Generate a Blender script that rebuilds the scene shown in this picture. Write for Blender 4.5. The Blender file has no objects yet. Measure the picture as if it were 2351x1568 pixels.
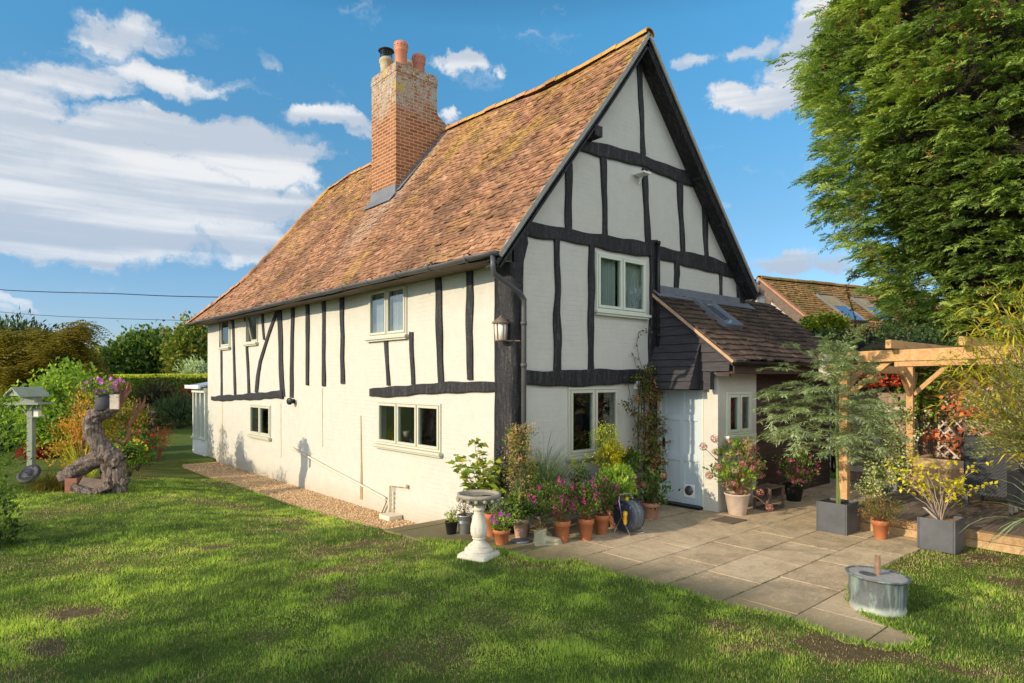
import bpy, bmesh, math, random
import numpy as np
from mathutils import Vector, Matrix
from mathutils.geometry import tessellate_polygon
R = math.radians
random.seed(7)
rng = np.random.default_rng(11)
scene = bpy.context.scene
col = scene.collection

# ---------------------------------------------------------------- camera
CAM = Vector((-5.58, -6.35, 2.02))
FPX = 1470.0                       # focal length in units of a 2350 px wide picture
YAW = R(41.3)
FWD = Vector((math.sin(YAW), math.cos(YAW), 0)); RGT = Vector((math.cos(YAW), -math.sin(YAW), 0))
cd = bpy.data.cameras.new('camera'); cam = bpy.data.objects.new('camera', cd); col.objects.link(cam)
cam.location = CAM; cam.rotation_euler = (R(90), 0, -YAW)
cd.sensor_width = 36; cd.lens = 36 * FPX / 2350; cd.shift_y = 86 / 2350
cd.clip_start = 0.1; cd.clip_end = 3000
scene.camera = cam
SUN_EL, SUN_AZ = R(20.5), math.atan2(-0.986, 0.165)      # azimuth measured from +Y towards +X

# ---------------------------------------------------------------- node helpers
def lk(nt, a, b): nt.links.new(a, b)
def setin(nt, sock, v):
    if isinstance(v, bpy.types.NodeSocket): nt.links.new(v, sock)
    elif isinstance(v, (tuple, list)) and len(v) == 3 and sock.type == 'RGBA': sock.default_value = (*v, 1)
    else: sock.default_value = v
def nd(nt, t, ins=None, **kw):
    n = nt.nodes.new(t)
    for k, v in kw.items(): setattr(n, k, v)
    for k, v in (ins or {}).items(): setin(nt, n.inputs[k], v)
    return n
def mth(nt, op, a, b=0.0, c=None, clamp=False):
    n = nd(nt, 'ShaderNodeMath', operation=op, use_clamp=clamp)
    setin(nt, n.inputs[0], a); setin(nt, n.inputs[1], b)
    if c is not None: setin(nt, n.inputs[2], c)
    return n.outputs[0]
def sstep(nt, v, lo, hi, a=0.0, b=1.0):
    n = nd(nt, 'ShaderNodeMapRange', interpolation_type='SMOOTHSTEP')
    setin(nt, n.inputs['Value'], v); n.inputs['From Min'].default_value = lo; n.inputs['From Max'].default_value = hi
    n.inputs['To Min'].default_value = a; n.inputs['To Max'].default_value = b
    return n.outputs[0]
def mixc(nt, f, a, b, blend='MIX'):
    n = nd(nt, 'ShaderNodeMix', data_type='RGBA', blend_type=blend)
    setin(nt, n.inputs[0], f); setin(nt, n.inputs[6], a); setin(nt, n.inputs[7], b)
    return n.outputs[2]
def ramp(nt, f, stops):
    n = nd(nt, 'ShaderNodeValToRGB'); setin(nt, n.inputs[0], f)
    e = n.color_ramp.elements
    while len(e) < len(stops): e.new(0.5)
    for i, (p, c) in enumerate(stops): e[i].position = p; e[i].color = (*c, 1)
    return n.outputs[0]
def noise(nt, vec, scale, detail=4, rough=.55, dist=0.0, out=0):
    n = nd(nt, 'ShaderNodeTexNoise', {'Scale': scale, 'Detail': detail, 'Roughness': rough, 'Distortion': dist})
    if vec is not None: lk(nt, vec, n.inputs['Vector'])
    return n.outputs[out]
def objco(nt, sc=None):
    c = nd(nt, 'ShaderNodeTexCoord').outputs['Object']
    if sc:
        m = nd(nt, 'ShaderNodeMapping'); m.inputs['Scale'].default_value = sc; lk(nt, c, m.inputs['Vector']); return m.outputs[0]
    return c
def bump(nt, h, strength=.4, dist=.02):
    return nd(nt, 'ShaderNodeBump', {'Height': h, 'Strength': strength, 'Distance': dist}).outputs[0]
def newmat(name):
    m = bpy.data.materials.new(name); m.use_nodes = True; nt = m.node_tree; nt.nodes.clear()
    out = nd(nt, 'ShaderNodeOutputMaterial')
    return m, nt, out
def pbr(name, fn=None, base=(.5, .5, .5), rough=.7, metal=0.0, spec=.4):
    m, nt, out = newmat(name)
    b = nd(nt, 'ShaderNodeBsdfPrincipled', {'Base Color': base, 'Roughness': rough, 'Metallic': metal, 'Specular IOR Level': spec})
    lk(nt, b.outputs[0], out.inputs[0])
    if fn:
        r = fn(nt, b) or {}
        for k, v in r.items(): setin(nt, b.inputs[k], v)
    return m
def plain(name, c, rough=.7, var=.25, sc=6, bmp=.15, metal=0.0, spec=.4, dist=.01):
    def f(nt, b):
        o = objco(nt); n = noise(nt, o, sc, 6, .65); n2 = noise(nt, o, sc * 7, 4, .6)
        cc = ramp(nt, n, [(.25, tuple(x * (1 - var) for x in c)), (.75, tuple(min(1, x * (1 + var)) for x in c))])
        cc = mixc(nt, mth(nt, 'MULTIPLY', n2, .5), cc, tuple(x * (1 - var) for x in c))
        return {'Base Color': cc, 'Normal': bump(nt, n2, bmp, dist)}
    return pbr(name, f, c, rough, metal, spec)

# ---------------------------------------------------------------- world: sky with clouds
def dir_of(u, v):      # azimuth / elevation (relative to the house's yaw) of a bearing
    x = (u - 1175) / FPX; z = (870 - v) / FPX
    return math.atan(x), math.atan(z / math.sqrt(1 + x * x))
world = bpy.data.worlds.new("World"); scene.world = world; world.use_nodes = True
wn = world.node_tree; wn.nodes.clear()
SKY_STR = 0.15
def build_world(nt):
    out = nd(nt, 'ShaderNodeOutputWorld')
    sky = nd(nt, 'ShaderNodeTexSky', sky_type='NISHITA', sun_disc=False)
    sky.sun_elevation = SUN_EL; sky.sun_rotation = SUN_AZ
    sky.air_density = 1.0; sky.dust_density = .35; sky.ozone_density = 2.4
    d = nd(nt, 'ShaderNodeTexCoord').outputs['Generated']
    sp = nd(nt, 'ShaderNodeSeparateXYZ'); lk(nt, d, sp.inputs[0])
    X, Y, Z = sp.outputs
    az = mth(nt, 'SUBTRACT', mth(nt, 'ARCTAN2', X, Y), YAW)
    el = mth(nt, 'ARCSINE', Z)
    co = nd(nt, 'ShaderNodeCombineXYZ', {0: az, 1: el}).outputs[0]
    skyc = mixc(nt, 1.0, sky.outputs[0], ramp(nt, mth(nt, 'MULTIPLY', el, 1.6), SKY_TINT), 'MULTIPLY')
    # domain warp so that cloud outlines break up
    w = noise(nt, co, 5.0, 6, .62, out=1)
    w = nd(nt, 'ShaderNodeVectorMath', {0: w, 1: (.5, .5, .5)}, operation='SUBTRACT').outputs[0]
    w = nd(nt, 'ShaderNodeVectorMath', {0: w, 1: (.22, .12, 0)}, operation='MULTIPLY').outputs[0]
    w2 = nd(nt, 'ShaderNodeVectorMath', {0: noise(nt, co, 19.0, 6, .65, out=1), 1: (.5, .5, .5)}, operation='SUBTRACT').outputs[0]
    w = nd(nt, 'ShaderNodeVectorMath', {0: w, 1: nd(nt, 'ShaderNodeVectorMath', {0: w2, 1: (.075, .045, 0)}, operation='MULTIPLY').outputs[0]}, operation='ADD').outputs[0]
    cow = nd(nt, 'ShaderNodeVectorMath', {0: co, 1: w}, operation='ADD').outputs[0]
    blobs = [(60,330,560,100,1.1),(420,320,330,70,1),(640,335,150,45,.8),(250,430,540,130,1.2),(450,480,330,75,.9),(600,395,150,75,1),(600,480,150,60,.95),(560,540,170,45,.9),(660,350,120,50,.9),(180,535,460,60,1),(560,585,130,28,.7),
             (40,190,170,65,.8),(200,190,230,62,.85),(285,60,130,75,.75),(360,85,90,40,.6),(400,180,160,52,.75),(-40,250,300,120,1),
             (765,265,120,40,.9),(815,300,50,30,.6),(1050,168,85,28,.85),(1020,272,34,22,.7),(575,145,40,25,.35),
             (1865,50,110,90,1),(1770,200,140,42,.95),(1850,150,120,70,.9),(1600,125,70,26,.7),(1675,215,70,36,.9),(1720,100,60,30,.4),
             (1800,600,140,34,.95),(1890,590,60,16,.5),(1925,497,36,15,.7),(1655,485,25,20,.5),(30,685,70,16,.6),(150,752,260,22,.7),(330,748,160,20,.5),(60,750,40,14,.7),
             (-500,300,400,200,1),(-900,500,500,160,1),(2700,300,300,120,1),(3300,500,500,120,1),(-300,700,500,40,.6)]
    den = None
    for (u, v, hu, hv, s) in blobs:
        a0, e0 = dir_of(u, v); a1, _ = dir_of(u + hu, v); a2, _ = dir_of(u - hu, v); _, e1 = dir_of(u, v - hv); _, e2 = dir_of(u, v + hv)
        ha = (a1 - a2) / 2; he = (e1 - e2) / 2
        df = nd(nt, 'ShaderNodeVectorMath', {0: cow, 1: (a0, e0, 0)}, operation='SUBTRACT').outputs[0]
        df = nd(nt, 'ShaderNodeVectorMath', {0: df, 1: (1 / ha, 1 / he, 0)}, operation='MULTIPLY').outputs[0]
        ln = nd(nt, 'ShaderNodeVectorMath', {0: df}, operation='LENGTH').outputs['Value']
        m = mth(nt, 'MULTIPLY', sstep(nt, ln, 1.25, .35), s)
        den = m if den is None else mth(nt, 'MAXIMUM', den, m)
    # unseen clouds added behind the view as fill light for the garden
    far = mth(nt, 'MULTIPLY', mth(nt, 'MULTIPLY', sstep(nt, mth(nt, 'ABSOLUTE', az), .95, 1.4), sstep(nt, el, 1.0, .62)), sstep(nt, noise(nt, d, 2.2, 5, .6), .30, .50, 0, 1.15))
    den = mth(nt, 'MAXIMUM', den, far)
    bright = mth(nt, 'ADD', 1.0, mth(nt, 'MULTIPLY', sstep(nt, far, 0, .8), 1.55))  # unseen clouds boosted above the visible ones to lift ambient light
    st = nd(nt, 'ShaderNodeVectorMath', {0: cow, 1: (7, 16, 1)}, operation='MULTIPLY').outputs[0]
    n1 = noise(nt, st, 1.0, 9, .62)
    st2 = nd(nt, 'ShaderNodeVectorMath', {0: co, 1: (1.6, 24, 1)}, operation='MULTIPLY').outputs[0]
    n2 = noise(nt, st2, 1.0, 4, .5)
    cov = mth(nt, 'ADD', den, mth(nt, 'MULTIPLY', mth(nt, 'SUBTRACT', n1, .55), 2.1))
    alpha = sstep(nt, cov, .06, .72, 0, .97)
    thick = sstep(nt, mth(nt, 'ADD', mth(nt, 'MULTIPLY', cov, .45), n2), .72, 1.12)
    n3 = noise(nt, st, 2.3, 6, .6)
    light = mth(nt, 'ADD', sstep(nt, n2, .38, .66, .0, 1.0), mth(nt, 'MULTIPLY', mth(nt, 'SUBTRACT', n3, .5), .55))
    lit = mixc(nt, sstep(nt, light, 0, 1), (.60, .68, .79), (.96, .97, .99))
    ctop = mixc(nt, sstep(nt, el, .04, .32), (.80, .88, .97), (1, 1, 1))
    cl = mixc(nt, 1.0, lit, ctop, 'MULTIPLY')
    b1 = nd(nt, 'ShaderNodeBackground', {'Color': skyc, 'Strength': SKY_STR})
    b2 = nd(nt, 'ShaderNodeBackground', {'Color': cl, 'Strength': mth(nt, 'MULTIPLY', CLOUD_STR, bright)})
    mx = nd(nt, 'ShaderNodeMixShader', {0: alpha, 1: b1.outputs[0], 2: b2.outputs[0]})
    lk(nt, mx.outputs[0], out.inputs[0])
SKY_TINT = [(0, (.46, .50, .74)), (.12, (.45, .525, .675)), (.38, (.42, .60, .645)), (.8, (.37, .84, .91)), (1, (.20, .45, .52))]; CLOUD_STR = .57
build_world(wn)

# ---------------------------------------------------------------- sun, exposure
sd = bpy.data.lights.new('sun', 'SUN'); sd.energy = 3.0; sd.angle = R(.55); sd.color = (1.0, .84, .62)
so = bpy.data.objects.new('sun', sd); col.objects.link(so)
SUNV = Vector((math.sin(SUN_AZ) * math.cos(SUN_EL), math.cos(SUN_AZ) * math.cos(SUN_EL), math.sin(SUN_EL)))
so.rotation_euler = (-SUNV).to_track_quat('-Z', 'Y').to_euler(); so.location = (-20, 10, 20)
scene.view_settings.view_transform = 'Standard'; scene.view_settings.look = 'None'
scene.view_settings.exposure = 0.69; scene.view_settings.gamma = 1.0
scene.cycles.max_bounces = 6; scene.cycles.transparent_max_bounces = 12
scene.cycles.diffuse_bounces = 3; scene.cycles.glossy_bounces = 3; scene.cycles.transmission_bounces = 4
scene.cycles.use_denoising = True

# ---------------------------------------------------------------- geometry helpers
def ray(u, v): return FWD * FPX + RGT * (u - 1175) + Vector((0, 0, 870 - v))
def G(u, v, z=0.0):                                  # point of the horizontal plane z seen at (u, v)
    d = ray(u, v); return CAM + d * ((z - CAM.z) / d.z)
def PX(u, v, x): d = ray(u, v); return CAM + d * ((x - CAM.x) / d.x)
def PY(u, v, y): d = ray(u, v); return CAM + d * ((y - CAM.y) / d.y)
def PD(u, v, dep): return CAM + ray(u, v) * (dep / FPX)
def depth(p): return (Vector(p) - CAM).dot(FWD)

def tag(o, label=None, cat=None, group=None, kind=None):
    if label: o['label'] = label
    if cat: o['category'] = cat
    if group: o['group'] = group
    if kind: o['kind'] = kind
    return o
def thing(name, label, cat, loc=(0, 0, 0), group=None):
    o = bpy.data.objects.new(name, None); o.empty_display_size = .1; col.objects.link(o); o.location = loc
    return tag(o, label, cat, group)
def link(name, me, parent=None, mats=()):
    o = bpy.data.objects.new(name, me); col.objects.link(o)
    for m in mats: me.materials.append(m)
    if parent is not None:
        o.parent = parent; wl = Vector((0, 0, 0)); p = parent
        while p is not None: wl += p.location; p = p.parent
        o.location = -wl
    return o
class MB:
    def __init__(s): s.v = []; s.f = []; s.m = []; s.t = []; s.mi = 0; s.ti = .5; s.sm = []; s.smooth = False
    def add(s, vs, fs):
        b = len(s.v); s.v += [tuple(p) for p in vs]
        for f in fs:
            s.f.append(tuple(i + b for i in f)); s.m.append(s.mi); s.t.append(s.ti); s.sm.append(s.smooth)
        return s
    def box(s, x0, x1, y0, y1, z0, z1):
        return s.add([(x0,y0,z0),(x1,y0,z0),(x1,y1,z0),(x0,y1,z0),(x0,y0,z1),(x1,y0,z1),(x1,y1,z1),(x0,y1,z1)],
                     [(0,3,2,1),(4,5,6,7),(0,1,5,4),(1,2,6,5),(2,3,7,6),(3,0,4,7)])
    def obox(s, c, ax, ay, az, hx, hy, hz):
        c = Vector(c); ax = Vector(ax); ay = Vector(ay); az = Vector(az); P = []
        for k in (-1, 1):
            for (i, j) in ((-1,-1),(1,-1),(1,1),(-1,1)): P.append(c + ax * (i * hx) + ay * (j * hy) + az * (k * hz))
        return s.add(P, [(0,3,2,1),(4,5,6,7),(0,1,5,4),(1,2,6,5),(2,3,7,6),(3,0,4,7)])
    def bar(s, a, b, w, h, up=(0, 0, 1)):
        a = Vector(a); b = Vector(b); d = (b - a); L = d.length; d.normalize(); up = Vector(up)
        sd_ = d.cross(up)
        if sd_.length < 1e-4: sd_ = d.cross(Vector((1, 0, 0)))
        sd_.normalize(); u2 = sd_.cross(d).normalized()
        return s.obox((a + b) / 2, d, sd_, u2, L / 2, w / 2, h / 2)
    def tube(s, pts, rad, n=8, caps=True):
        pts = [Vector(p) for p in pts]; k = len(pts)
        if not hasattr(rad, '__len__'): rad = [rad] * k
        vs = []; fs = []; up = Vector((0, 0, 1))
        t0 = (pts[1] - pts[0]).normalized()
        if abs(t0.z) > .9: up = Vector((1, 0, 0))
        for i in range(k):
            t = (pts[min(i + 1, k - 1)] - pts[max(i - 1, 0)])
            if t.length < 1e-6: t = t0
            t.normalize(); a = t.cross(up)
            if a.length < 1e-3: a = t.cross(Vector((0, 1, 0)))
            a.normalize(); b = a.cross(t).normalized(); up = b
            for j in range(n):
                an = 2 * math.pi * j / n; vs.append(pts[i] + (a * math.cos(an) + b * math.sin(an)) * rad[i])
        for i in range(k - 1):
            for j in range(n):
                j2 = (j + 1) % n; fs.append((i*n+j, i*n+j2, (i+1)*n+j2, (i+1)*n+j))
        if caps: fs.append(tuple(range(n))); fs.append(tuple((k-1)*n + j for j in reversed(range(n))))
        q = s.smooth; s.smooth = True; s.add(vs, fs); s.smooth = q; return s
    def lathe(s, c, prof, n=28, sq=None, axis=None, capb=True, capt=True):
        """prof: list of (r, z). sq: optional (k) superellipse power for squarish plan."""
        c = Vector(c); vs = []; fs = []; k = len(prof)
        for (r, z) in prof:
            for j in range(n):
                a = 2 * math.pi * (j + .5) / n
                p = Vector((r * math.cos(a), r * math.sin(a), z))
                if axis is not None: p = axis @ p
                vs.append(c + p)
        for i in range(k - 1):
            for j in range(n):
                j2 = (j + 1) % n; fs.append((i*n+j, i*n+j2, (i+1)*n+j2, (i+1)*n+j))
        if capb: fs.append(tuple(reversed(range(n))))
        if capt: fs.append(tuple((k-1)*n + j for j in range(n)))
        q = s.smooth; s.smooth = True; s.add(vs, fs); s.smooth = q; return s
    def prism(s, poly, off):           # planar polygon extruded by a vector
        poly = [Vector(p) for p in poly]; off = Vector(off); n = len(poly)
        tri = tessellate_polygon([poly])
        vs = poly + [p + off for p in poly]
        nrm = Vector((0, 0, 0))
        for i in range(n): nrm += poly[i].cross(poly[(i + 1) % n])
        flip = nrm.dot(off) > 0
        fs = []
        for t in tri:
            a, b, c = t
            tn = (poly[b] - poly[a]).cross(poly[c] - poly[a])
            if tn.length < 1e-12: continue
            if tn.dot(off) > 0: t = (a, c, b)
            fs.append(tuple(t)); fs.append((t[0] + n, t[2] + n, t[1] + n))
        for i in range(n):
            j = (i + 1) % n
            fs.append((i, j, j + n, i + n) if not flip else (j, i, i + n, j + n))
        return s.add(vs, fs)
    def build(s, name, mats, parent=None, bevel=0, label=None):
        if not isinstance(mats, (list, tuple)): mats = [mats]
        me = bpy.data.meshes.new(name); me.from_pydata(s.v, [], s.f)
        me.polygons.foreach_set('material_index', s.m); me.polygons.foreach_set('use_smooth', s.sm)
        a = me.attributes.new('tint', 'FLOAT', 'FACE'); a.data.foreach_set('value', s.t)
        me.update()
        o = link(name, me, parent, mats)
        if bevel:
            b = o.modifiers.new('b', 'BEVEL'); b.width = bevel; b.segments = 2; b.limit_method = 'ANGLE'; b.angle_limit = R(40)
        if label: o['label'] = label
        return o
def mesh_np(name, V, F, mats, parent=None, tint=None, smooth=False, mi=None):
    """V (n,3), F (m,k) arrays -> one mesh object"""
    me = bpy.data.meshes.new(name); V = np.asarray(V, np.float32); F = np.asarray(F, np.int32); m, k = F.shape
    me.vertices.add(len(V)); me.vertices.foreach_set('co', V.ravel())
    me.loops.add(m * k); me.loops.foreach_set('vertex_index', F.ravel())
    me.polygons.add(m); me.polygons.foreach_set('loop_start', np.arange(0, m * k, k, dtype=np.int32))
    if smooth: me.polygons.foreach_set('use_smooth', np.ones(m, bool))
    if mi is not None: me.polygons.foreach_set('material_index', np.asarray(mi, np.int32))
    if tint is not None:
        a = me.attributes.new('tint', 'FLOAT', 'FACE'); a.data.foreach_set('value', np.asarray(tint, np.float32))
    me.update(calc_edges=True)
    return link(name, me, parent, mats if isinstance(mats, (list, tuple)) else [mats])
_tab = rng.random((256, 256)).astype(np.float32)
def vnoise(x, y):
    x = np.asarray(x, float); y = np.asarray(y, float)
    xi = np.floor(x).astype(int); yi = np.floor(y).astype(int); fx = x - xi; fy = y - yi
    fx = fx * fx * (3 - 2 * fx); fy = fy * fy * (3 - 2 * fy)
    g = lambda a, b: _tab[a & 255, b & 255]
    return (g(xi, yi) * (1 - fx) + g(xi + 1, yi) * fx) * (1 - fy) + (g(xi, yi + 1) * (1 - fx) + g(xi + 1, yi + 1) * fx) * fy
def fbm(x, y, o=4):
    s = 0; a = .5; t = 0
    for i in range(o): s = s + a * vnoise(x * 2 ** i + 17.3 * i, y * 2 ** i + 5.1 * i); t += a; a *= .5
    return s / t

# ---------------------------------------------------------------- materials
def tintattr(nt): return nd(nt, 'ShaderNodeAttribute', attribute_name='tint').outputs['Fac']
def f_cream(nt, b):
    o = objco(nt); sp = nd(nt, 'ShaderNodeSeparateXYZ'); lk(nt, o, sp.inputs[0]); X, Y, Z = sp.outputs
    w = noise(nt, o, 1.3, 3, .5, out=0)
    c2 = nd(nt, 'ShaderNodeCombineXYZ', {0: mth(nt, 'ADD', X, Y), 1: mth(nt, 'ADD', Z, mth(nt, 'MULTIPLY', w, .05))}).outputs[0]
    br = nd(nt, 'ShaderNodeTexBrick', {'Vector': c2, 'Scale': 1.0, 'Mortar Size': .006, 'Mortar Smooth': .6, 'Brick Width': .225, 'Row Height': .072, 'Bias': 0})
    soft = sstep(nt, noise(nt, o, .9, 3, .5), .38, .66)
    n1 = noise(nt, o, 5, 6, .6); n2 = noise(nt, o, 40, 4, .6)
    h = mth(nt, 'ADD', mth(nt, 'MULTIPLY', mth(nt, 'SUBTRACT', 1.0, br.outputs['Fac']), mth(nt, 'ADD', .08, mth(nt, 'MULTIPLY', soft, .62))), mth(nt, 'MULTIPLY', n1, .9))
    h = mth(nt, 'ADD', h, mth(nt, 'MULTIPLY', n2, .12))
    c = ramp(nt, n1, [(.25, (.48, .465, .40)), (.7, (.54, .525, .455))])
    c = mixc(nt, mth(nt, 'MULTIPLY', br.outputs['Fac'], mth(nt, 'MULTIPLY', soft, .16)), c, (.60, .52, .39))
    st = mth(nt, 'MULTIPLY', sstep(nt, noise(nt, objco(nt, (3, 3, .5)), 1.6, 6, .7), .52, .72), .34)
    c = mixc(nt, st, c, (.62, .53, .37))
    low = mth(nt, 'MULTIPLY', sstep(nt, mth(nt, 'ADD', Z, mth(nt, 'MULTIPLY', noise(nt, o, 3, 5, .7), .5)), .42, -.08), .5)
    c = mixc(nt, low, c, (.36, .30, .19))
    ck = nd(nt, 'ShaderNodeTexVoronoi', {'Vector': nd(nt, 'ShaderNodeVectorMath', {0: c2, 1: noise(nt, o, 3, 4, .6, out=1)}, operation='ADD').outputs[0], 'Scale': 1.3}, feature='DISTANCE_TO_EDGE')
    c = mixc(nt, mth(nt, 'MULTIPLY', sstep(nt, ck.outputs['Distance'], .006, .0), sstep(nt, n1, .45, .6, 0, .5)), c, (.34, .28, .19))
    return {'Base Color': c, 'Roughness': .72, 'Normal': bump(nt, h, .48, .012)}
M_CREAM = pbr('cream_painted_brick', f_cream)
def f_timber(nt, b):
    o = objco(nt); t = nd(nt, 'ShaderNodeTexCoord').outputs['Object']
    g = noise(nt, objco(nt, (14, 14, 1.6)), 1.6, 6, .7, .6); g2 = noise(nt, o, 26, 5, .7)
    c = ramp(nt, mth(nt, 'ADD', mth(nt, 'MULTIPLY', g, .6), mth(nt, 'MULTIPLY', g2, .4)), [(.36, (.004, .004, .005)), (.50, (.014, .013, .015)), (.60, (.05, .047, .046)), (.70, (.15, .145, .14))])
    return {'Base Color': c, 'Roughness': .62, 'Normal': bump(nt, mth(nt, 'ADD', g, mth(nt, 'MULTIPLY', g2, .6)), .9, .02)}
M_TIMBER = pbr('black_timber', f_timber)
def f_board(nt, b):
    g = noise(nt, objco(nt, (3, 3, 26)), 1.5, 5, .65)
    c = ramp(nt, g, [(.3, (.022, .020, .024)), (.7, (.055, .050, .055))])
    return {'Base Color': c, 'Roughness': .7, 'Normal': bump(nt, g, .5, .008)}
M_BOARD = pbr('black_weatherboard', f_board)
def f_bboard(nt, b):
    g = noise(nt, objco(nt, (2, 2, 26)), 1.5, 5, .65)
    return {'Base Color': ramp(nt, g, [(.3, (.032, .017, .013)), (.7, (.075, .040, .030))]), 'Roughness': .75, 'Normal': bump(nt, g, .5, .008)}
M_BBOARD = pbr('brown_weatherboard', f_bboard)
def tile_mat(name, stops, lichen, lich_amt, grey_amt, dark=(.05, .03, .022), streak=False):
    def f(nt, b):
        t = tintattr(nt); o = objco(nt)
        n1 = noise(nt, o, .8, 5, .6); n2 = noise(nt, o, 7, 6, .7); n3 = noise(nt, o, 45, 4, .7)
        f_ = mth(nt, 'ADD', mth(nt, 'MULTIPLY', t, .68), mth(nt, 'MULTIPLY', mth(nt, 'SUBTRACT', n2, .36), 1.05))
        c = ramp(nt, f_, stops)
        c = mixc(nt, mth(nt, 'MULTIPLY', sstep(nt, n1, .46, .64), .62), c, dark)
        sp = nd(nt, 'ShaderNodeSeparateXYZ'); lk(nt, o, sp.inputs[0])
        lz = mth(nt, 'ADD', noise(nt, o, 1.1, 5, .7), mth(nt, 'MULTIPLY', sstep(nt, sp.outputs[2], 4.4, 7.6), .13))
        lm = mth(nt, 'MULTIPLY', sstep(nt, lz, .53, .70), sstep(nt, mth(nt, 'ADD', n3, mth(nt, 'MULTIPLY', n2, .35)), .60, .78))
        c = mixc(nt, mth(nt, 'MULTIPLY', lm, lich_amt), c, lichen)
        gm = mth(nt, 'MULTIPLY', sstep(nt, noise(nt, o, 1.9, 5, .7, .3), .52, .70), sstep(nt, noise(nt, o, 30, 3, .7), .52, .66))
        c = mixc(nt, mth(nt, 'MULTIPLY', gm, grey_amt), c, (.42, .37, .30))
        c = mixc(nt, sstep(nt, n3, .52, .72, 0, .7), c, dark)
        if streak:   # lime run-off below the chimney and moss towards the ridge
            dy = mth(nt, 'ABSOLUTE', mth(nt, 'SUBTRACT', sp.outputs[1], 5.35)); mk = mth(nt, 'MULTIPLY', sstep(nt, mth(nt, 'ADD', dy, mth(nt, 'MULTIPLY', n2, .9)), 1.35, .55), sstep(nt, mth(nt, 'ADD', sp.outputs[0], mth(nt, 'MULTIPLY', n2, .8)), .35, 1.3))
            c = mixc(nt, mth(nt, 'MULTIPLY', mth(nt, 'MULTIPLY', mk, sstep(nt, n3, .42, .62)), .75), c, (.50, .43, .35))
            gm2 = mth(nt, 'MULTIPLY', sstep(nt, noise(nt, o, 1.4, 6, .7, .6), .50, .66), sstep(nt, n2, .42, .62)); c = mixc(nt, mth(nt, 'MULTIPLY', gm2, .62), c, (.15, .11, .055))
        return {'Base Color': c, 'Roughness': .88, 'Normal': bump(nt, mth(nt, 'ADD', n3, n2), .5, .01), 'Specular IOR Level': .2}
    return pbr(name, f)
M_TILE = tile_mat('clay_roof_tiles', [(.05, (.14, .078, .05)), (.3, (.26, .135, .078)), (.55, (.375, .19, .105)), (.8, (.47, .25, .14)), (1, (.56, .38, .24))], (.56, .37, .07), .85, .75, (.11, .065, .04), True)
M_MTILE = tile_mat('mossy_roof_tiles', [(.05, (.20, .11, .05)), (.35, (.36, .20, .09)), (.6, (.42, .27, .10)), (1, (.50, .36, .16))], (.34, .30, .07), 1.0, .4, (.17, .15, .05))
M_DTILE = tile_mat('brown_concrete_tiles', [(.05, (.045, .032, .026)), (.4, (.085, .058, .044)), (.7, (.13, .085, .062)), (1, (.18, .12, .085))], (.16, .14, .04), .5, .35, (.03, .022, .02))
def f_brick(nt, b):
    o = objco(nt); sp = nd(nt, 'ShaderNodeSeparateXYZ'); lk(nt, o, sp.inputs[0]); X, Y, Z = sp.outputs
    w = mth(nt, 'MULTIPLY', noise(nt, o, 6, 3, .6), .012)
    c2 = nd(nt, 'ShaderNodeCombineXYZ', {0: mth(nt, 'ADD', mth(nt, 'ADD', X, Y), w), 1: mth(nt, 'ADD', Z, w)}).outputs[0]
    br = nd(nt, 'ShaderNodeTexBrick', {'Vector': c2, 'Scale': 1.0, 'Mortar Size': .009, 'Mortar Smooth': .2, 'Brick Width': .215, 'Row Height': .073, 'Bias': -.1,
            'Color1': (.30, .12, .06), 'Color2': (.17, .06, .035), 'Mortar': (.50, .33, .17)})
    br.offset = .5
    n = noise(nt, o, 9, 6, .7); n3 = noise(nt, o, 26, 5, .7)
    c = mixc(nt, mth(nt, 'MULTIPLY', sstep(nt, n3, .5, .75), .45), br.outputs['Color'], (.42, .24, .12))
    top = sstep(nt, mth(nt, 'ADD', Z, mth(nt, 'MULTIPLY', mth(nt, 'SUBTRACT', noise(nt, o, 2.2, 5, .7), .5), 2.2)), 7.3, 8.1)
    c = mixc(nt, mth(nt, 'MULTIPLY', top, sstep(nt, n, .38, .62)), c, (.34, .31, .25))
    c = mixc(nt, mth(nt, 'MULTIPLY', top, sstep(nt, n3, .56, .62)), c, (.55, .53, .47))
    c = mixc(nt, mth(nt, 'MULTIPLY', top, sstep(nt, noise(nt, o, 4, 5, .7), .59, .66)), c, (.42, .32, .08))
    h = mth(nt, 'SUBTRACT', mth(nt, 'MULTIPLY', n3, .5), br.outputs['Fac'])
    return {'Base Color': c, 'Roughness': .9, 'Normal': bump(nt, h, .7, .012), 'Specular IOR Level': .2}
M_BRICK = pbr('chimney_brick', f_brick)
M_LEAD = plain('grey_lead', (.16, .17, .19), .55, .3, 3, .2)
M_TERRA = plain('terracotta', (.46, .155, .06), .75, .25, 9, .2)
M_TERRA2 = plain('weathered_terracotta', (.50, .25, .15), .8, .3, 6, .25)
M_TERRA3 = plain('pale_lime_crusted_terracotta', (.62, .48, .38), .85, .3, 5, .3)
M_BUFF = plain('buff_clay', (.45, .36, .21), .8, .3, 8, .2)
M_GUTTER = plain('grey_plastic_gutter', (.085, .085, .088), .45, .3, 3, .1)
M_BLKPL = plain('black_plastic', (.012, .012, .013), .4, .3, 6, .1)
M_SAGE = plain('sage_painted_wood', (.50, .49, .385), .5, .06, 3, .06, dist=.004)
M_SAGEL = plain('pale_green_painted_wood', (.60, .62, .50), .5, .06, 3, .06, dist=.004)
M_DOOR = plain('pale_blue_painted_door', (.48, .55, .565), .45, .05, 3, .05, dist=.004)
M_WHITE = plain('white_paint', (.78, .78, .74), .5, .08, 4, .1)
M_CPIPE = plain('cream_painted_pipe', (.72, .62, .47), .6, .25, 9, .2)
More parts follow.
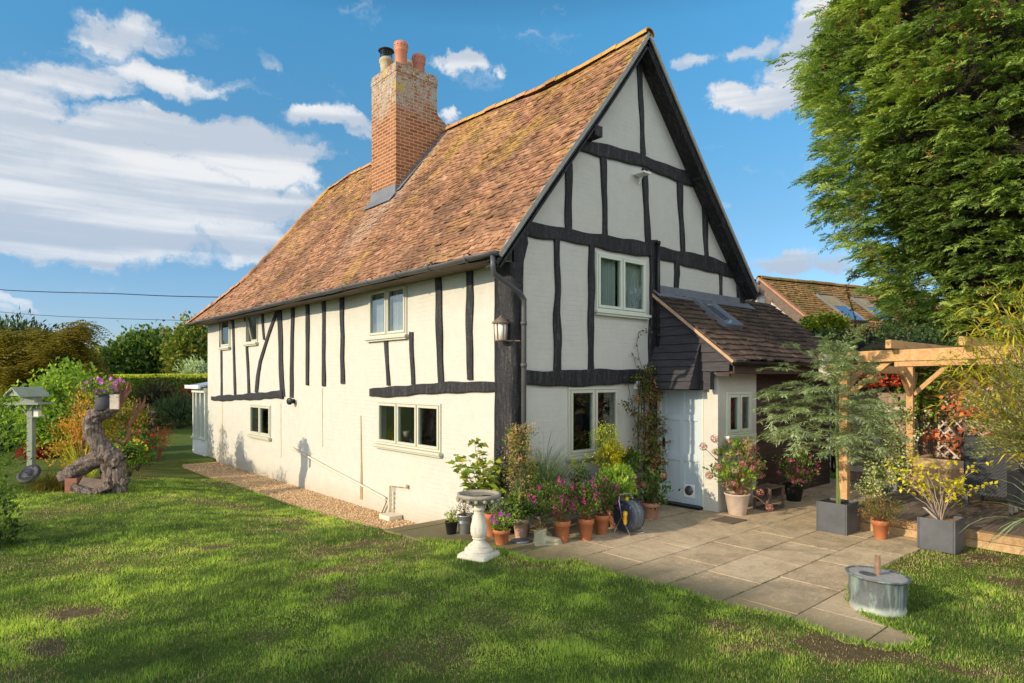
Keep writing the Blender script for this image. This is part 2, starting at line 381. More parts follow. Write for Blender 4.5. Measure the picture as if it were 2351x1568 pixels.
M_DARKIN = plain('dark_room_plaster', (.05, .045, .04), .9, .2, 3, .1)
def f_curtain(nt, b):
    wv = nd(nt, 'ShaderNodeTexWave', {'Vector': objco(nt, (1, 1, .02)), 'Scale': 5.0, 'Distortion': 1.0}); return {'Base Color': mixc(nt, wv.outputs['Fac'], (.50, .49, .42), (.62, .61, .54))}
M_CURT = pbr('curtain_cloth', f_curtain, rough=.9)
def glass_mat(name, tint=(.75, .8, .8)):
    m, nt, out = newmat(name)
    tr = nd(nt, 'ShaderNodeBsdfTransparent', {'Color': tint}); gl = nd(nt, 'ShaderNodeBsdfGlossy', {'Color': (.95, .97, 1), 'Roughness': .02})
    fr = nd(nt, 'ShaderNodeFresnel', {'IOR': 1.5})
    nn = bump(nt, noise(nt, objco(nt), 2.2, 2, .5), .08, .03); lk(nt, nn, gl.inputs['Normal'])
    mx = nd(nt, 'ShaderNodeMixShader', {0: mth(nt, 'MULTIPLY', mth(nt, 'ADD', mth(nt, 'MULTIPLY', fr.outputs[0], 1.1), .05, clamp=True), mth(nt, 'SUBTRACT', 1.0, nd(nt, 'ShaderNodeNewGeometry').outputs['Backfacing'])), 1: tr.outputs[0], 2: gl.outputs[0]})
    lk(nt, mx.outputs[0], out.inputs[0]); return m
M_GLASS = glass_mat('window_glass')
M_ROOFGL = pbr('skylight_glass', None, (.45, .52, .60), .04, .8, 1.0)
M_FROST = plain('frosted_lantern_glass', (.75, .74, .66), .4, .05, 5, .05)
def f_wood(c1, c2, sc=(2, 14, 14)):
    def f(nt, b):
        g = noise(nt, objco(nt, sc), 1.4, 6, .65, .8); t = tintattr(nt)
        c = ramp(nt, mth(nt, 'ADD', g, mth(nt, 'MULTIPLY', mth(nt, 'SUBTRACT', t, .5), .3)), [(.3, c1), (.7, c2)])
        k = noise(nt, objco(nt), 3.1, 2, .5)
        c = mixc(nt, sstep(nt, k, .68, .74, 0, .6), c, tuple(x * .35 for x in c1))
        return {'Base Color': c, 'Roughness': .75, 'Normal': bump(nt, g, .4, .008)}
    return f
M_PINE = pbr('new_pine', f_wood((.40, .21, .08), (.62, .39, .17)))
M_SLEEPER = pbr('sleeper_wood', f_wood((.34, .20, .09), (.55, .38, .19)))
M_OLDWOOD = pbr('weathered_wood', f_wood((.09, .06, .045), (.22, .16, .12)))
M_FENCE = pbr('fence_wood', f_wood((.17, .11, .075), (.33, .24, .17), (14, 14, 1.5)))
M_TRELLIS = pbr('pale_trellis_wood', f_wood((.38, .31, .24), (.60, .52, .42)))
def f_deck(nt, b):
    g = noise(nt, objco(nt, (1.5, 20, 20)), 1.4, 6, .65, .5); t = tintattr(nt)
    wv = nd(nt, 'ShaderNodeTexWave', {'Vector': objco(nt), 'Scale': 22.0, 'Distortion': 0.0}, bands_direction='Y')
    c = ramp(nt, mth(nt, 'ADD', g, mth(nt, 'MULTIPLY', mth(nt, 'SUBTRACT', t, .5), .35)), [(.3, (.14, .095, .065)), (.7, (.29, .22, .16))])
    c = mixc(nt, sstep(nt, wv.outputs['Fac'], .25, .0, 0, .5), c, (.05, .035, .025))
    return {'Base Color': c, 'Roughness': .8, 'Normal': bump(nt, wv.outputs['Fac'], .5, .006)}
M_DECK = pbr('decking_boards', f_deck)
def f_bark(nt, b):
    o = objco(nt); n = noise(nt, objco(nt, (9, 9, 3)), 1.6, 7, .7, 1.5); n2 = noise(nt, o, 30, 4, .7)
    c = ramp(nt, n, [(.34, (.028, .020, .017)), (.50, (.17, .125, .10)), (.72, (.46, .39, .33))])
    return {'Base Color': c, 'Roughness': .9, 'Normal': bump(nt, mth(nt, 'ADD', n, mth(nt, 'MULTIPLY', n2, .3)), 1.0, .05)}
M_BARK = pbr('rough_bark', f_bark)
M_TWIG = plain('pale_twig_bark', (.34, .26, .19), .85, .35, 12, .2)
M_RTWIG = plain('reddish_twig_bark', (.26, .11, .06), .8, .35, 12, .2)
M_DTWIG = plain('dark_stem', (.06, .045, .03), .85, .3, 12, .2)
M_GTWIG = plain('green_stem', (.12, .16, .04), .75, .3, 12, .2)
M_SOIL = plain('potting_soil', (.035, .024, .018), .95, .4, 30, .6)
M_CHIP = plain('bark_chip_mulch', (.36, .22, .12), .9, .5, 45, .8)
def f_slate(nt, b):
    o = objco(nt); n = noise(nt, o, 3, 6, .7); n2 = noise(nt, o, 20, 5, .7)
    return {'Base Color': ramp(nt, n, [(.3, (.055, .058, .062)), (.7, (.105, .108, .115))]), 'Roughness': .55, 'Normal': bump(nt, n2, .12, .006)}
M_PLANTER = pbr('charcoal_fibreclay', f_slate)
def f_copper(nt, b):
    o = objco(nt); sp = nd(nt, 'ShaderNodeSeparateXYZ'); lk(nt, o, sp.inputs[0])
    n = noise(nt, o, 5, 6, .7, .8); n2 = noise(nt, o, 22, 6, .75); n3 = noise(nt, objco(nt, (6, 6, 1.2)), 2.0, 5, .7, .7)
    c = ramp(nt, n, [(.3, (.09, .10, .105)), (.7, (.17, .185, .18))])
    c = mixc(nt, mth(nt, 'MULTIPLY', sstep(nt, n3, .48, .68), .8), c, (.30, .40, .34))
    lowm = sstep(nt, mth(nt, 'ADD', sp.outputs[2], mth(nt, 'MULTIPLY', n, .10)), .14, .07)
    c = mixc(nt, mth(nt, 'MULTIPLY', lowm, .85), c, mixc(nt, n2, (.30, .36, .29), (.66, .66, .58)))
    return {'Base Color': c, 'Roughness': .55, 'Metallic': .25, 'Normal': bump(nt, mth(nt, 'ADD', n, mth(nt, 'MULTIPLY', n2, .3)), .5, .02)}
M_COPPER = pbr('verdigris_copper', f_copper)
M_CONC = plain('grey_concrete', (.36, .35, .33), .9, .3, 12, .6)
M_RUST = plain('rusty_steel', (.26, .15, .09), .7, .45, 10, .3)
M_GALV = plain('galvanised_steel', (.42, .44, .45), .38, .25, 12, .1, metal=.7)
M_STEEL = plain('brushed_steel', (.5, .5, .5), .3, .15, 12, .1, metal=.9)
def f_stone(nt, b):
    o = objco(nt); sp = nd(nt, 'ShaderNodeSeparateXYZ'); lk(nt, o, sp.inputs[0])
    n = noise(nt, o, 5, 6, .65); n2 = noise(nt, o, 40, 5, .7); n3 = noise(nt, objco(nt, (16, 16, 1.6)), 1.4, 5, .7)
    c = ramp(nt, n, [(.3, (.50, .45, .35)), (.7, (.70, .66, .55))])
    c = mixc(nt, mth(nt, 'MULTIPLY', sstep(nt, n3, .55, .72), .5), c, (.26, .20, .13))
    c = mixc(nt, mth(nt, 'MULTIPLY', sstep(nt, mth(nt, 'ADD', sp.outputs[2], mth(nt, 'MULTIPLY', n, .08)), .60, .66), .75), c, mixc(nt, n2, (.09, .075, .05), (.30, .27, .20)))
    return {'Base Color': c, 'Roughness': .85, 'Normal': bump(nt, mth(nt, 'ADD', n2, n), .4, .01)}
M_STONE = pbr('weathered_cast_stone', f_stone)
M_WATER = pbr('still_water', None, (.05, .05, .04), .03, 0, .9)
M_BOOT = plain('boot_cast_stone', (.46, .42, .26), .85, .35, 10, .5, dist=.015)
M_YEL = plain('yellow_plastic', (.75, .42, .02), .4, .1, 8, .05)
M_HOSE = plain('grey_green_hose', (.14, .16, .16), .4, .3, 9, .1)
M_NAVY = plain('dark_blue_grey_plastic', (.035, .045, .075), .35, .4, 18, .1)
M_RATTAN = None
def f_rattan(nt, b):
    w1 = nd(nt, 'ShaderNodeTexWave', {'Vector': objco(nt), 'Scale': 16.0, 'Distortion': .3}, bands_direction='Z')
    w2 = nd(nt, 'ShaderNodeTexWave', {'Vector': objco(nt), 'Scale': 13.0, 'Distortion': .3}, bands_direction='DIAGONAL')
    h = mth(nt, 'MULTIPLY', w1.outputs['Fac'], w2.outputs['Fac'])
    return {'Base Color': mixc(nt, h, (.018, .02, .024), (.10, .11, .125)), 'Roughness': .5, 'Normal': bump(nt, h, .8, .01)}
M_RATTAN = pbr('dark_grey_rattan', f_rattan)
M_CUSH = plain('charcoal_cushion', (.05, .05, .055), .9, .2, 20, .3)
M_BTABLE = plain('sage_bird_table_paint', (.27, .30, .235), .7, .2, 7, .2)
M_BIN = plain('dark_staves', (.045, .045, .055), .7, .4, 8, .3)

def leafmat(name, stops, trans=.35, rough=.55, spec=.25, patch=.25):
    m, nt, out = newmat(name)
    if not any(w in name for w in ('petal', 'heads', 'tan', 'gravel', 'litter', 'calyx')):
        k = 1.15 if any(w in name for w in ('acid', 'variegated', 'orange', 'creeper', 'bamboo')) else 1.6
        stops = [(p, tuple(min(.8, x * k) for x in c)) for p, c in stops]
    t = tintattr(nt); o = objco(nt)
    c = ramp(nt, mth(nt, 'ADD', t, mth(nt, 'MULTIPLY', mth(nt, 'SUBTRACT', noise(nt, o, 3.0, 3, .5), .5), patch)), stops)
    b = nd(nt, 'ShaderNodeBsdfPrincipled', {'Base Color': c, 'Roughness': rough, 'Specular IOR Level': spec})
    tl = nd(nt, 'ShaderNodeBsdfTranslucent', {'Color': mixc(nt, 1.0, c, (1.25, 1.2, .6), 'MULTIPLY')})
    mx = nd(nt, 'ShaderNodeMixShader', {0: trans, 1: b.outputs[0], 2: tl.outputs[0]})
    lk(nt, mx.outputs[0], out.inputs[0]); return m
def petal(name, c, c2=None): return leafmat(name, [(0, c2 or tuple(x * .6 for x in c)), (1, c)], .3, .6)

# ================================================================ GROUND
def in_poly(px, py, poly):
    px = np.asarray(px, float); py = np.asarray(py, float); ins = np.zeros(px.shape, bool); n = len(poly)
    for i in range(n):
        x0, y0 = poly[i]; x1, y1 = poly[(i + 1) % n]
        if y0 == y1: continue
        c = ((y0 > py) != (y1 > py)) & (px < (x1 - x0) * (py - y0) / (y1 - y0) + x0); ins ^= c
    return ins
edge = [(963,1238),(1020,1244),(1080,1249),(1150,1262),(1190,1277),(1228,1291),(1262,1291),(1320,1288),(1424,1321),(1560,1354),(1650,1388),(1740,1408),(1820,1424),(1936,1469),
        (2041,1490),(2086,1487),(2126,1471),(2030,1434),(1985,1412),(1950,1380),(1957,1345),(2023,1300),(2092,1268)]
PATIO = [(G(u, v).x, G(u, v).y) for u, v in edge] + [(3.72, -4.0), (3.72, -2.9), (7.85, -2.9), (7.85, .3), (-.02, .3), (-.02, 1.22), (-1.2, 1.22)]
GRAVEL = [(-1.05, 1.22), (0.02, 1.22), (0.02, 12.4), (-.9, 12.5), (-1.1, 11.6), (-1.08, 8), (-1.04, 4)]
def lawn_z(x, y):
    x = np.asarray(x, float); y = np.asarray(y, float)
    t = np.clip((y + .5) / 5.5, 0, 1); z = -.006 - .19 * t * t * (3 - 2 * t) * np.clip((x + 3.4) / 1.9, 0, 1) ** 1.5 - .03 * np.clip((y - 12) / 10, 0, 1)
    z = z + .03 * (fbm(x * .5, y * .5, 3) - .5) * np.clip((-x - 1) / 3, 0, 1)
    return z
def brownness(x, y):
    b = np.clip((fbm(x * .9 + 3, y * .9, 4) - .52) * 5, 0, 1) * .42
    def blob(u, v, ru, rv, s):
        c = G(u, v, -.05); e = G(u + ru, v, -.05); f = G(u, v - rv, -.05)
        a = (e - c); q = (f - c); M = np.linalg.inv(np.array([[a.x, q.x], [a.y, q.y]]))
        dx = x - c.x; dy = y - c.y; U = M[0, 0] * dx + M[0, 1] * dy; V = M[1, 0] * dx + M[1, 1] * dy
        return np.clip(1.3 - np.sqrt(U * U + V * V), 0, 1) * s
    n = fbm(x * 3.4, y * 3.4, 4)
    for a in [(830,1262,150,50,.9),(660,1200,110,30,.8),(520,1262,110,14,1.0),(560,1150,60,10,.9),(760,1340,90,70,.7),(860,1400,90,50,.6),(1700,1450,160,26,.9),(1900,1500,230,36,1.4),(2130,1310,120,30,.0),
              (2270,1290,110,22,1.3),(2330,1335,70,24,1.0),(2300,1545,200,26,1.2),(2150,1530,120,24,.8),(1480,1420,60,30,.6),(640,1480,80,40,.5),(180,1420,110,20,.9),(90,1500,100,30,.7),(40,1060,70,8,.9)]:
        b = np.maximum(b, blob(*a) * np.clip((n - .36) * 3.4, 0, 1.15))
    return np.clip(b, 0, 1)
def lawn_mesh():
    xs = np.concatenate([np.linspace(-46, -12.2, 45), np.arange(-12, 9, .12)]); ys = np.concatenate([np.arange(-9, 14, .12), np.linspace(14.2, 60, 60)])
    Xg, Yg = np.meshgrid(xs, ys); Z = lawn_z(Xg, Yg)
    Z = np.where(in_poly(Xg, Yg, PATIO), -.028, Z); Z = np.where(in_poly(Xg, Yg, GRAVEL), -.36, Z)
    Z = np.where((Xg > .1) & (Yg > .3) & (Yg < 13), -.36, Z)
    V = np.stack([Xg, Yg, Z], -1).reshape(-1, 3); ny, nx = Xg.shape
    I = np.arange(ny * nx).reshape(ny, nx); F = np.stack([I[:-1, :-1], I[:-1, 1:], I[1:, 1:], I[1:, :-1]], -1).reshape(-1, 4)
    cx = (Xg[:-1, :-1] + Xg[1:, 1:]).ravel() / 2; cy = (Yg[:-1, :-1] + Yg[1:, 1:]).ravel() / 2
    o = mesh_np('lawn', V, F, M_LAWN, None, brownness(cx, cy), True); tag(o, kind='structure')
def f_lawn(nt, b):
    o = objco(nt); t = tintattr(nt)
    n1 = noise(nt, o, 1.3, 5, .65); n2 = noise(nt, o, 9, 6, .7); n3 = noise(nt, o, 70, 4, .75)
    c = ramp(nt, mth(nt, 'ADD', mth(nt, 'MULTIPLY', n1, .5), mth(nt, 'MULTIPLY', n2, .5)), [(.3, (.09, .14, .02)), (.5, (.17, .25, .028)), (.7, (.28, .34, .05))])
    br = ramp(nt, n2, [(.3, (.15, .085, .05)), (.7, (.34, .22, .13))])
    f_ = sstep(nt, mth(nt, 'ADD', t, mth(nt, 'MULTIPLY', mth(nt, 'SUBTRACT', n2, .5), .9)), .25, .6)
    c = mixc(nt, f_, c, br)
    return {'Base Color': mixc(nt, sstep(nt, n3, .40, .75, .6, 0), c, (.06, .08, .02)), 'Roughness': .9, 'Normal': bump(nt, mth(nt, 'ADD', n3, n2), 1.0, .04), 'Specular IOR Level': .15}
M_LAWN = pbr('lawn_turf', f_lawn)
def f_field(nt, b):
    n = noise(nt, objco(nt), .2, 6, .7); return {'Base Color': ramp(nt, n, [(.3, (.03, .06, .012)), (.7, (.08, .11, .03))])}
M_FIELD = pbr('far_field', f_field)
gm = MB().box(-900, 900, -900, 900, -.60, -.45); tag(gm.build('ground', M_FIELD), kind='structure')
lawn_mesh()
def f_patio(nt, b):
    t = tintattr(nt); o = objco(nt)
    n1 = noise(nt, o, 3.1, 8, .72, .8); n2 = noise(nt, o, 60, 4, .7); n3 = noise(nt, objco(nt, (5, 1.2, 1)), 2.0, 6, .7, 2.0)
    c = ramp(nt, mth(nt, 'ADD', mth(nt, 'MULTIPLY', n1, .88), mth(nt, 'MULTIPLY', t, .12)), [(.28, (.33, .25, .155)), (.5, (.52, .395, .25)), (.72, (.68, .54, .36))])
    c = mixc(nt, sstep(nt, noise(nt, objco(nt, (1.3, 4.5, 1)), 2.4, 7, .72, 2.5), .53, .60, 0, .5), c, (.70, .56, .38)); c = mixc(nt, sstep(nt, noise(nt, o, .9, 6, .7, 1.2), .50, .66, 0, .45), c, (.20, .165, .11)); c = mixc(nt, sstep(nt, n3, .56, .66, 0, .45), c, (.26, .19, .12))
    c = mixc(nt, sstep(nt, n2, .56, .80, 0, .5), c, (.66, .58, .46)); c = mixc(nt, sstep(nt, n2, .46, .30, 0, .55), c, (.18, .14, .09))
    sp = nd(nt, 'ShaderNodeSeparateXYZ'); lk(nt, o, sp.inputs[0])
    ms = mth(nt, 'MULTIPLY', sstep(nt, mth(nt, 'ADD', sp.outputs[0], mth(nt, 'MULTIPLY', n1, -.9)), .1, -1.1), .85)
    c = mixc(nt, ms, c, mixc(nt, n2, (.05, .055, .018), (.15, .13, .05)))
    return {'Base Color': c, 'Roughness': .85, 'Normal': bump(nt, mth(nt, 'ADD', mth(nt, 'MULTIPLY', n3, .8), n2), .55, .008), 'Specular IOR Level': .25}
M_PATIO = pbr('patio_slabs', f_patio)
M_JOINT = plain('mossy_joint', (.085, .08, .03), .95, .4, 20, .6)
def clip_rect(poly, x0, x1, y0, y1):
    for ax, lim, sgn in ((0, x0, 1), (0, x1, -1), (1, y0, 1), (1, y1, -1)):
        out = []; n = len(poly)
        for i in range(n):
            a, b = poly[i], poly[(i + 1) % n]; da = (a[ax] - lim) * sgn; db = (b[ax] - lim) * sgn
            if da >= 0: out.append(a)
            if (da >= 0) != (db >= 0): t = da / (da - db); out.append((a[0] + (b[0] - a[0]) * t, a[1] + (b[1] - a[1]) * t))
        poly = out
        if len(poly) < 3: return []
    return poly
def patio_mesh():
    mb = MB(); rr = random.Random(77); k0 = -5.055
    mb.mi = 1; pl = [Vector((x, y, 0)) for x, y in PATIO]
    mb.add([(x, y, -.004) for x, y in PATIO], [tuple(t) for t in tessellate_polygon([pl])]); mb.mi = 0
    for k in range(12):
        y0 = k0 + .605 * k; x = -3 + rr.uniform(0, .9)
        while x < 8:
            w = .905; q = clip_rect(PATIO, x + .007, x + w - .007, y0 + .007, y0 + .599); x += w
            if len(q) < 3: continue
            c = (sum(a for a, _ in q) / len(q), sum(b for _, b in q) / len(q)); dz = rr.uniform(-.001, .004); ta, tb2 = rr.uniform(-.003, .003), rr.uniform(-.003, .003)
            mb.ti = rr.random(); top = [Vector((a, b, .004 + dz + ta * (a - c[0]) + tb2 * (b - c[1]))) for a, b in q]; n = len(top); bot = [p - ZUP * .03 for p in top]
            for t in tessellate_polygon([top]):
                nn = (top[t[1]] - top[t[0]]).cross(top[t[2]] - top[t[0]])
                if abs(nn.z) < 1e-7: continue
                mb.add([top[i] for i in (t if nn.z > 0 else (t[0], t[2], t[1]))], [(0, 1, 2)])
            mb.add(top + bot, [(i, (i + 1) % n, (i + 1) % n + n, i + n) for i in range(n)])
    tag(mb.build('patio', [M_PATIO, M_JOINT]), kind='structure')
ZUP = Vector((0, 0, 1))
patio_mesh()
def f_gravel(nt, b):
    o = objco(nt); v = nd(nt, 'ShaderNodeTexVoronoi', {'Scale': 58.0}); lk(nt, o, v.inputs['Vector'])
    v2 = nd(nt, 'ShaderNodeTexVoronoi', {'Scale': 33.0}); lk(nt, o, v2.inputs['Vector'])
    sp = nd(nt, 'ShaderNodeSeparateColor'); lk(nt, v.outputs['Color'], sp.inputs[0])
    c = ramp(nt, sp.outputs[0], [(.0, (.34, .19, .09)), (.35, (.60, .36, .17)), (.7, (.76, .52, .27)), (1, (.80, .66, .46))])
    c = mixc(nt, sstep(nt, v.outputs['Distance'], .45, .75, 0, .85), c, (.07, .045, .03))
    return {'Base Color': c, 'Roughness': .85, 'Normal': bump(nt, mth(nt, 'ADD', v.outputs['Distance'], v2.outputs['Distance']), -1.0, .03)}
M_GRAVEL = pbr('pea_gravel', f_gravel)
gp = MB(); gp.prism([(x, y, -.36) for x, y in GRAVEL], (0, 0, .085)); tag(gp.build('gravel_strip', M_GRAVEL), kind='structure')
# loose pebbles give the strip a real surface
def pebbles():
    n = 9000; x = rng.uniform(-1.25, 0, n); y = 1.2 + 11 * rng.random(n) ** 1.6
    k = in_poly(x, y, GRAVEL); x = x[k]; y = y[k]; n = len(x)
    r = rng.uniform(.007, .017, n); base = np.array([(1,0,0),(0,1,0),(-1,0,0),(0,-1,0),(0,0,.7),(0,0,-.7)], float)
    a = rng.uniform(0, 6.28, n); ca, sa = np.cos(a), np.sin(a); el = rng.uniform(.7, 1.3, n)
    bx = base[None, :, 0] * el[:, None]; by = base[None, :, 1]
    V = np.stack([x[:, None] + (bx * ca[:, None] - by * sa[:, None]) * r[:, None], y[:, None] + (bx * sa[:, None] + by * ca[:, None]) * r[:, None], -.27 + base[None, :, 2] * r[:, None] + np.zeros((n, 1))], -1).reshape(-1, 3)
    f = np.array([(0,1,4),(1,2,4),(2,3,4),(3,0,4),(1,0,5),(2,1,5),(3,2,5),(0,3,5)]); F = (f[None] + (np.arange(n) * 6)[:, None, None]).reshape(-1, 3)
    tag(mesh_np('gravel', V, F, M_PEB, None, np.repeat(rng.random(n), 8), True), 'loose golden pea gravel along the foot of the long cream wall', 'gravel', kind='stuff')
M_PEB = leafmat('gravel_pebbles', [(0, (.34, .19, .09)), (.4, (.60, .36, .17)), (.75, (.76, .52, .27)), (1, (.80, .66, .46))], 0, .8, .3, .05)
pebbles()

# ================================================================ COTTAGE
cot = thing('cottage', 'cream timber framed cottage with black beams and steep orange clay tiled roof', 'house', (2.8, 6, 0))
ZT = Vector((0, 0, 1)); LA = Vector((0, 1, 0)); LN = Vector((-1, 0, 0)); GA = Vector((1, 0, 0)); GN = Vector((0, -1, 0))
RB = 2.58                                                     # ridge position
def zl(x): return 3.60 + 1.24 * (x + .46)                      # left roof plane
def zr(x): return 7.37 - 1.065 * (x - RB)                      # right roof plane
EY = -1.13; EX = 3.15                                          # lean-to: front wall y, side wall x

WINS = {  # name: (plane, u0, u1, v_top at u0/u1, v_bot at u0/u1 (without sill))
 'w1': ('L', 508, 529, 722, 798), 'w2': ('L', 565, 592, 710, 786), 'w3': ('L', 575, 622, 929, 1000), 'w4': ('L', 848, 935, 662, 774), 'w5': ('L', 868, 1013, 925, 1028),
 'w6': ('G', 1367, 1481, 590, 719), 'w7': ('G', 1303, 1418, 890, 1040), 'w8': ('E', 1666, 1722, 904, 998)}
PL_ = {'L': lambda u, v: PX(u, v, 0), 'G': lambda u, v: PY(u, v, 0), 'E': lambda u, v: PY(u, v, EY)}
VA = {'w1': (722, 722, 798, 796), 'w2': (712, 708, 790, 784), 'w3': (929, 928, 997, 1004), 'w4': (667, 651, 776, 768), 'w5': (920, 926, 1020, 1036), 'w6': (580, 597, 711, 724), 'w7': (889, 889, 1047, 1036), 'w8': (900, 900, 999, 994)}
RECT = {}
for k, (pl, u0, u1, _, _) in WINS.items():
    a = VA[k]; P = PL_[pl]
    p = [P(u0, a[0]), P(u1, a[1]), P(u0, a[2]), P(u1, a[3])]
    g = (lambda q: q.y) if pl == 'L' else (lambda q: q.x)
    RECT[k] = (min(g(p[0]), g(p[1])), max(g(p[0]), g(p[1])), (p[2].z + p[3].z) / 2, (p[0].z + p[1].z) / 2)

def holed(outer, holes):          # list of 2D polys -> tris
    pl = [[Vector((a, b, 0)) for a, b in outer]] + [[Vector((a, b, 0)) for a, b in h] for h in holes]
    pts = [p for q in pl for p in q]; return pts, tessellate_polygon(pl)
def wallmesh(name, outer, rects, to3, thick, mats, parent):
    rects = [r for r in rects]
    hs = [[(a0, z0), (a0, z1), (a1, z1), (a1, z0)] for a0, a1, z0, z1 in rects]
    pts, tri = holed(outer, hs); mb = MB(); vs = [to3(p.x, p.y) for p in pts]; mb.add(vs, [tuple(t) for t in tri])
    for h in [outer] + hs:        # reveals
        n = len(h); f = [to3(*q) for q in h]; bk = [p + thick for p in f]
        mb.add(f + bk, [(i, (i + 1) % n, (i + 1) % n + n, i + n) for i in range(n)])
    mb.add([v + thick for v in vs], [tuple(reversed(t)) for t in tri])
    o = mb.build(name, mats, parent)
    bm = bmesh.new(); bm.from_mesh(o.data); bmesh.ops.recalc_face_normals(bm, faces=bm.faces[:]); bm.to_mesh(o.data); bm.free()
    return o
wallmesh('wall', [(0, -.45), (13.25, -.45), (13.25, zl(0) - .03), (0, zl(0) - .03)], [RECT[k] for k in ('w1', 'w2', 'w3', 'w4', 'w5')], lambda a, z: Vector((0, a, z)), Vector((.16, 0, 0)), M_CREAM, cot)
wallmesh('gable_wall', [(.16, -.3), (5.72, -.3), (5.72, zr(5.72) - .09), (RB, 7.37 - .12), (.16, zl(.16) - .09)], [RECT[k] for k in ('w6', 'w7')], lambda a, z: Vector((a, 0.003, z)), Vector((0, .16, 0)), M_CREAM, cot)
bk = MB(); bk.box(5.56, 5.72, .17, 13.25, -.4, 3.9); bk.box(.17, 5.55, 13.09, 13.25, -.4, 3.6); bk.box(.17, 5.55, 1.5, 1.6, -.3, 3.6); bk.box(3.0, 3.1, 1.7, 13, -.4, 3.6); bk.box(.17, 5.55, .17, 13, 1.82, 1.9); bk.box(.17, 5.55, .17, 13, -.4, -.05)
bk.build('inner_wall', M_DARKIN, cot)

# ---- windows
def window(parent, pl, k, lights, mat, name='window', curtain=False, sill=True, tilt=0, off=None, pane=M_GLASS, headgap=True):
    a0, a1, z0, z1 = RECT[k]
    if pl == 'L': A, N_, O = LA, LN, Vector((0, 0, 0))
    elif pl == 'G': A, N_, O = GA, GN, Vector((0, 0, 0))
    else: A, N_, O = GA, GN, Vector((0, EY, 0))
    def bx(mb, u0, u1, w0, w1, n0, n1):
        c = O + A * ((u0 + u1) / 2) + ZT * ((w0 + w1) / 2) + N_ * ((n0 + n1) / 2)
        mb.obox(c, A, N_, ZT, abs(u1 - u0) / 2, abs(n1 - n0) / 2, abs(w1 - w0) / 2)
    mb = MB(); t = .035; n = lights
    bx(mb, a0, a1, z1 - t, z1, -.06, .022); bx(mb, a0, a1, z0, z0 + t, -.06, .022)
    bx(mb, a0, a0 + t, z0 + t, z1 - t, -.06, .022); bx(mb, a1 - t, a1, z0 + t, z1 - t, -.06, .022)
    w = (a1 - a0 - 2 * t) / n
    for i in range(1, n): bx(mb, a0 + t + w * i - .012, a0 + t + w * i + .012, z0 + t, z1 - t, -.06, .018)
    fr = mb.build(name, mat, parent, bevel=.004)
    gl = MB(); sh = MB(); s = .042 if w > .3 else .032
    for i in range(n):
        b0 = a0 + t + w * i + (.004 if i == 0 else .014); b1 = a0 + t + w * (i + 1) - (.004 if i == n - 1 else .014); y0, y1 = z0 + t + .004, z1 - t - .004
        m0 = MB()
        bx(m0, b0, b1, y1 - s, y1, -.03, .034); bx(m0, b0, b1, y0, y0 + s, -.03, .034)
        bx(m0, b0, b0 + s, y0 + s, y1 - s, -.03, .034); bx(m0, b1 - s, b1, y0 + s, y1 - s, -.03, .034)
        g0 = MB(); c = O + A * ((b0 + b1) / 2) + ZT * ((y0 + y1) / 2) + N_ * (.004)
        g0.obox(c, A, N_, ZT, (b1 - b0) / 2 - s + .003, .003, (y1 - y0) / 2 - s + .003)
        if tilt:
            hp = O + ZT * y1 + N_ * .03; M = Matrix.Translation(hp) @ Matrix.Rotation(tilt, 4, A) @ Matrix.Translation(-hp)
            m0.v = [tuple(M @ Vector(q)) for q in m0.v]; g0.v = [tuple(M @ Vector(q)) for q in g0.v]
        sh.add(m0.v, m0.f); gl.add(g0.v, g0.f)
    sh.build('sash', mat, fr, bevel=.003); gl.build('pane', pane, fr)
    if sill:
        sm = MB(); bx(sm, a0 - .05, a1 + .05, z0 - .045, z0 - .003, -.05, .085); bx(sm, a0 - .03, a1 + .03, z0 - .075, z0 - .046, -.05, .06); sm.build('sill', mat, fr, bevel=.004)
    if curtain:
        cm = MB(); N = 60; vs = []; fs = []; gap = .07
        for (c0, c1) in ((a0 + .02, (a0 + a1) / 2 - gap), ((a0 + a1) / 2 + gap * .2, a1 - .02)):
            b = len(vs)
            for i in range(N + 1):
                a = c0 + (c1 - c0) * i / N; d = -.085 - .016 * math.sin(i * 1.15) - .008 * math.sin(i * .41)
                for zz in (z0 - .05, z1 + .03): vs.append(O + A * a + N_ * d + ZT * zz)
            fs += [(b + 2*i, b + 2*i + 2, b + 2*i + 3, b + 2*i + 1) for i in range(N)]
        cm.smooth = True; cm.add(vs, fs); cm.build('curtain', M_CURT, fr)
    return fr
window(cot, 'L', 'w1', 1, M_SAGE, curtain=False); window(cot, 'L', 'w2', 1, M_SAGE, tilt=-R(11))
window(cot, 'L', 'w3', 2, M_SAGE); window(cot, 'L', 'w4', 2, M_SAGE, curtain=True)
w5 = window(cot, 'L', 'w5', 3, M_SAGE)
window(cot, 'G', 'w6', 2, M_SAGEL, curtain=True); window(cot, 'G', 'w7', 2, M_SAGE)

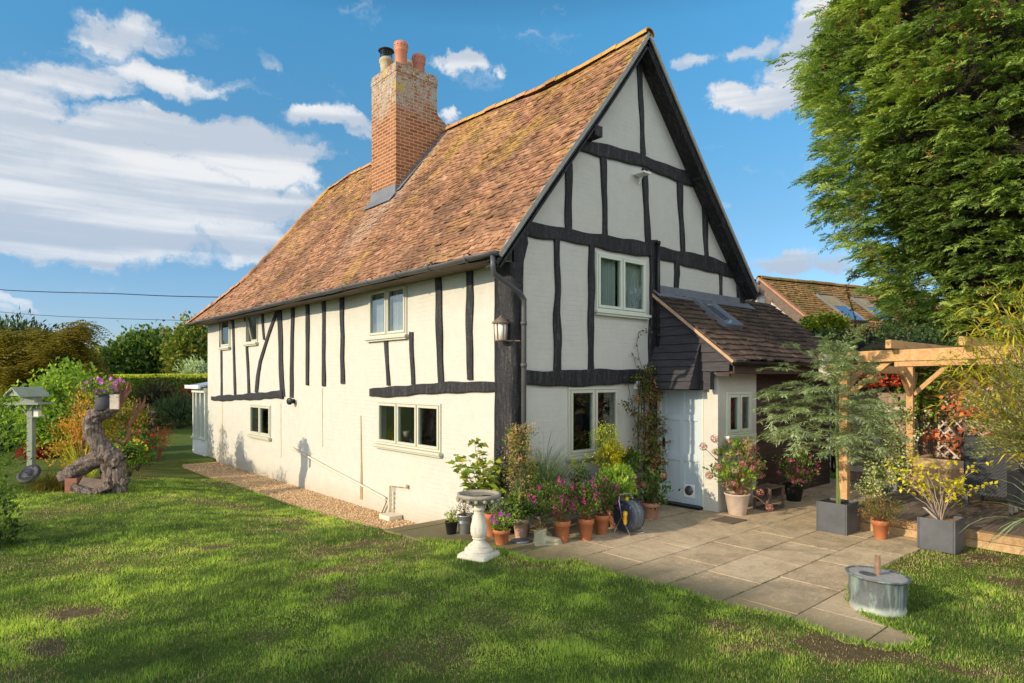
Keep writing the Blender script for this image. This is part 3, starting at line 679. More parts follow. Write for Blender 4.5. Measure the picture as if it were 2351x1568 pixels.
# ---- timber frame
def timber(mb, P, nrm, pts, thick=.03, horiz=False, step=.12, wob=.012, seed=0):
    """pts: (u, v, width) traced on the wall plane P; becomes a slightly crooked real beam standing proud of it"""
    rr = random.Random(seed * 7 + len(pts) + int(pts[0][0])); thick += .0011 * (seed % 6) + (.006 if horiz else 0)
    A = [P(u, v - w / 2) if horiz else P(u - w / 2, v) for u, v, w in pts]; B = [P(u, v + w / 2) if horiz else P(u + w / 2, v) for u, v, w in pts]
    LA_, LB_ = [], []
    ph = [rr.uniform(0, 6.28) for _ in range(6)]
    tot = 0
    for i in range(len(pts) - 1):
        L = ((A[i + 1] + B[i + 1]) / 2 - (A[i] + B[i]) / 2).length; n = max(1, int(L / step))
        for k in range(n + (1 if i == len(pts) - 2 else 0)):
            f = k / n; a = A[i].lerp(A[i + 1], f); b = B[i].lerp(B[i + 1], f); s = tot + L * f
            ac = (b - a).normalized()
            a = a + ac * wob * (math.sin(s * 3.1 + ph[0]) + .6 * math.sin(s * 8.3 + ph[1])) ; b = b + ac * wob * (math.sin(s * 2.7 + ph[2]) + .6 * math.sin(s * 9.1 + ph[3]))
            LA_.append(a); LB_.append(b)
        tot += L
    vs = []; fs = []; n = len(LA_)
    for a, b in zip(LA_, LB_):
        e = (b - a) * .08; vs += [a - nrm * .01, a + nrm * (thick * .8), a + e + nrm * thick, b - e + nrm * thick, b + nrm * (thick * .8), b - nrm * .01]
    for i in range(n - 1):
        for j in range(5): fs.append((i*6+j, i*6+j+1, (i+1)*6+j+1, (i+1)*6+j))
    fs += [(5, 4, 3, 2, 1, 0), tuple((n-1)*6 + j for j in range(6))]
    mb.add(vs, fs)
def fixn(o):
    bm = bmesh.new(); bm.from_mesh(o.data); bmesh.ops.recalc_face_normals(bm, faces=bm.faces[:]); bm.to_mesh(o.data); bm.free(); return o
LP = PL_['L']; GP = PL_['G']
def D2(pts, w): return [(440.9 + x * .4166, 571.6 + y * .4166, w) for x, y in pts]
tl = MB(); sd_ = 0
for pts, w in [([(163,560),(165,700),(166,808)], 3.2), ([(222,342),(230,450),(234,600),(240,805)], 4.2), ([(158,350),(158,552)], 2.4), ([(218,345),(219,400)], 3), ([(305,530),(311,650),(316,798)], 4.5), ([(300,325),(296,400)], 3.5),
               ([(390,315),(393,420),(400,500)], 4.2), ([(470,345),(425,470),(400,550),(378,620),(365,700),(357,790)], 6.5), ([(478,285),(482,330),(489,450),(492,600),(495,700),(503,812)], 9.5), ([(470,290),(486,330)], 12),
               ([(560,285),(557,420),(553,560),(552,700),(552,818)], 6.6), ([(640,268),(640,400),(639,600),(639,750)], 6.6), ([(728,250),(730,400),(727,600),(729,756)], 7.2), ([(828,232),(830,400),(832,480),(830,600),(833,742)], 8.4),
               ([(1072,505),(1078,620),(1086,752)], 7.6), ([(1212,458),(1216,600),(1222,748)], 8), ([(1357,98),(1362,250),(1364,400),(1370,600),(1376,742)], 12.5)]:
    timber(tl, LP, LN, D2(pts, w), .028, seed=sd_, wob=.009); sd_ += 1
timber(tl, LP, LN, [(1078,594,13.5),(1080,680,14),(1079,760,14.5),(1081,872,14)], .028, seed=31, wob=.01)
timber(tl, LP, LN, [(488,914.5,10),(530,913,13),(580,910,14),(620,907,17),(652,905,19)], .034, True, seed=41)
timber(tl, LP, LN, [(852,902,17),(900,899,22),(950,894,25),(1010,892,26),(1075,888,23),(1144,885,23)], .034, True, seed=42)
fixn(tl.build('timber_frame', M_TIMBER, cot))
tg = MB()
def D3(pts, w): return [(1126.8 + x * .4166, 65.3 + y * .4166, w) for x, y in pts]
for pts, w, h in [([(480,635),(560,660),(700,700),(840,737),(980,790),(1115,842),(1150,858)], 29, True), ([(811,178),(816,300),(826,480),(838,700)], 9.5, False),
               ([(150,1095),(250,1120),(400,1140),(600,1172),(720,1200),(860,1222),(1000,1256),(1200,1300),(1350,1348)], 32, True),
               ([(424,690),(424,900),(426,1120)], 13, False), ([(612,700),(620,850),(622,1000),(628,1140)], 11.5, False), ([(845,770),(847,950),(856,1100),(862,1190)], 10.5, False), ([(1036,850),(1040,1000),(1056,1232)], 10, False),
               ([(1166,930),(1178,1080),(1186,1270)], 8.5, False), ([(1017,1270),(1022,1350),(1018,1450)], 9.5, False), ([(1262,1350),(1264,1500)], 6.5, False), ([(355,1140),(362,1300),(366,1440),(361,1568),(364,1720),(361,1885)], 13.5, False)]:
    timber(tg, GP, GN, D3(pts, w), .03, h, seed=sd_, wob=.014); sd_ += 1
timber(tg, GP, GN, [(1355,556,12),(1356,700,11.5),(1355,780,12),(1355,852,13)], .03, seed=52)
timber(tg, GP, GN, [(1190,868,36),(1290,868,37),(1400,866,35),(1482,864,36)], .033, True, seed=53)
timber(tg, GP, GN, [(1497,552,16),(1498,700,16),(1497,800,18),(1497,1140,17)], .05, seed=54)
timber(tg, GP, GN, [(1697,640,14),(1698,700,13)], .05, seed=55)
def wpoly(mb, pts, thick=.03):
    mb.prism([Vector((x, .0, z)) for x, z in pts], (0, -thick, 0))
inn = [(1212,509),(1250,450),(1293,384),(1325,336),(1356,290),(1400,228),(1460,142)]
q = [(p.x, p.z) for p in (GP(u, v) for u, v in inn)]
x0 = q[0][0]; wpoly(tg, [(x0 - .42, zl(x0 - .42) - .10)] + [(q[0][0] - .35, q[0][1] - .16)] + q + [(RB - .1, 7.14), (RB - .1, zl(RB - .1) - .09)], .032)
inn = [(1468,144),(1502,215),(1543,307),(1585,399),(1612,453),(1643,532),(1679,611),(1690,650),(1692,690)]
q = [(p.x, p.z) for p in (GP(u, v) for u, v in inn)]
wpoly(tg, [(RB - .1, zl(RB - .1) - .10), (RB, 7.24)] + [(5.70, zr(5.70) - .10), (5.70, 3.3)] + q[::-1] + [(RB - .1, 7.0)], .036)
# jowled head of the corner post on the gable side
q = [GP(u, v) for u, v in [(1164,562),(1204,520),(1208,560),(1198,600),(1192,660),(1190,760),(1166,760)]]
tg.prism([Vector((max(p.x, .0), 0, p.z)) for p in q], (0, -.038, 0))
for (u, v) in [(1354,308),(1600,407),(1712,652)]:
    p = PY(u, v, -.1); tg.obox(p, (1, 0, 0), (0, 1, 0), (0, 0, 1), .08, .17, .075)
fixn(tg.build('gable_timber_frame', M_TIMBER, cot))
cp = MB(); vs = []; fs = []; n = 40; sec = [(-.055, .30), (-.075, .15), (-.07, -.03), (-.03, -.075), (.06, -.08), (.15, -.06), (.15, .0), (.05, .05), (-.01, .30)]
for i in range(n):
    z = -.05 + 3.6 * i / (n - 1)
    for j, (x, y) in enumerate(sec):
        e = .014 * math.sin(z * 4.1 + j * 2.2) + .009 * math.sin(z * 11 + j * 1.3); vs.append((x + (e if j < 8 else 0), y + e * .8, z))
m = len(sec)
for i in range(n - 1):
    for j in range(m): fs.append((i*m+j, i*m+(j+1) % m, (i+1)*m+(j+1) % m, (i+1)*m+j))
cp.smooth = True; cp.add(vs, fs); fixn(cp.build('corner_post', M_TIMBER, cot))

# ---- roof
def np_s(f): return f
HIP_S = [0, .06, .10, .25, .40, .60, .80, .95, 1.0]; HIP_Y = [13.5, 13.05, 12.5, 11.35, 11.1, 10.98, 10.85, 10.55, 9.35]
def hipy(s): return float(np.interp(s, HIP_S, HIP_Y))
def ridge_add(y): return float(np.interp(y, [-.3, .6, 2, 3.5, 5, 7, 9.3, 13], [0.03, -.02, -.05, .02, .07, .10, .15, .15]))
def wav(y, s): return .030 * math.sin(y * .9 + s * 3) * math.sin(y * .37 + 1) + .016 * math.sin(y * 2.3 + s * 7)
def SL(s, y):
    return Vector((-.46 + 3.04 * s, y, 3.60 + 3.77 * s + ridge_add(y) * s - .05 * math.sin(math.pi * s) + wav(y, s)))
def SR(s, y):
    return Vector((5.96 - 3.38 * s, y, 3.72 + 3.65 * s + ridge_add(y) * s - .03 * math.sin(math.pi * s)))
def tiles(mb, S, amin, amax, rows, tw, flip=False, lift=.022, th=.013, jit=1.0, seed=3, colorf=None, skip=None):
    rr = random.Random(seed); ds = 1 / rows
    for r in range(rows):
        s0 = r * ds - ds * .25; s1 = (r + 1) * ds + ds * .1
        a = amin(r * ds) - (tw / 2 if r % 2 else 0); lim = amax(r * ds); lo = amin(r * ds)
        while a < lim:
            w = tw * rr.uniform(.96, 1.03); b0 = max(a, lo); b1 = min(a + w, lim)
            a += w
            if b1 - b0 < .02: continue
            if skip and skip((b0 + b1) / 2, r * ds): continue
            g = .004; e0 = rr.gauss(0, .10) * ds * jit; k = rr.gauss(0, .0045) * jit; k2 = rr.gauss(0, .0045) * jit
            p0 = S(s0 + e0, b0 + g); p1 = S(s0 + e0 + rr.gauss(0, .03) * ds, b1 - g); p2 = S(s1, b1 - g); p3 = S(s1, b0 + g)
            nn = (p1 - p0).cross(p3 - p0).normalized()
            if nn.z < 0: nn = -nn
            q0 = p0 + nn * (lift + k); q1 = p1 + nn * (lift + k2); q2 = p2 + nn * .004; q3 = p3 + nn * .004
            qm = (q0 + q1) / 2 + nn * .004
            mb.ti = min(1, max(0, rr.gauss(.5, .22))) if colorf is None else colorf(rr, (b0 + b1) / 2, r * ds)
            mb.add([q0, qm, q1, q2, q3, q0 - nn * th, q1 - nn * th, qm - nn * th], [(0, 1, 3, 4) if False else (4, 0, 1), (4, 1, 3), (3, 1, 2), (0, 5, 7, 1), (1, 7, 6, 2), (0, 4, 5), (2, 6, 3)])
rf = MB()
tiles(rf, SL, lambda s: -.30, hipy, 60, .155, jit=1.5, lift=.0175, th=.012, skip=lambda a, s: 5.22 < a < 6.15 and .60 < s < .97)
def under(mb, S, y0, yf, rows=14, cols=30, down=.07):
    vs = []; fs = []
    for i in range(rows + 1):
        s = i / rows; ye = yf(s)
        for j in range(cols + 1): vs.append(S(s, y0 + (ye - y0) * j / cols) - Vector((0, 0, .012)))
    N = len(vs); vs += [v - Vector((0, 0, down)) for v in vs]; C = cols + 1
    for i in range(rows):
        for j in range(cols):
            a = i*C+j; fs += [(a, a+1, a+C+1, a+C), (a+N, a+C+N, a+C+1+N, a+1+N)]
        a = i*C; fs.append((a, a+C, a+C+N, a+N)); a = i*C+cols; fs.append((a, a+N, a+C+N, a+C))
    for j in range(cols): fs.append((j, j+N, j+1+N, j+1)); a = rows*C+j; fs.append((a, a+1, a+1+N, a+N))
    mb.add(vs, fs)
roof = rf.build('roof', M_TILE, cot)
us = MB(); under(us, SL, -.285, hipy); under(us, SR, -.285, hipy); fixn(us.build('roof_underside', M_TIMBER, cot))
rs = MB(); tiles(rs, SR, lambda s: -.30, hipy, 30, .33, seed=9); rs.build('rear_slope_tiles', M_TILE, cot)
# hipped end between the two hip lines
hm = MB(); vs = []; fs = []; K = 24
for i in range(K + 1):
    s = i / K; a = SL(s, hipy(s)); b = SR(s, hipy(s))
    for j in range(9): vs.append(a.lerp(b, j / 8) - Vector((0, 0, .005)))
for i in range(K):
    for j in range(8): fs.append((i*9+j, i*9+j+1, (i+1)*9+j+1, (i+1)*9+j))
hm.add(vs, fs); fixn(hm.build('hipped_end_tiles', M_TILE, cot))
# ridge and hip tiles: half round
def ridge_run(mb, pts, r=.105, L=.30, rr=random.Random(5)):
    pts = [Vector(p) for p in pts]; seg = []; 
    for i in range(len(pts) - 1):
        n = max(1, round((pts[i+1] - pts[i]).length / L))
        for k in range(n): seg.append((pts[i].lerp(pts[i+1], k / n), pts[i].lerp(pts[i+1], (k + 1) / n)))
    for a, b in seg:
        d = (b - a).normalized(); a = a - d * .01; b = b + d * .01; sdv = d.cross(ZT).normalized(); u2 = sdv.cross(d).normalized()
        dz = rr.gauss(0, .006); vs = []; m = 7; rj = r * rr.uniform(.95, 1.06)
        for p, rad in ((a, rj * 1.05), (b, rj * .97)):
            for j in range(m):
                an = math.pi * (-.08 + 1.16 * j / (m - 1)); vs.append(p + sdv * rad * math.cos(an) + u2 * (rad * .75 * math.sin(an) + dz))
        for p, rad in ((a, rj * .86), (b, rj * .8)):
            for j in range(m):
                an = math.pi * (-.08 + 1.16 * j / (m - 1)); vs.append(p + sdv * rad * math.cos(an) + u2 * (rad * .72 * math.sin(an) + dz))
        mb.ti = rr.uniform(.5, 1); mb.smooth = True
        mb.add(vs, [(j, j+1, m+j+1, m+j) for j in range(m-1)]); mb.smooth = False
        mb.add(vs, [(j, 2*m+j, 2*m+j+1, j+1) for j in range(m-1)] + [(m+j, m+j+1, 3*m+j+1, 3*m+j) for j in range(m-1)])
rt = MB(); top = Vector((0, 0, -.01))
ridge_run(rt, [Vector((RB, y, 7.37 + ridge_add(y))) + top for y in (-.30, .6, 1.4, 2.2, 3, 4, 5.1)]); ridge_run(rt, [Vector((RB, y, 7.37 + ridge_add(y))) + top for y in (6.25, 7, 8, 9.35)])
ridge_run(rt, [SL(s, hipy(s)) for s in (1, .95, .8, .6, .4, .25, .1, .0)], .085, .2)
M_RIDGE = tile_mat('lichened_ridge_tiles', [(.0, (.30, .14, .07)), (.5, (.45, .20, .09)), (1, (.52, .30, .16))], (.60, .40, .05), 1.0, .8, (.14, .08, .05))
rt.build('ridge_tiles', M_RIDGE, cot)
# verge: mortar bed, bargeboards, soffit
vg = MB()
for S, s0 in ((SL, 0), (SR, 0)):
    pts = [S(i / 12, -.29) for i in range(13)]
    for i in range(12): vg.bar(pts[i] - Vector((0, 0, .035)), pts[i+1] - Vector((0, 0, .035)), .03, .06)
fixn(vg.build('verge_mortar', plain('grey_mortar', (.34, .32, .27), .9, .3, 20, .4), cot))
bb = MB()
for S in (SL, SR):
    pts = [S(i / 12, -.250) - Vector((0, 0, .15)) for i in range(13)]
    for i in range(12): bb.bar(pts[i], pts[i+1], .03, .11)
    pts = [S(i / 12, -.13) - Vector((0, 0, .17)) for i in range(13)]
    for i in range(12): bb.bar(pts[i], pts[i+1], .27, .02)
fixn(bb.build('bargeboard', M_TIMBER, cot))
# gutter with brackets, swan neck and downpipe
def gutter(mb, a, b, r=.058, n=24, brk=None, bump_=0.0):
    a = Vector(a); b = Vector(b); d = (b - a).normalized(); sd1 = d.cross(ZT).normalized(); m = 9
    vs = []
    for i in range(n + 1):
        p = a.lerp(b, i / n) + Vector((0, 0, bump_ * math.sin(i * 2.1)))
        for rad in (r, r * .9):
            for j in range(m): an = math.pi * j / (m - 1); vs.append(p + sd1 * rad * math.cos(an) - ZT * rad * math.sin(an))
    fs = []
    for i in range(n):
        o0 = i * 2 * m; o1 = (i + 1) * 2 * m
        for j in range(m - 1): fs += [(o0+j, o0+j+1, o1+j+1, o1+j), (o0+m+j, o1+m+j, o1+m+j+1, o0+m+j+1)]
        fs += [(o0, o1, o1+m, o0+m), (o0+m-1, o0+2*m-1, o1+2*m-1, o1+m-1)]
    for e in (0, n): o0 = e * 2 * m; fs.append(tuple(o0 + j for j in range(m)))
    mb.smooth = True; mb.add(vs, fs); mb.smooth = False
gt = MB(); gutter(gt, (-.51, -.30, 3.60), (-.51, 13.45, 3.585), bump_=.006)
for i in range(16):
    y = .3 + i * .86; vs = [];
    gt.lathe((-.51, y, 3.592), [(.064, -.022), (.066, 0), (.064, .022)], 16, axis=Matrix.Rotation(R(90), 3, 'X'), capb=False, capt=False)
fixn(gt.build('gutter', M_GUTTER, cot))
dp = MB(); dp.tube([(-.51, -.22, 3.55), (-.51, -.22, 3.40), (-.47, -.20, 3.33), (-.02, -.17, 3.14), (.07, -.16, 3.06), (.075, -.15, 2.95), (.075, -.145, .32)], .034, 12)
for z in (2.75, 2.2, 1.4): dp.lathe((.075, -.147, z), [(.042, -.025), (.042, .025)], 14)
fixn(dp.build('downpipe', M_GUTTER, cot))
d2 = MB(); d2.tube([GP(1499, 556) + Vector((0, -.10, 0)), GP(1499, 640) + Vector((0, -.10, 0)), GP(1499, 822) + Vector((0, -.10, 0))], .032, 12)
for v in (560, 690, 770): d2.lathe(GP(1499, v) + Vector((0, -.10, 0)), [(.04, -.02), (.04, .02)], 12)
fixn(d2.build('downpipe', M_BLKPL, cot))
# wall plate strip under the eaves
wp = MB(); wp.box(-.43, -.005, .0, 13.2, 3.555, 3.575); wp.build('soffit', M_OLDWOOD, cot)

# ---- chimney
CX0, CX1, CY0, CY1, CZ = 1.36, 2.39, 5.19, 6.20, 8.60
ch = MB(); ch.box(CX0, CX1, CY0, CY1, 5.2, CZ - .20); ch.box(CX0 - .012, CX1 + .012, CY0 - .012, CY1 + .012, CZ - .20, CZ - .07); ch.box(CX0 + .004, CX1 - .004, CY0 + .004, CY1 - .004, CZ - .07, CZ)
ch.prism([(CX1, CY0 + .006, 7.79), (CX1, CY0 + .006, 6.6), (2.78, CY0 + .006, 6.6), (2.78, CY0 + .006, 7.50)], (0, .99, 0))
chim = fixn(ch.build('chimney', M_BRICK, cot))
fl = MB(); fl.lathe(((CX0 + CX1) / 2, (CY0 + CY1) / 2, CZ), [(.60, 0), (.52, .05), (.42, .08)], 4); fl.build('flaunching', M_CONC, chim)
def pot(mb, x, y, prof): mb.lathe((x, y, CZ - .02), prof, 24, capb=False)
for (x, y, mat, hh, rr_) in ((1.66, 5.48, plain('orange_chimney_clay', (.50, .19, .10), .6, .12, 4, .1), .60, .145), (2.13, 5.52, plain('orange_chimney_clay', (.46, .17, .10), .6, .12, 4, .1), .50, .145), (2.12, 5.97, M_BUFF, .52, .13), (1.60, 5.99, M_BUFF, .44, .13)):
    p = MB(); h = hh
    if mat != M_BUFF: pot(p, x, y, [(rr_ * .88, 0), (rr_ * .9, h - .19), (rr_ * 1.02, h - .17), (rr_ * .92, h - .15), (rr_ * 1.05, h - .12), (rr_ * 1.06, h - .03), (rr_ * .98, h), (rr_ * .75, h), (rr_ * .7, h - .1), (.01, h - .11)])
    else: pot(p, x, y, [(rr_ * 1.05, 0), (rr_ * .9, h * .5), (rr_ * 1.05, h * .62), (rr_ * .95, h * .7), (rr_ * 1.2, h * .82), (rr_ * 1.2, h * .9), (rr_, h), (rr_ * .8, h), (.01, h - .05)])
    if mat != M_BUFF:
        hb = p; p.mi = 1
        for j in range(12):
            a = 2 * math.pi * j / 12; hb.lathe((x + math.cos(a) * rr_ * 1.06, y + math.sin(a) * rr_ * 1.06, CZ - .02 + h - .075), [(.012, -.002), (.012, .002)], 8, axis=Matrix.Rotation(a, 3, 'Z') @ Matrix.Rotation(R(90), 3, 'Y'))
    p.build('chimney_pot', [mat, M_BLKPL], chim)
cw = MB(); cx, cy, cz = 1.60, 5.99, CZ + .42
for j in range(16):
    a = 2 * math.pi * j / 16; cw.bar((cx + .13 * math.cos(a), cy + .13 * math.sin(a), cz), (cx + .13 * math.cos(a), cy + .13 * math.sin(a), cz + .17), .006, .006)
for z in (.05, .09, .13): cw.lathe((cx, cy, cz + z), [(.134, -.003), (.134, .003)], 20, capb=False, capt=False)
cw.lathe((cx, cy, cz + .165), [(.175, 0), (.16, .02), (.09, .05), (.01, .065)], 24); cw.build('cowl', M_BLKPL, chim)
ld = MB(); zb = zl(CX0) + .03
ld.prism([(CX0 - .012, CY0 - .012, zb - .2), (CX0 - .012, CY1 + .012, zb - .2), (CX0 - .012, CY1 + .012, zb + .17), (CX0 - .012, CY0 - .012, zb + .17)], (-.01, 0, 0))
pts = []; nst = 11
for i in range(nst):
    xa = CX0 - .01 + (2.80 - CX0) * i / nst; xb = CX0 - .01 + (2.80 - CX0) * (i + 1) / nst; pts += [(xa, zl(xa) + .17), (xb, zl(xa) + .17)]
poly = [(CX0 - .01, zl(CX0) - .12)] + pts + [(2.80, zl(2.80) - .25)]
ld.prism([(x, CY0 - .008, z) for x, z in poly], (0, -.01, 0))
a = Vector((CX0 - .16, 0, zl(CX0 - .16) + .045)); ld.bar((CX0 - .12, CY0 - .08, zl(CX0 - .12) + .06), (CX0 - .12, CY1 + .05, zl(CX0 - .12) + .06), .24, .012, up=(-1.24, 0, 1))
ld.bar((CX0, CY0 - .06, zl(CX0) + .06), (2.6, CY0 - .06, zl(2.6) + .06), .14, .012, up=(-1.24, 0, 1))
fixn(ld.build('lead_flashing', M_LEAD, chim))

# ---- small things fixed to the walls
pm = MB()
p0 = PX(716, 1025, -.05); 
def LQ(x, y, off=-.05): return PX(440.9 + x * .4166, 571.6 + y * .4166, off)
pm.tube([LQ(542, 1090), LQ(740, 1200), LQ(925, 1297), LQ(1062, 1372), LQ(1070, 1392), LQ(1028, 1485)], .017, 10)
pm.tube([LQ(1180, 1308), LQ(1096, 1298), LQ(1088, 1304), LQ(1086, 1335), LQ(1086, 1480)], .024, 10)
pm.lathe(LQ(1178, 1308), [(.034, -.02), (.034, .02)], 12, axis=Matrix.Rotation(R(90), 3, 'X'))
pm.tube([LQ(1108, 1310, -.03), LQ(1106, 1400, -.03), LQ(1102, 1480, -.03)], .012, 8)
for yy in (1345, 1372, 1398, 1425): pm.lathe(LQ(1107, yy, -.03), [(.02, -.012), (.02, .012)], 8)
for x, y in ((600, 1122), (740, 1200), (925, 1297)): pm.lathe(LQ(x, y), [(.024, -.012), (.024, .012)], 10, axis=Matrix.Rotation(R(90), 3, 'X'))
pm.box(-.26, -.02, 2.7, 3.02, -.275, -.20)
fixn(pm.build('waste_pipe', M_CPIPE, cot))
vm = MB(); c = PX(670, 921, -.06); vm.lathe(c, [(.05, -.06), (.05, .05), (.075, .06), (.075, .085), (.03, .09)], 18, axis=Matrix.Rotation(R(-90), 3, 'Y') @ Matrix.Rotation(R(25), 3, 'X')); vm.tube([c, c + Vector((0, .16, .01))], .03, 8); vm.build('flue_vent', M_BLKPL, cot)
ob = MB(); c = PY(1463, 884, -.03); ob.obox(c, GA, GN, ZT, .055, .035, .065); ob.build('outlet_box', M_WHITE, cot, bevel=.006)
sl = MB(); c = PY(1474, 399, -.12); sl.obox(c, GA, GN, ZT, .09, .1, .012); sl.tube([c + Vector((.05, .02, 0)), c + Vector((.05, .1, -.12))], .012, 6); sl.build('bracket_shelf', M_WHITE, cot)
# rendered seams running down the plaster and a rust coloured crack
M_SEAM = plain('old_cream_render', (.60, .50, .34), .85, .25, 20, .6)
for x, ys, w in ((166, (850, 1210), 6), (490, (840, 1150), 2.2), (719, (765, 1090), 2.2)):
    sm_ = MB()
    timber(sm_, LP, LN, [(440.9 + x * .4166, 571.6 + y * .4166, w * .5) for y in np.linspace(ys[0], ys[1], 9)], .006, seed=int(x), wob=.006); fixn(sm_.build('plaster_seam', M_SEAM, cot))

ck = MB(); timber(ck, LP, LN, [(829, 954, .8), (829.5, 1020, 1.8), (830, 1080, 3.6), (830, 1146, 6.5)], .005, seed=77, wob=.004); fixn(ck.build('rusty_stain_strip', plain('rust_stained_render', (.36, .25, .12), .9, .3, 16, .4), cot))

# ---- lean-to extension (part of the cottage)
EAVE_Y, EAVE_Z, ES = -1.47, 2.30, .782
def ez(y): return EAVE_Z + (y - EAVE_Y) * ES
def SE(s, x): y = EAVE_Y + 1.62 * s; return Vector((x, y, ez(y) + .01 * math.sin(x * 2)))
et = MB(); def_c = lambda rr, a, s: min(1, max(0, rr.gauss(.5 + .18 * (s < .35), .2)))
EN = Vector((0, -ES, 1)).normalized()
def PE(u, v, h=.0): d = ray(u, v); p0 = Vector((0, EAVE_Y, EAVE_Z)) + EN * h; return CAM + d * ((p0 - CAM).dot(EN) / d.dot(EN))
sk = [PE(1581, 690), PE(1628, 701), PE(1701, 756), PE(1664, 755)]
skx0 = (sk[0].x + sk[3].x) / 2; skx1 = (sk[1].x + sk[2].x) / 2; sky0 = (sk[2].y + sk[3].y) / 2; sky1 = (sk[0].y + sk[1].y) / 2
tiles(et, SE, lambda s: 3.0, lambda s: 7.32, 15, .19, lift=.034, th=.024, jit=.9, seed=21, colorf=def_c, skip=lambda a, s: skx0 < a < skx1 and sky0 < EAVE_Y + 1.62 * s < sky1 - .02)
et.build('lean_to_roof', M_DTILE, cot)
eu = MB(); eu.prism([(3.03, EAVE_Y + .03, EAVE_Z - .015), (3.03, .12, ez(.12) - .03), (3.03, .12, ez(.12) - .11), (3.03, EAVE_Y + .03, EAVE_Z - .09)], (4.27, 0, 0)); fixn(eu.build('lean_to_roof_underside', M_BOARD, cot))
vb = MB(); vb.bar((2.995, EAVE_Y, EAVE_Z - .03), (2.995, .0, ez(0) - .03), .022, .040); fixn(vb.build('verge_board', plain('pinkish_new_wood', (.50, .32, .20), .7, .25, 8, .2), cot))
sw = MB(); z = 1.86; yr = lambda zz: -(ez(0) - zz) / ES
while z < ez(0) - .08:
    z1 = min(z + .145, ez(0) - .05); ylo = -.97 if z < 2.11 else -1.36
    a = max(ylo, yr(z) + .05); b = max(ylo, yr(z1) + .05)
    P = [(0, z - .012), (a, z - .012), (b, z1), (0, z1)]
    vs = [(3.11, y, q_) for y, q_ in P] + [(3.062, P[0][0], P[0][1]), (3.062, P[1][0], P[1][1]), (3.088, P[2][0], P[2][1]), (3.088, P[3][0], P[3][1])]
    sw.add(vs, [(0,1,2,3), (7,6,5,4), (0,4,5,1), (1,5,6,2), (2,6,7,3), (3,7,4,0)]); z += .145
sw.box(3.07, 3.12, -1.36, -.97, 2.06, 2.10)
fixn(sw.build('side_weatherboarding', M_BOARD, cot))
hd = MB()      # boarded hood over the door
n = 6
for i in range(n):
    f0, f1 = i / n, (i + 1) / n; xa, za = 3.06 - .30 * f0, 2.56 - .69 * f0; xb, zb_ = 3.06 - .30 * f1, 2.56 - .69 * f1
    hd.prism([(xa, .0, za), (xb - .02, .0, zb_), (xb, .0, zb_ - .012), (xa + .02, .0, za - .03)], (0, -.885, 0))
hd.prism([(3.06, -.87, 2.53), (2.765, -.87, 1.87), (3.06, -.87, 1.87)], (0, .03, 0))
hd.box(2.95, 3.06, -1.12, -1.02, 1.86, 2.12); hd.box(3.0, 3.06, -1.36, -1.30, 1.86, 2.10) if False else None
fixn(hd.build('door_hood', M_BOARD, cot))
ew = MB(); a0, a1, z0, z1 = RECT['w8']
wallmesh('lean_to_front_wall', [(EX, -.1), (4.31, -.1), (4.31, 2.32), (EX, 2.32)], [RECT['w8']], lambda a, z: Vector((a, EY, z)), Vector((0, .14, 0)), M_CREAM, cot)
ew.box(EX, EX + .14, EY + .14, -.88, -.1, 2.3); ew.box(EX, EX + .14, -.88, -.02, 1.92, 2.3); ew.box(EX + .03, EX + .2, -.12, 0.0, -.1, 1.92)
fixn(ew.build('side_pier', M_CREAM, cot))
bw = MB(); z = -.02
while z < 2.2: 
    bw.add([(4.32, EY + .03, z), (7.25, EY + .03, z), (7.25, EY + .055, z + .15), (4.32, EY + .055, z + .15), (4.32, EY + .09, z), (7.25, EY + .09, z), (7.25, EY + .09, z + .15), (4.32, EY + .09, z + .15)], [(0,1,2,3), (0,4,5,1), (0,3,7,4), (1,5,6,2)]); z += .142
bw.box(4.32, 7.25, EY + .09, EY + .2, -.1, 2.3); bw.prism([(7.12, EY + .2, -.1), (7.12, .25, -.1), (7.12, .25, ez(.1) - .15), (7.12, EY + .2, ez(EY + .2) - .15)], (.13, 0, 0))
fixn(bw.build('front_weatherboarding', M_BBOARD, cot))
fs_ = MB(); fs_.box(3.10, 7.25, -1.40, EY - .004, 2.10, 2.135); fs_.box(3.115, 7.25, -1.42, -1.395, 2.10, 2.27); fs_.build('fascia', M_BBOARD, cot)
eg = MB(); gutter(eg, (3.0, -1.485, 2.285), (7.3, -1.485, 2.275), .055, 10)
for i in range(7): eg.lathe((3.3 + i * .6, -1.485, 2.28), [(.06, -.02), (.062, 0), (.06, .02)], 14, axis=Matrix.Rotation(R(90), 3, 'Y'), capb=False, capt=False)
fixn(eg.build('lean_to_gutter', M_BLKPL, cot))
lf = MB(); lf.box(3.12, 5.74, -.05, -.035, 3.36, 3.56); lf.bar((3.0, -.10, ez(-.10) + .048), (6.1, -.10, ez(-.10) + .048), .20, .012, up=EN); fixn(lf.build('lead_apron', M_LEAD, cot))
window(cot, 'E', 'w8', 2, M_SAGEL)
iw = MB(); iw.box(EX + .16, 4.3, EY + .5, EY + .56, 0, 2.2); iw.build('inner_wall', M_DARKIN, cot)
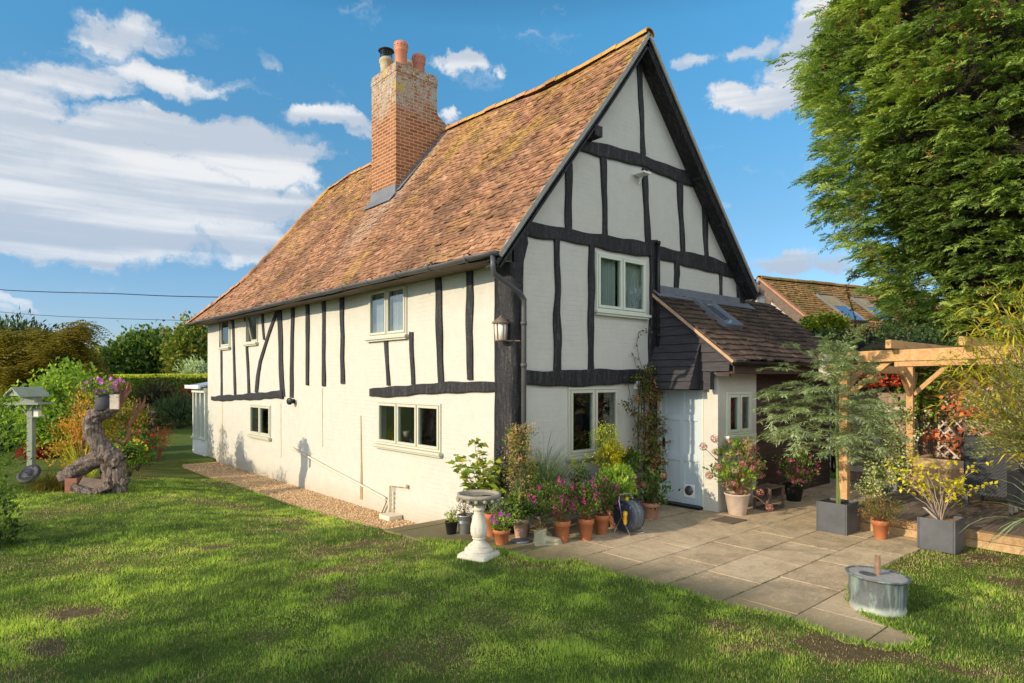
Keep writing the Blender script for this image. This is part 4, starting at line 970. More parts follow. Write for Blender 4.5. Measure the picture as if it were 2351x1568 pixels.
def skylight(parent, O, A, U, Nn, w, h, blind=None):
    A = Vector(A).normalized(); U = Vector(U).normalized(); Nn = Vector(Nn).normalized(); O = Vector(O); f = MB(); t = .038
    def b(m, a0, a1, u0, u1, n0, n1): m.obox(O + A * (a0 + a1) / 2 + U * (u0 + u1) / 2 + Nn * (n0 + n1) / 2, A, U, Nn, (a1 - a0) / 2, (u1 - u0) / 2, (n1 - n0) / 2)
    b(f, 0, w, 0, t, 0, .09); b(f, 0, w, h - t, h, 0, .10); b(f, 0, t, t, h - t, 0, .09); b(f, w - t, w, t, h - t, 0, .09)
    o = fixn(f.build('skylight', M_LEAD, parent, bevel=.004)); g = MB(); b(g, t, w - t, t, h - t, .05, .062); g.build('pane', M_ROOFGL, o)
    if blind: q_ = MB(); b(q_, t + .01, w - t - .01, h * blind, h - t, .064, .068); q_.build('blind', M_BUFF, o)
    return o
EU = Vector((0, 1, ES)).normalized()
skylight(cot, Vector((skx0, sky0, ez(sky0))), GA, EU, EN, skx1 - skx0, (sky1 - sky0) / EU.y)
# door
dr = MB(); DX = EX + .035; y0, y1 = -.86, -.10; zt = 1.93
dr.box(DX, DX + .045, y0, y1, .05, zt)
door = dr.build('door', M_DOOR, cot)
st = MB(); fx = DX - .020
for ya, yb in ((y0, y0 + .09), (-.525, -.435), (y1 - .09, y1)): st.box(fx, DX, ya, yb, .05, zt)
for za, zb_ in ((.05, .22), (.72, .84), (1.36, 1.46), (1.83, zt)):
    for ya, yb in ((y0 + .09, -.525), (-.435, y1 - .09)): st.box(fx + .001, DX, ya, yb, za, zb_)
st.build('door_panel_frame', M_DOOR, door, bevel=.004)
df = MB(); df.box(EX - .03, EX + .08, y1, y1 + .06, 0.0, 1.98); df.box(EX - .01, EX + .08, y0 - .02, y0, 0.0, 1.98); df.box(EX - .01, EX + .08, y0, y1, 1.93, 1.98); df.build('door_frame', M_SAGEL, door)
th = MB(); th.box(EX - .10, EX + .05, y0 - .02, y1 + .05, .006, .045); th.build('threshold', M_BLKPL, door)
hn = MB(); c = Vector((fx - .006, y1 - .045, PX(1527, 1018, DX).z)); hn.box(c.x, fx, c.y - .022, c.y + .022, c.z - .09, c.z + .09); hn.tube([c, c + Vector((-.045, 0, .03)), c + Vector((-.05, -.11, .03))], .009, 8); hn.build('handle', M_BLKPL, door)
cf = MB(); c = PX(1584, 1127, DX); cf.box(fx - .012, fx - .001, c.y - .10, c.y + .10, c.z - .10, c.z + .11); fo = cf.build('cat_flap', M_WHITE, door, bevel=.01)
cf = MB(); cf.lathe((fx - .016, c.y, c.z + .01), [(.075, -.003), (.075, .003)], 20, axis=Matrix.Rotation(R(90), 3, 'Y')); cf.build('flap_pane', plain('smoky_plastic', (.10, .09, .09), .3, .1, 5, .05), door)

# ---- conservatory at the far end
cvp = MB(); cx0 = -.06; ya, yb = 13.3, 14.55
cvp.box(cx0, .1, ya, yb, -.5, .25); cvp.box(.1, 3.0, yb - .15, yb, -.5, .25)
cv = cvp.build('conservatory', M_WHITE, cot, label='small pale glazed conservatory beyond the far end of the long wall')
cf = MB(); cf.box(cx0 - .04, .12, ya, yb + .04, .25, .30); cf.box(cx0 - .03, .1, ya, yb, 1.62, 1.76)
for y in (ya + .03, ya + .45, ya + .86, yb - .07): cf.box(cx0, .07, y, y + .075, .30, 1.62)
cf.box(0.1, 3, yb - .08, yb, 1.62, 1.76); cf.build('conservatory_frame', M_SAGEL, cv)
cg = MB(); cg.box(.02, .03, ya, yb, .3, 1.62); cg.box(.1, 3, yb - .05, yb - .04, .3, 1.62); cg.build('conservatory_glass', M_GLASS, cv)
cr = MB(); cr.prism([(cx0 - .14, yb + .1, 1.77), (1.4, yb + .1, 2.1), (1.4, yb + .1, 2.13), (cx0 - .14, yb + .1, 1.82)], (0, -1.35, 0)); fixn(cr.build('conservatory_roof', plain('translucent_roof_sheet', (.33, .40, .48), .35, .1, 3, .1), cv))
cr = MB(); cr.box(cx0 - .19, cx0 - .12, ya, yb + .12, 1.74, 1.84); cr.build('conservatory_gutter', M_WHITE, cv)

# ---- objects seen through / on the walls that are things of their own
lt = thing('wall_lantern', 'copper topped frosted glass wall lantern on the black corner post', 'lantern', (-.16, .02, 2.5), None)
lm = MB(); c = Vector((-.17, .03, 2.65)); 
for j in range(6):
    a = 2 * math.pi * (j + .25) / 6; lm.bar(c + Vector((.075 * math.cos(a), .075 * math.sin(a), -.12)), c + Vector((.09 * math.cos(a), .09 * math.sin(a), .10)), .012, .012)
lm.lathe(c, [(.08, -.135), (.085, -.12), (.06, -.118)], 6); lm.bar(c + Vector((0, 0, -.13)), c + Vector((.20, -.15, -.13)), .014, .014); lm.build('frame', M_RUST, lt)
lm = MB(); lm.lathe(c, [(.070, -.118), (.084, .098)], 6); lm.build('glass', M_FROST, lt)
lm = MB(); lm.lathe(c, [(.125, .095), (.11, .115), (.05, .16), (.015, .18), (.01, .20)], 6); lm.build('lantern_roof', M_OLDWOOD, lt)
mg = thing('mug', 'white patterned mug on the ledge behind the middle pane of the three light window', 'mug', tuple(PX(932, 995, .2)))
mm = MB(); c = PX(932, 1003, .12); mm.lathe(c, [(.035, 0), (.05, .03), (.058, .10), (.052, .10), (.04, .03), (.01, .01)], 18); mm.build('cup', plain('floral_glaze', (.55, .42, .36), .3, .8, 30, .05), mg)

# ================================================================ FOLIAGE TOOLS
def unit(a): return a / np.maximum(np.linalg.norm(a, axis=-1, keepdims=True), 1e-9)
def rdir(n): return unit(rng.normal(size=(n, 3)))
class Fol:
    def __init__(s): s.V = []; s.F = []; s.T = []; s.n = 0
    def cards(s, P, D, N, L, W, T, fold=.18, droop=0.0):
        n = len(P)
        if n == 0: return
        D = unit(D); S = unit(np.cross(D, N)); N = np.cross(S, D)
        L = np.broadcast_to(np.asarray(L, float), (n,))[:, None]; W = np.broadcast_to(np.asarray(W, float), (n,))[:, None]
        mid = P + D * L * .45; up = N * W * fold
        tip = P + D * L - np.array([0, 0, 1.]) * (droop * L)
        V = np.stack([P, mid + S * W * .5 + up, tip, mid - S * W * .5 + up], 1).reshape(-1, 3)
        F = np.arange(n * 4).reshape(n, 4) + s.n
        s.V.append(V); s.F.append(F); s.T.append(np.broadcast_to(np.asarray(T, float), (n,)).copy()); s.n += n * 4
    def build(s, name, mat, parent=None, label=None):
        if not s.V: return None
        o = mesh_np(name, np.concatenate(s.V), np.concatenate(s.F), mat, parent, np.clip(np.concatenate(s.T), 0, 1))
        if label: o['label'] = label
        return o
def ell_points(n, c, r, shell=.5, zmin=None):
    d = rdir(n); q = (shell + (1 - shell) * rng.random(n)) ** .6
    P = d * q[:, None] * np.array(r) + np.array(c)
    if zmin is not None: P[:, 2] = np.maximum(P[:, 2], zmin + rng.random(n) * .05)
    return P
def clump_leaves(f, C, cs, n, L, W, center, up=.25, out=.7, tsp=.45, tb=.5, flat=.8, droop=0.0, Lvar=.3):
    """n leaves around every clump centre"""
    k = len(C); idx = np.repeat(np.arange(k), n); m = k * n
    off = rng.normal(size=(m, 3)) * cs; off[:, 2] *= flat
    P = C[idx] + off
    D = unit(P - np.array(center)) * out + rdir(m) * (1 - out * .5) + np.array([0, 0, up])
    N = unit(rdir(m) * .8 + np.array([0, 0, .8]) + unit(P - np.array(center)) * .5)
    ct = rng.normal(size=k) * tsp * .5 + tb
    T = ct[idx] + rng.normal(size=m) * .13
    f.cards(P, D, N, L * (1 + rng.normal(size=m) * Lvar * .5), W * (1 + rng.normal(size=m) * .15), T, droop=droop)
def stems(base, C, r0, r1, mat, parent, name='stem', bend=.25, n=None, seg=5, sides=5, trunk_h=0, split=None):
    mb = MB(); rr = random.Random(int(abs(base[0]) * 100) + 3); base = Vector(base)
    idx = list(range(len(C)))
    if n and n < len(idx): idx = rr.sample(idx, n)
    for i in idx:
        c = Vector(C[i]); a = base + Vector((rr.uniform(-1, 1), rr.uniform(-1, 1), 0)) * r0 * 1.5
        if trunk_h: a = base + Vector((0, 0, trunk_h * rr.uniform(.6, 1)))
        pts = []; h = (c - a)
        for k in range(seg + 1):
            t = k / seg; p = a.lerp(c, t); p.z += bend * h.length * t * (1 - t) * rr.uniform(.5, 1.2)
            p += Vector((rr.uniform(-1, 1), rr.uniform(-1, 1), rr.uniform(-1, 1))) * h.length * .03; pts.append(p)
        mb.tube(pts, [r0 + (r1 - r0) * (k / seg) for k in range(seg + 1)], sides, caps=False)
    return mb.build(name, mat, parent)
def each_bloom(P, size, name, mat, parent, **kw):
    for q in P: f = Fol(); blooms(f, np.array([q]), size, **kw); f.build(name, mat, parent)
def blooms(f, P, size, petals=5, T=.5, face=None):
    k = len(P); idx = np.repeat(np.arange(k), petals)
    nn = unit(rdir(k) * .6 + np.array([-.4, -.35, .45]) if face is None else rdir(k) * .4 + np.array(face))
    a = unit(np.cross(nn, rdir(k))); b = np.cross(nn, a); ph = np.tile(np.arange(petals) * 2 * np.pi / petals, k)
    D = a[idx] * np.cos(ph)[:, None] + b[idx] * np.sin(ph)[:, None] + nn[idx] * .25
    f.cards(P[idx], D, nn[idx], size, size * 1.1, np.clip(T + rng.normal(size=k * petals) * .15 + np.repeat(rng.normal(size=k) * .2, petals), 0, 1), fold=.1)
def fblades(f, base, n, h, spread, w, tb=.5, arch=.5, seg=4, tilt0=.1, az=None, hv=.3, root=.03):
    """arching strap leaves or grass, each a chain of quads"""
    base = np.array(base, float); a = rng.uniform(0, 2 * np.pi, n) if az is None else rng.normal(az[0], az[1], n)
    H = h * (1 + rng.normal(size=n) * hv); H = np.maximum(H, h * .2); el = rng.uniform(tilt0, tilt0 + spread, n)
    dh = np.stack([np.cos(a), np.sin(a), 0 * a], 1); sd = np.stack([-np.sin(a), np.cos(a), 0 * a], 1)
    P = base + dh * rng.random(n)[:, None] * root; T = np.clip(tb + rng.normal(size=n) * .2, 0, 1)
    pts = [P]; ang = el.copy()
    for i in range(seg):
        P = P + (dh * np.sin(ang)[:, None] + np.array([0, 0, 1.]) * np.cos(ang)[:, None]) * (H / seg)[:, None]; ang = ang + arch * 1.4 / seg * (1 + .4 * rng.normal(size=n)); pts.append(P)
    for i in range(seg):
        w0 = w * (1 - .6 * i / seg) if i else w * .8; w1 = w * (1 - .6 * (i + 1) / seg) if i < seg - 1 else w * .08
        V = np.stack([pts[i] - sd * w0 / 2, pts[i] + sd * w0 / 2, pts[i+1] + sd * w1 / 2, pts[i+1] - sd * w1 / 2], 1).reshape(-1, 3)
        s_ = f.n; f.V.append(V); f.F.append(np.arange(n * 4).reshape(n, 4) + s_); f.T.append(T); f.n += n * 4

# leaf materials
G1 = leafmat('green_leaves', [(.1, (.020, .045, .008)), (.5, (.065, .115, .018)), (.9, (.15, .21, .035))])
G2 = leafmat('fresh_green_leaves', [(.1, (.035, .08, .010)), (.5, (.10, .19, .022)), (.9, (.24, .33, .04))])
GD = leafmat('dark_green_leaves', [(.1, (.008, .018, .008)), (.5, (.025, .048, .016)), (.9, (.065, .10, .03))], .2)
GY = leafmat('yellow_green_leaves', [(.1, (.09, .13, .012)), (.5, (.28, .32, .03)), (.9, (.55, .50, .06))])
GYB = leafmat('acid_yellow_leaves', [(.1, (.28, .26, .01)), (.5, (.58, .50, .02)), (.9, (.78, .66, .05))])
GS = leafmat('silver_green_leaves', [(.1, (.085, .12, .055)), (.5, (.20, .26, .13)), (.9, (.36, .42, .24))], .35)
GO = leafmat('autumn_orange_leaves', [(.05, (.12, .13, .02)), (.35, (.34, .24, .03)), (.65, (.60, .30, .04)), (.95, (.70, .40, .10))])
GOL = leafmat('olive_gold_leaves', [(.1, (.055, .045, .008)), (.5, (.15, .13, .016)), (.9, (.30, .22, .03))])
GR = leafmat('red_creeper_leaves', [(.1, (.30, .03, .02)), (.5, (.60, .10, .05)), (.9, (.70, .22, .08))])
GB = leafmat('browning_climber_leaves', [(.1, (.035, .04, .015)), (.4, (.11, .09, .03)), (.7, (.22, .12, .05)), (.95, (.34, .17, .08))])
GT = leafmat('drying_tan_leaves', [(.05, (.09, .11, .02)), (.35, (.30, .25, .06)), (.65, (.52, .36, .13)), (.95, (.60, .38, .20))])
GV = leafmat('variegated_ivy_leaves', [(.1, (.05, .10, .02)), (.45, (.20, .28, .07)), (.75, (.58, .60, .28)), (1, (.75, .72, .45))])
GH = leafmat('hydrangea_heads', [(.05, (.30, .10, .09)), (.4, (.46, .20, .17)), (.7, (.50, .32, .22)), (1, (.46, .38, .18))], .3)
GBM = leafmat('bamboo_leaves', [(.1, (.14, .16, .015)), (.5, (.38, .36, .03)), (.9, (.60, .50, .05))], .4)
GGR = leafmat('grey_green_leaves', [(.1, (.06, .09, .045)), (.5, (.14, .19, .09)), (.9, (.26, .30, .17))])
F_MAG = petal('magenta_petals', (.62, .05, .32), (.35, .02, .16)); F_PUR = petal('violet_pink_petals', (.72, .16, .62), (.40, .06, .40)); F_RED = petal('red_petals', (.70, .03, .03)); F_PINK = petal('pink_petals', (.80, .20, .40))
F_YEL = petal('yellow_petals', (.8, .65, .05)); F_WHT = petal('white_petals', (.8, .8, .75), (.6, .6, .5)); F_DKR = petal('dark_crimson_petals', (.45, .02, .06))

def terra_pot(parent, c, rt, h, mat=None, name='pot', rim=True, saucer=False):
    m = MB(); rb = rt * .68; c = Vector(c); mat = mat or M_TERRA
    if rim: pr = [(rb * .95, 0), (rb, .006), (rt * .90, h * .74), (rt * 1.0, h * .75), (rt * 1.03, h * .98), (rt * .98, h), (rt * .88, h), (rt * .86, h * .88), (.005, h * .87)]
    else: pr = [(rb * .95, 0), (rb, .006), (rt * .97, h * .93), (rt * 1.03, h * .95), (rt * 1.03, h), (rt * .93, h), (rt * .9, h * .9), (.005, h * .89)]
    m.lathe(c, pr, 28); o = m.build(name, mat, parent)
    s = MB(); s.lathe(c + Vector((0, 0, h * .885)), [(rt * .87, 0), (rt * .4, .012), (.004, .016)], 18); s.build('soil', M_SOIL, parent)
    return o

# ================================================================ PATIO OBJECTS
# bird bath
b0 = G(1099, 1276, .0); bbx, bby = b0.x, b0.y
bt = thing('bird_bath', 'tall pale stone baluster bird bath with water in its scrolled bowl at the lawn edge', 'bird bath', (bbx, bby, -.01))
ax45 = Matrix.Rotation(R(20), 3, 'Z')
m = MB()
def sqlathe(mb, c, prof, n=32, e=.0, lobes=0, la=.0):
    c = Vector(c); vs = []; fs = []
    for (r, z, sq) in prof:
        for j in range(n):
            a = 2 * math.pi * j / n; ca, sa = math.cos(a), math.sin(a)
            k = (abs(ca) ** (2 + 8 * sq) + abs(sa) ** (2 + 8 * sq)) ** (-1 / (2 + 8 * sq)) if sq else 1
            rr_ = r * k * (1 + la * math.cos(lobes * a)); p = ax45 @ Vector((rr_ * ca, rr_ * sa, z)); vs.append(c + p)
    for i in range(len(prof) - 1):
        for j in range(n): fs.append((i*n+j, i*n+(j+1) % n, (i+1)*n+(j+1) % n, (i+1)*n+j))
    fs += [tuple(reversed(range(n))), tuple((len(prof)-1)*n + j for j in range(n))]
    q_ = mb.smooth; mb.smooth = True; mb.add(vs, fs); mb.smooth = q_
sqlathe(m, (bbx, bby, -.05), [(.19, 0, 1.5), (.19, .06, 1.5), (.185, .065, 1.5), (.185, .085, 1.5), (.165, .10, 1.2), (.155, .10, 0), (.165, .125, 0), (.155, .145, 0), (.12, .155, 0), (.125, .175, 0), (.105, .19, 0), (.07, .215, 0), (.06, .24, 0), (.075, .25, 0), (.075, .265, 0), (.06, .27, 0)], 40)
for sx in (-1, 1):
    for sy in (-1, 1): pass
m.build('plinth', M_STONE, bt, bevel=.003)
m = MB(); m.lathe((bbx, bby, .20), [(.058, 0), (.088, .04), (.097, .09), (.094, .14), (.078, .21), (.062, .27), (.056, .31), (.058, .32), (.070, .325), (.070, .345), (.056, .35), (.056, .385), (.075, .40)], 28); bal = m.build('baluster', M_STONE, bt)
m = MB(); n = 48; vs = []; fs = []
prof = [(.10, .0), (.15, .02), (.205, .05), (.24, .085), (.255, .10), (.255, .125), (.23, .13), (.215, .118), (.19, .10), (.10, .085), (.01, .08)]
for (r, z) in prof:
    for j in range(n):
        a = 2 * math.pi * j / n; k = 1 / max(abs(math.cos(((a + math.pi / 8) % (math.pi / 4)) - math.pi / 8)), .01); k = 1 + (k - 1) * .9
        sc_ = 1 + (.03 * math.cos(8 * a) if r > .2 and z < .12 else 0); vs.append((bbx + r * .96 * k * sc_ * math.cos(a + .2), bby + r * .96 * k * sc_ * math.sin(a + .2), .59 + z))
for i in range(len(prof) - 1):
    for j in range(n): fs.append((i*n+j, i*n+(j+1) % n, (i+1)*n+(j+1) % n, (i+1)*n+j))
fs.append(tuple(reversed(range(n)))); m.smooth = True; m.add(vs, fs); m.smooth = False
for j in range(8):     # carved scrolls hanging under the rim
    a = 2 * math.pi * j / 8 + .2 + math.pi / 8; c = Vector((bbx + .235 * math.cos(a), bby + .235 * math.sin(a), .655)); tn = Vector((-math.sin(a), math.cos(a), 0))
    for s in (-1, 1):
        q = c + tn * s * .045; m.lathe(q, [(.008, -.02), (.019, -.02), (.019, .02), (.008, .02)], 12, axis=Matrix.Rotation(a, 3, 'Z') @ Matrix.Rotation(R(90), 3, 'Y'))
bowl = m.build('bowl', M_STONE, bt)
m = MB(); m.lathe((bbx, bby, .59), [(.205, .100), (.205, .106)], 8, axis=Matrix.Rotation(.2 + math.pi / 8, 3, 'Z')); m.build('water', M_WATER, bt)

def potted(name, label, cat, u, v, rt, h, mat=None, group=None, z=0.0, rim=True, xy=None):
    p = G(u, v, z) if xy is None else Vector((xy[0], xy[1], z)); t = thing(name, label, cat, tuple(p), group); terra_pot(t, p, rt, h, mat, rim=rim); return t, p
GP_ = 'potted plants against the gable'
def leafy(t, c, r, nc, nl, L, W, mat, base=None, smat=None, cs=.05, shell=.35, up=.25, out=.7, tsp=.45, tb=.5, nst=10, r0=.006, r1=.002, name='foliage', droop=0, zmin=None, flat=.8, bend=.15):
    C = ell_points(nc, c, r, shell, zmin); f = Fol(); cc = (c[0], c[1], c[2] - r[2] * .8)
    clump_leaves(f, C, cs, nl, L, W, cc, up, out, tsp, tb, flat, droop); f.build(name, mat, t)
    if smat: stems(base if base is not None else (c[0], c[1], c[2] - r[2]), C, r0, r1, smat, t, n=nst, bend=bend, name='stems')
    return C
# 1 black pot
t, p = potted('potted_herb', 'small glossy black pot with a low pale green herb, leftmost of the pots', 'potted plant', 1036, 1226, .088, .17, M_BLKPL, GP_, rim=False)
leafy(t, (p.x, p.y, .23), (.085, .085, .07), 14, 14, .035, .014, GY, p + Vector((0, 0, .15)), M_GTWIG, cs=.02)
# 2 galvanised bucket
t, p = potted('potted_shrub', 'ribbed galvanised steel bucket holding a wiry twiggy plant', 'potted plant', 1066, 1225, .10, .25, M_GALV, GP_, rim=False)
m = MB()
for z in (.15, .165, .18): m.lathe(p + Vector((0, 0, z)), [(.098, -.003), (.101, 0), (.098, .003)], 24, capb=False, capt=False)
m.build('ribs', M_GALV, t)
leafy(t, (p.x, p.y, .34), (.10, .10, .10), 16, 12, .03, .010, GB, p + Vector((0, 0, .22)), M_DTWIG, cs=.03, nst=14)
t, p = potted('potted_magnolia', 'big leaved yellow green shrub in a black pot behind the bird bath', 'potted plant', 1108, 1211, .15, .34, M_BLKPL, GP_, rim=False)
m = MB(); rr = random.Random(6); P = []; D = []; base = p + Vector((0, 0, .3))
for (u, v) in [(1044, 1062), (1052, 1048), (1088, 1010), (1098, 1022), (1075, 1050), (1110, 1060), (1062, 1090), (1090, 1075), (1125, 1072), (1142, 1080), (1070, 1112), (1100, 1100), (1130, 1100), (1148, 1105), (1085, 1125), (1118, 1122), (1108, 1040), (1060, 1072), (1150, 1125), (1137, 1058)]:
    tip = PD(u, v, 8.45 + rr.uniform(-.22, .15)); mid = base.lerp(tip, .5) + Vector((0, 0, .06)); pts = [base * (1 - k) ** 2 + mid * 2 * k * (1 - k) + tip * k * k for k in (0, .2, .4, .6, .8, 1)]; m.tube(pts, [.007, .006, .005, .004, .003, .002], 5, caps=False)
    for k in range(2, 6):
        for j in range(3 if k < 5 else 6): P.append(tuple(pts[k] + Vector((rr.gauss(0, .02), rr.gauss(0, .02), rr.gauss(0, .02))))); a = rr.uniform(0, 6.28); D.append((math.cos(a), math.sin(a), rr.uniform(-.35, .35)))
n = len(P); f = Fol(); f.cards(np.array(P), np.array(D), rdir(n) * .5 + np.array([-.2, -.3, 1]),   .115 * (1 + .25 * rng.normal(size=n)), .074, .5 + rng.normal(size=n) * .25, droop=.12); f.build('foliage', leafmat('magnolia_leaves', [(0, (.05, .11, .012)), (.5, (.15, .21, .02)), (1, (.36, .34, .04))], .45), t); m.build('stems', M_RTWIG, t)
# 3, 4 terracotta behind the bath
t, p = potted('potted_shrub', 'small bright terracotta pot half hidden behind the bird bath pedestal', 'potted plant', 1099, 1222, .105, .17, M_TERRA, GP_); leafy(t, (p.x, p.y, .22), (.1, .1, .07), 12, 14, .035, .016, G1, p + Vector((0, 0, .15)), M_GTWIG, cs=.03)
t, p = potted('potted_shrub', 'tall narrow terracotta pot with grey green foliage behind the petunia pot', 'potted plant', 1129, 1231, .10, .30, M_TERRA, GP_); leafy(t, (p.x - .02, p.y, .40), (.14, .13, .12), 24, 18, .04, .009, GGR, p + Vector((0, 0, .25)), M_GTWIG, cs=.04)
# 5 petunia
t, p = potted('potted_petunia', 'round terracotta pot of violet pink petunias beside the bird bath', 'potted plant', 1151, 1250, .104, .19, M_TERRA, GP_)
C = leafy(t, (p.x, p.y, .27), (.13, .12, .085), 34, 14, .035, .020, G2, p + Vector((0, 0, .17)), M_GTWIG, cs=.025, tb=.6)
f = Fol(); P = ell_points(13, (p.x - .02, p.y - .03, .31), (.14, .12, .10), .85, .24); P[:, 2] = np.maximum(P[:, 2], .26); each_bloom(P, .034, 'flower', F_PUR, t)
# 6 tall climber on canes in a pink pot
t, p = potted('climber_in_pot', 'tall column of drying sweet peas in a pale pink pot beside the corner post', 'potted plant', 1196, 1234, .112, .25, plain('pale_pink_clay', (.55, .34, .25), .8, .2, 6, .2), GP_)
f = Fol(); m = MB()
for j in range(6):
    a = j * 1.047; m.tube([(p.x + .09 * math.cos(a), p.y + .09 * math.sin(a), .2), (p.x + .05 * math.cos(a) - .03, p.y + .05 * math.sin(a), .9), (p.x + .015 * math.cos(a) - .02, p.y + .03 * math.sin(a), 1.36)], .005, 5)
m.build('canes', M_OLDWOOD, t)
C = []
for i in range(130):
    z = random.uniform(.18, 1.42); rr_ = .20 * (1 - .35 * abs(z - .7)) * random.uniform(.5, 1); a = random.uniform(0, 6.28); C.append((p.x - .03 + rr_ * math.cos(a) + .08 * max(0, z - 1.15), p.y + rr_ * math.sin(a), z))
C = np.array(C); hi = C[:, 2] > .55
clump_leaves(f, C[hi], .042, 22, .045, .014, (p.x, p.y, .8), -.25, .35, .7, .52); f.build('drying_foliage', GT, t)
f = Fol(); clump_leaves(f, C[~hi], .05, 22, .045, .026, (p.x, p.y, .5), .1, .6, .5, .4); clump_leaves(f, C[::5], .05, 14, .05, .022, (p.x, p.y, .5), .1, .6, .5, .55); f.build('foliage', G1, t)
stems(p + Vector((0, 0, .2)), C, .004, .0015, M_GTWIG, t, n=40, bend=.1, name='stems')
sa = thing('saucer', 'round dark slate saucer lying on the slabs in front of the pale pink pot', 'saucer', tuple(G(1194, 1243))); q = G(1196, 1244); m = MB(); m.lathe(q + Vector((0, 0, .008)), [(.12, 0), (.125, .012), (.10, .018), (.005, .012)], 24); m.build('dish', M_LEAD, sa)
# 7 boot planter
q = G(1251, 1250); bo = thing('boot_planter', 'old lace up boot shaped cream planter with succulents in its ankle', 'planter', tuple(q), None)
def boot(t, q, ang):
    M = Matrix.Translation(q) @ Matrix.Rotation(ang, 4, 'Z'); m = MB(); secs = []
    # cross sections along the foot (x forward), each an oval ring: (x, zc, half height, half width)
    foot = [(-.125, .055, .050, .045), (-.10, .065, .06, .058), (-.04, .068, .063, .060), (.02, .062, .057, .056), (.08, .050, .045, .060), (.13, .045, .040, .062), (.175, .040, .034, .050), (.20, .034, .022, .025)]
    n = 16; vs = []; fs = []
    for (x, zc, hh, hw) in foot:
        for j in range(n):
            a = 2 * math.pi * j / n; vs.append(M @ Vector((x, hw * math.cos(a), max(.022, zc + hh * math.sin(a)))))
    for i in range(len(foot) - 1):
        for j in range(n): fs.append((i*n+j, i*n+(j+1) % n, (i+1)*n+(j+1) % n, (i+1)*n+j))
    fs += [tuple(range(n)), tuple((len(foot)-1)*n + j for j in reversed(range(n)))]
    m.smooth = True; m.add(vs, fs); vs = []; fs = []
    sh = [(.03, .10, .062, -.055), (.09, .082, .060, -.058), (.14, .078, .060, -.062), (.185, .088, .066, -.06), (.195, .086, .064, -.06), (.19, .075, .055, -.06), (.16, .06, .045, -.06)]
    for (z, rx, ry, cx) in sh:
        for j in range(n): a = 2 * math.pi * j / n; vs.append(M @ Vector((cx + rx * math.cos(a) + .01 * math.sin(3 * a) * (z > .15), ry * math.sin(a), z + (.012 * math.cos(a + .6) if z > .15 else 0))))
    for i in range(len(sh) - 1):
        for j in range(n): fs.append((i*n+j, i*n+(j+1) % n, (i+1)*n+(j+1) % n, (i+1)*n+j))
    fs.append(tuple((len(sh)-1)*n + j for j in range(n))); m.add(vs, fs); m.smooth = False
    fixn(m.build('upper', M_BOOT, t))
    m = MB(); vs = []; pl = [(-.14, .04), (-.13, .06), (-.02, .055), (.08, .068), (.15, .066), (.20, .045), (.215, .0), (.20, -.045), (.15, -.066), (.08, -.068), (-.02, -.055), (-.13, -.06), (-.14, -.04)]
    m.prism([M @ Vector((x, y, .002)) for x, y in pl], (0, 0, .026)); fixn(m.build('sole', M_BOOT, t))
    m = MB()
    for k in range(5):
        x = .035 - k * .018 + .03; z = .105 + k * .018; m.tube([M @ Vector((x, -.035, z)), M @ Vector((x + .012, 0, z + .016)), M @ Vector((x, .035, z))], .005, 6); m.tube([M @ Vector((x, -.035, z)), M @ Vector((x - .012, .035, z + .017))], .004, 6)
    m.build('laces', M_BOOT, t)
    return M @ Vector((-.06, 0, .2))
q2 = boot(bo, q, R(-30))
leafy(bo, (q2.x, q2.y, .215), (.10, .08, .035), 26, 14, .022, .012, GB, None, None, cs=.018, tb=.55)
# 8-10 terracotta pots of purple salvia
for i, (u, v, rt, h, lab, ex) in enumerate([(1290, 1244, .104, .27, 'terracotta pot of purple red salvia beside the toe of the boot planter', (-.10, .02, .52, .34, .24, .24)), (1345, 1239, .10, .27, 'terracotta pot of magenta salvia, middle one of the three salvia pots', (-.02, .0, .50, .27, .24, .20)),
                                       (1381, 1227, .10, .26, 'slightly tilted terracotta pot of magenta salvia nearest the hose reel', (.03, .03, .50, .30, .24, .20))]):
    t, p = potted('potted_salvia', lab, 'potted plant', u, v, rt, h, M_TERRA, GP_)
    dx, dy, cz, rx, ry, rz = ex; c = (p.x + dx, p.y + dy + .03, cz)
    C = leafy(t, c, (rx, ry, rz), 95, 24, .029, .016, G1, p + Vector((0, 0, .24)), M_RTWIG, cs=.035, tb=.5, nst=40, r0=.0035, r1=.0015, shell=.2)
    f = Fol(); P = ell_points(26, c, (rx * 1.05, ry * 1.05, rz * 1.1), .8); P = P[P[:, 2] > cz - .10]; k = 9
    Q = np.repeat(P, k, 0) + np.stack([rng.normal(size=len(P) * k) * .012, rng.normal(size=len(P) * k) * .012, rng.normal(size=len(P) * k) * .03], 1); blooms(f, Q, .012, 4); tag(f.build('flowers', F_MAG, t), kind='stuff')
    f = Fol(); P2 = ell_points(60, c, (rx, ry, rz), .7); clump_leaves(f, P2, .03, 8, .03, .010, c, .4, .5, .4, .3); tag(f.build('dark_sepals', petal('dusky_calyx', (.16, .05, .08), (.07, .025, .04)), t), kind='stuff')
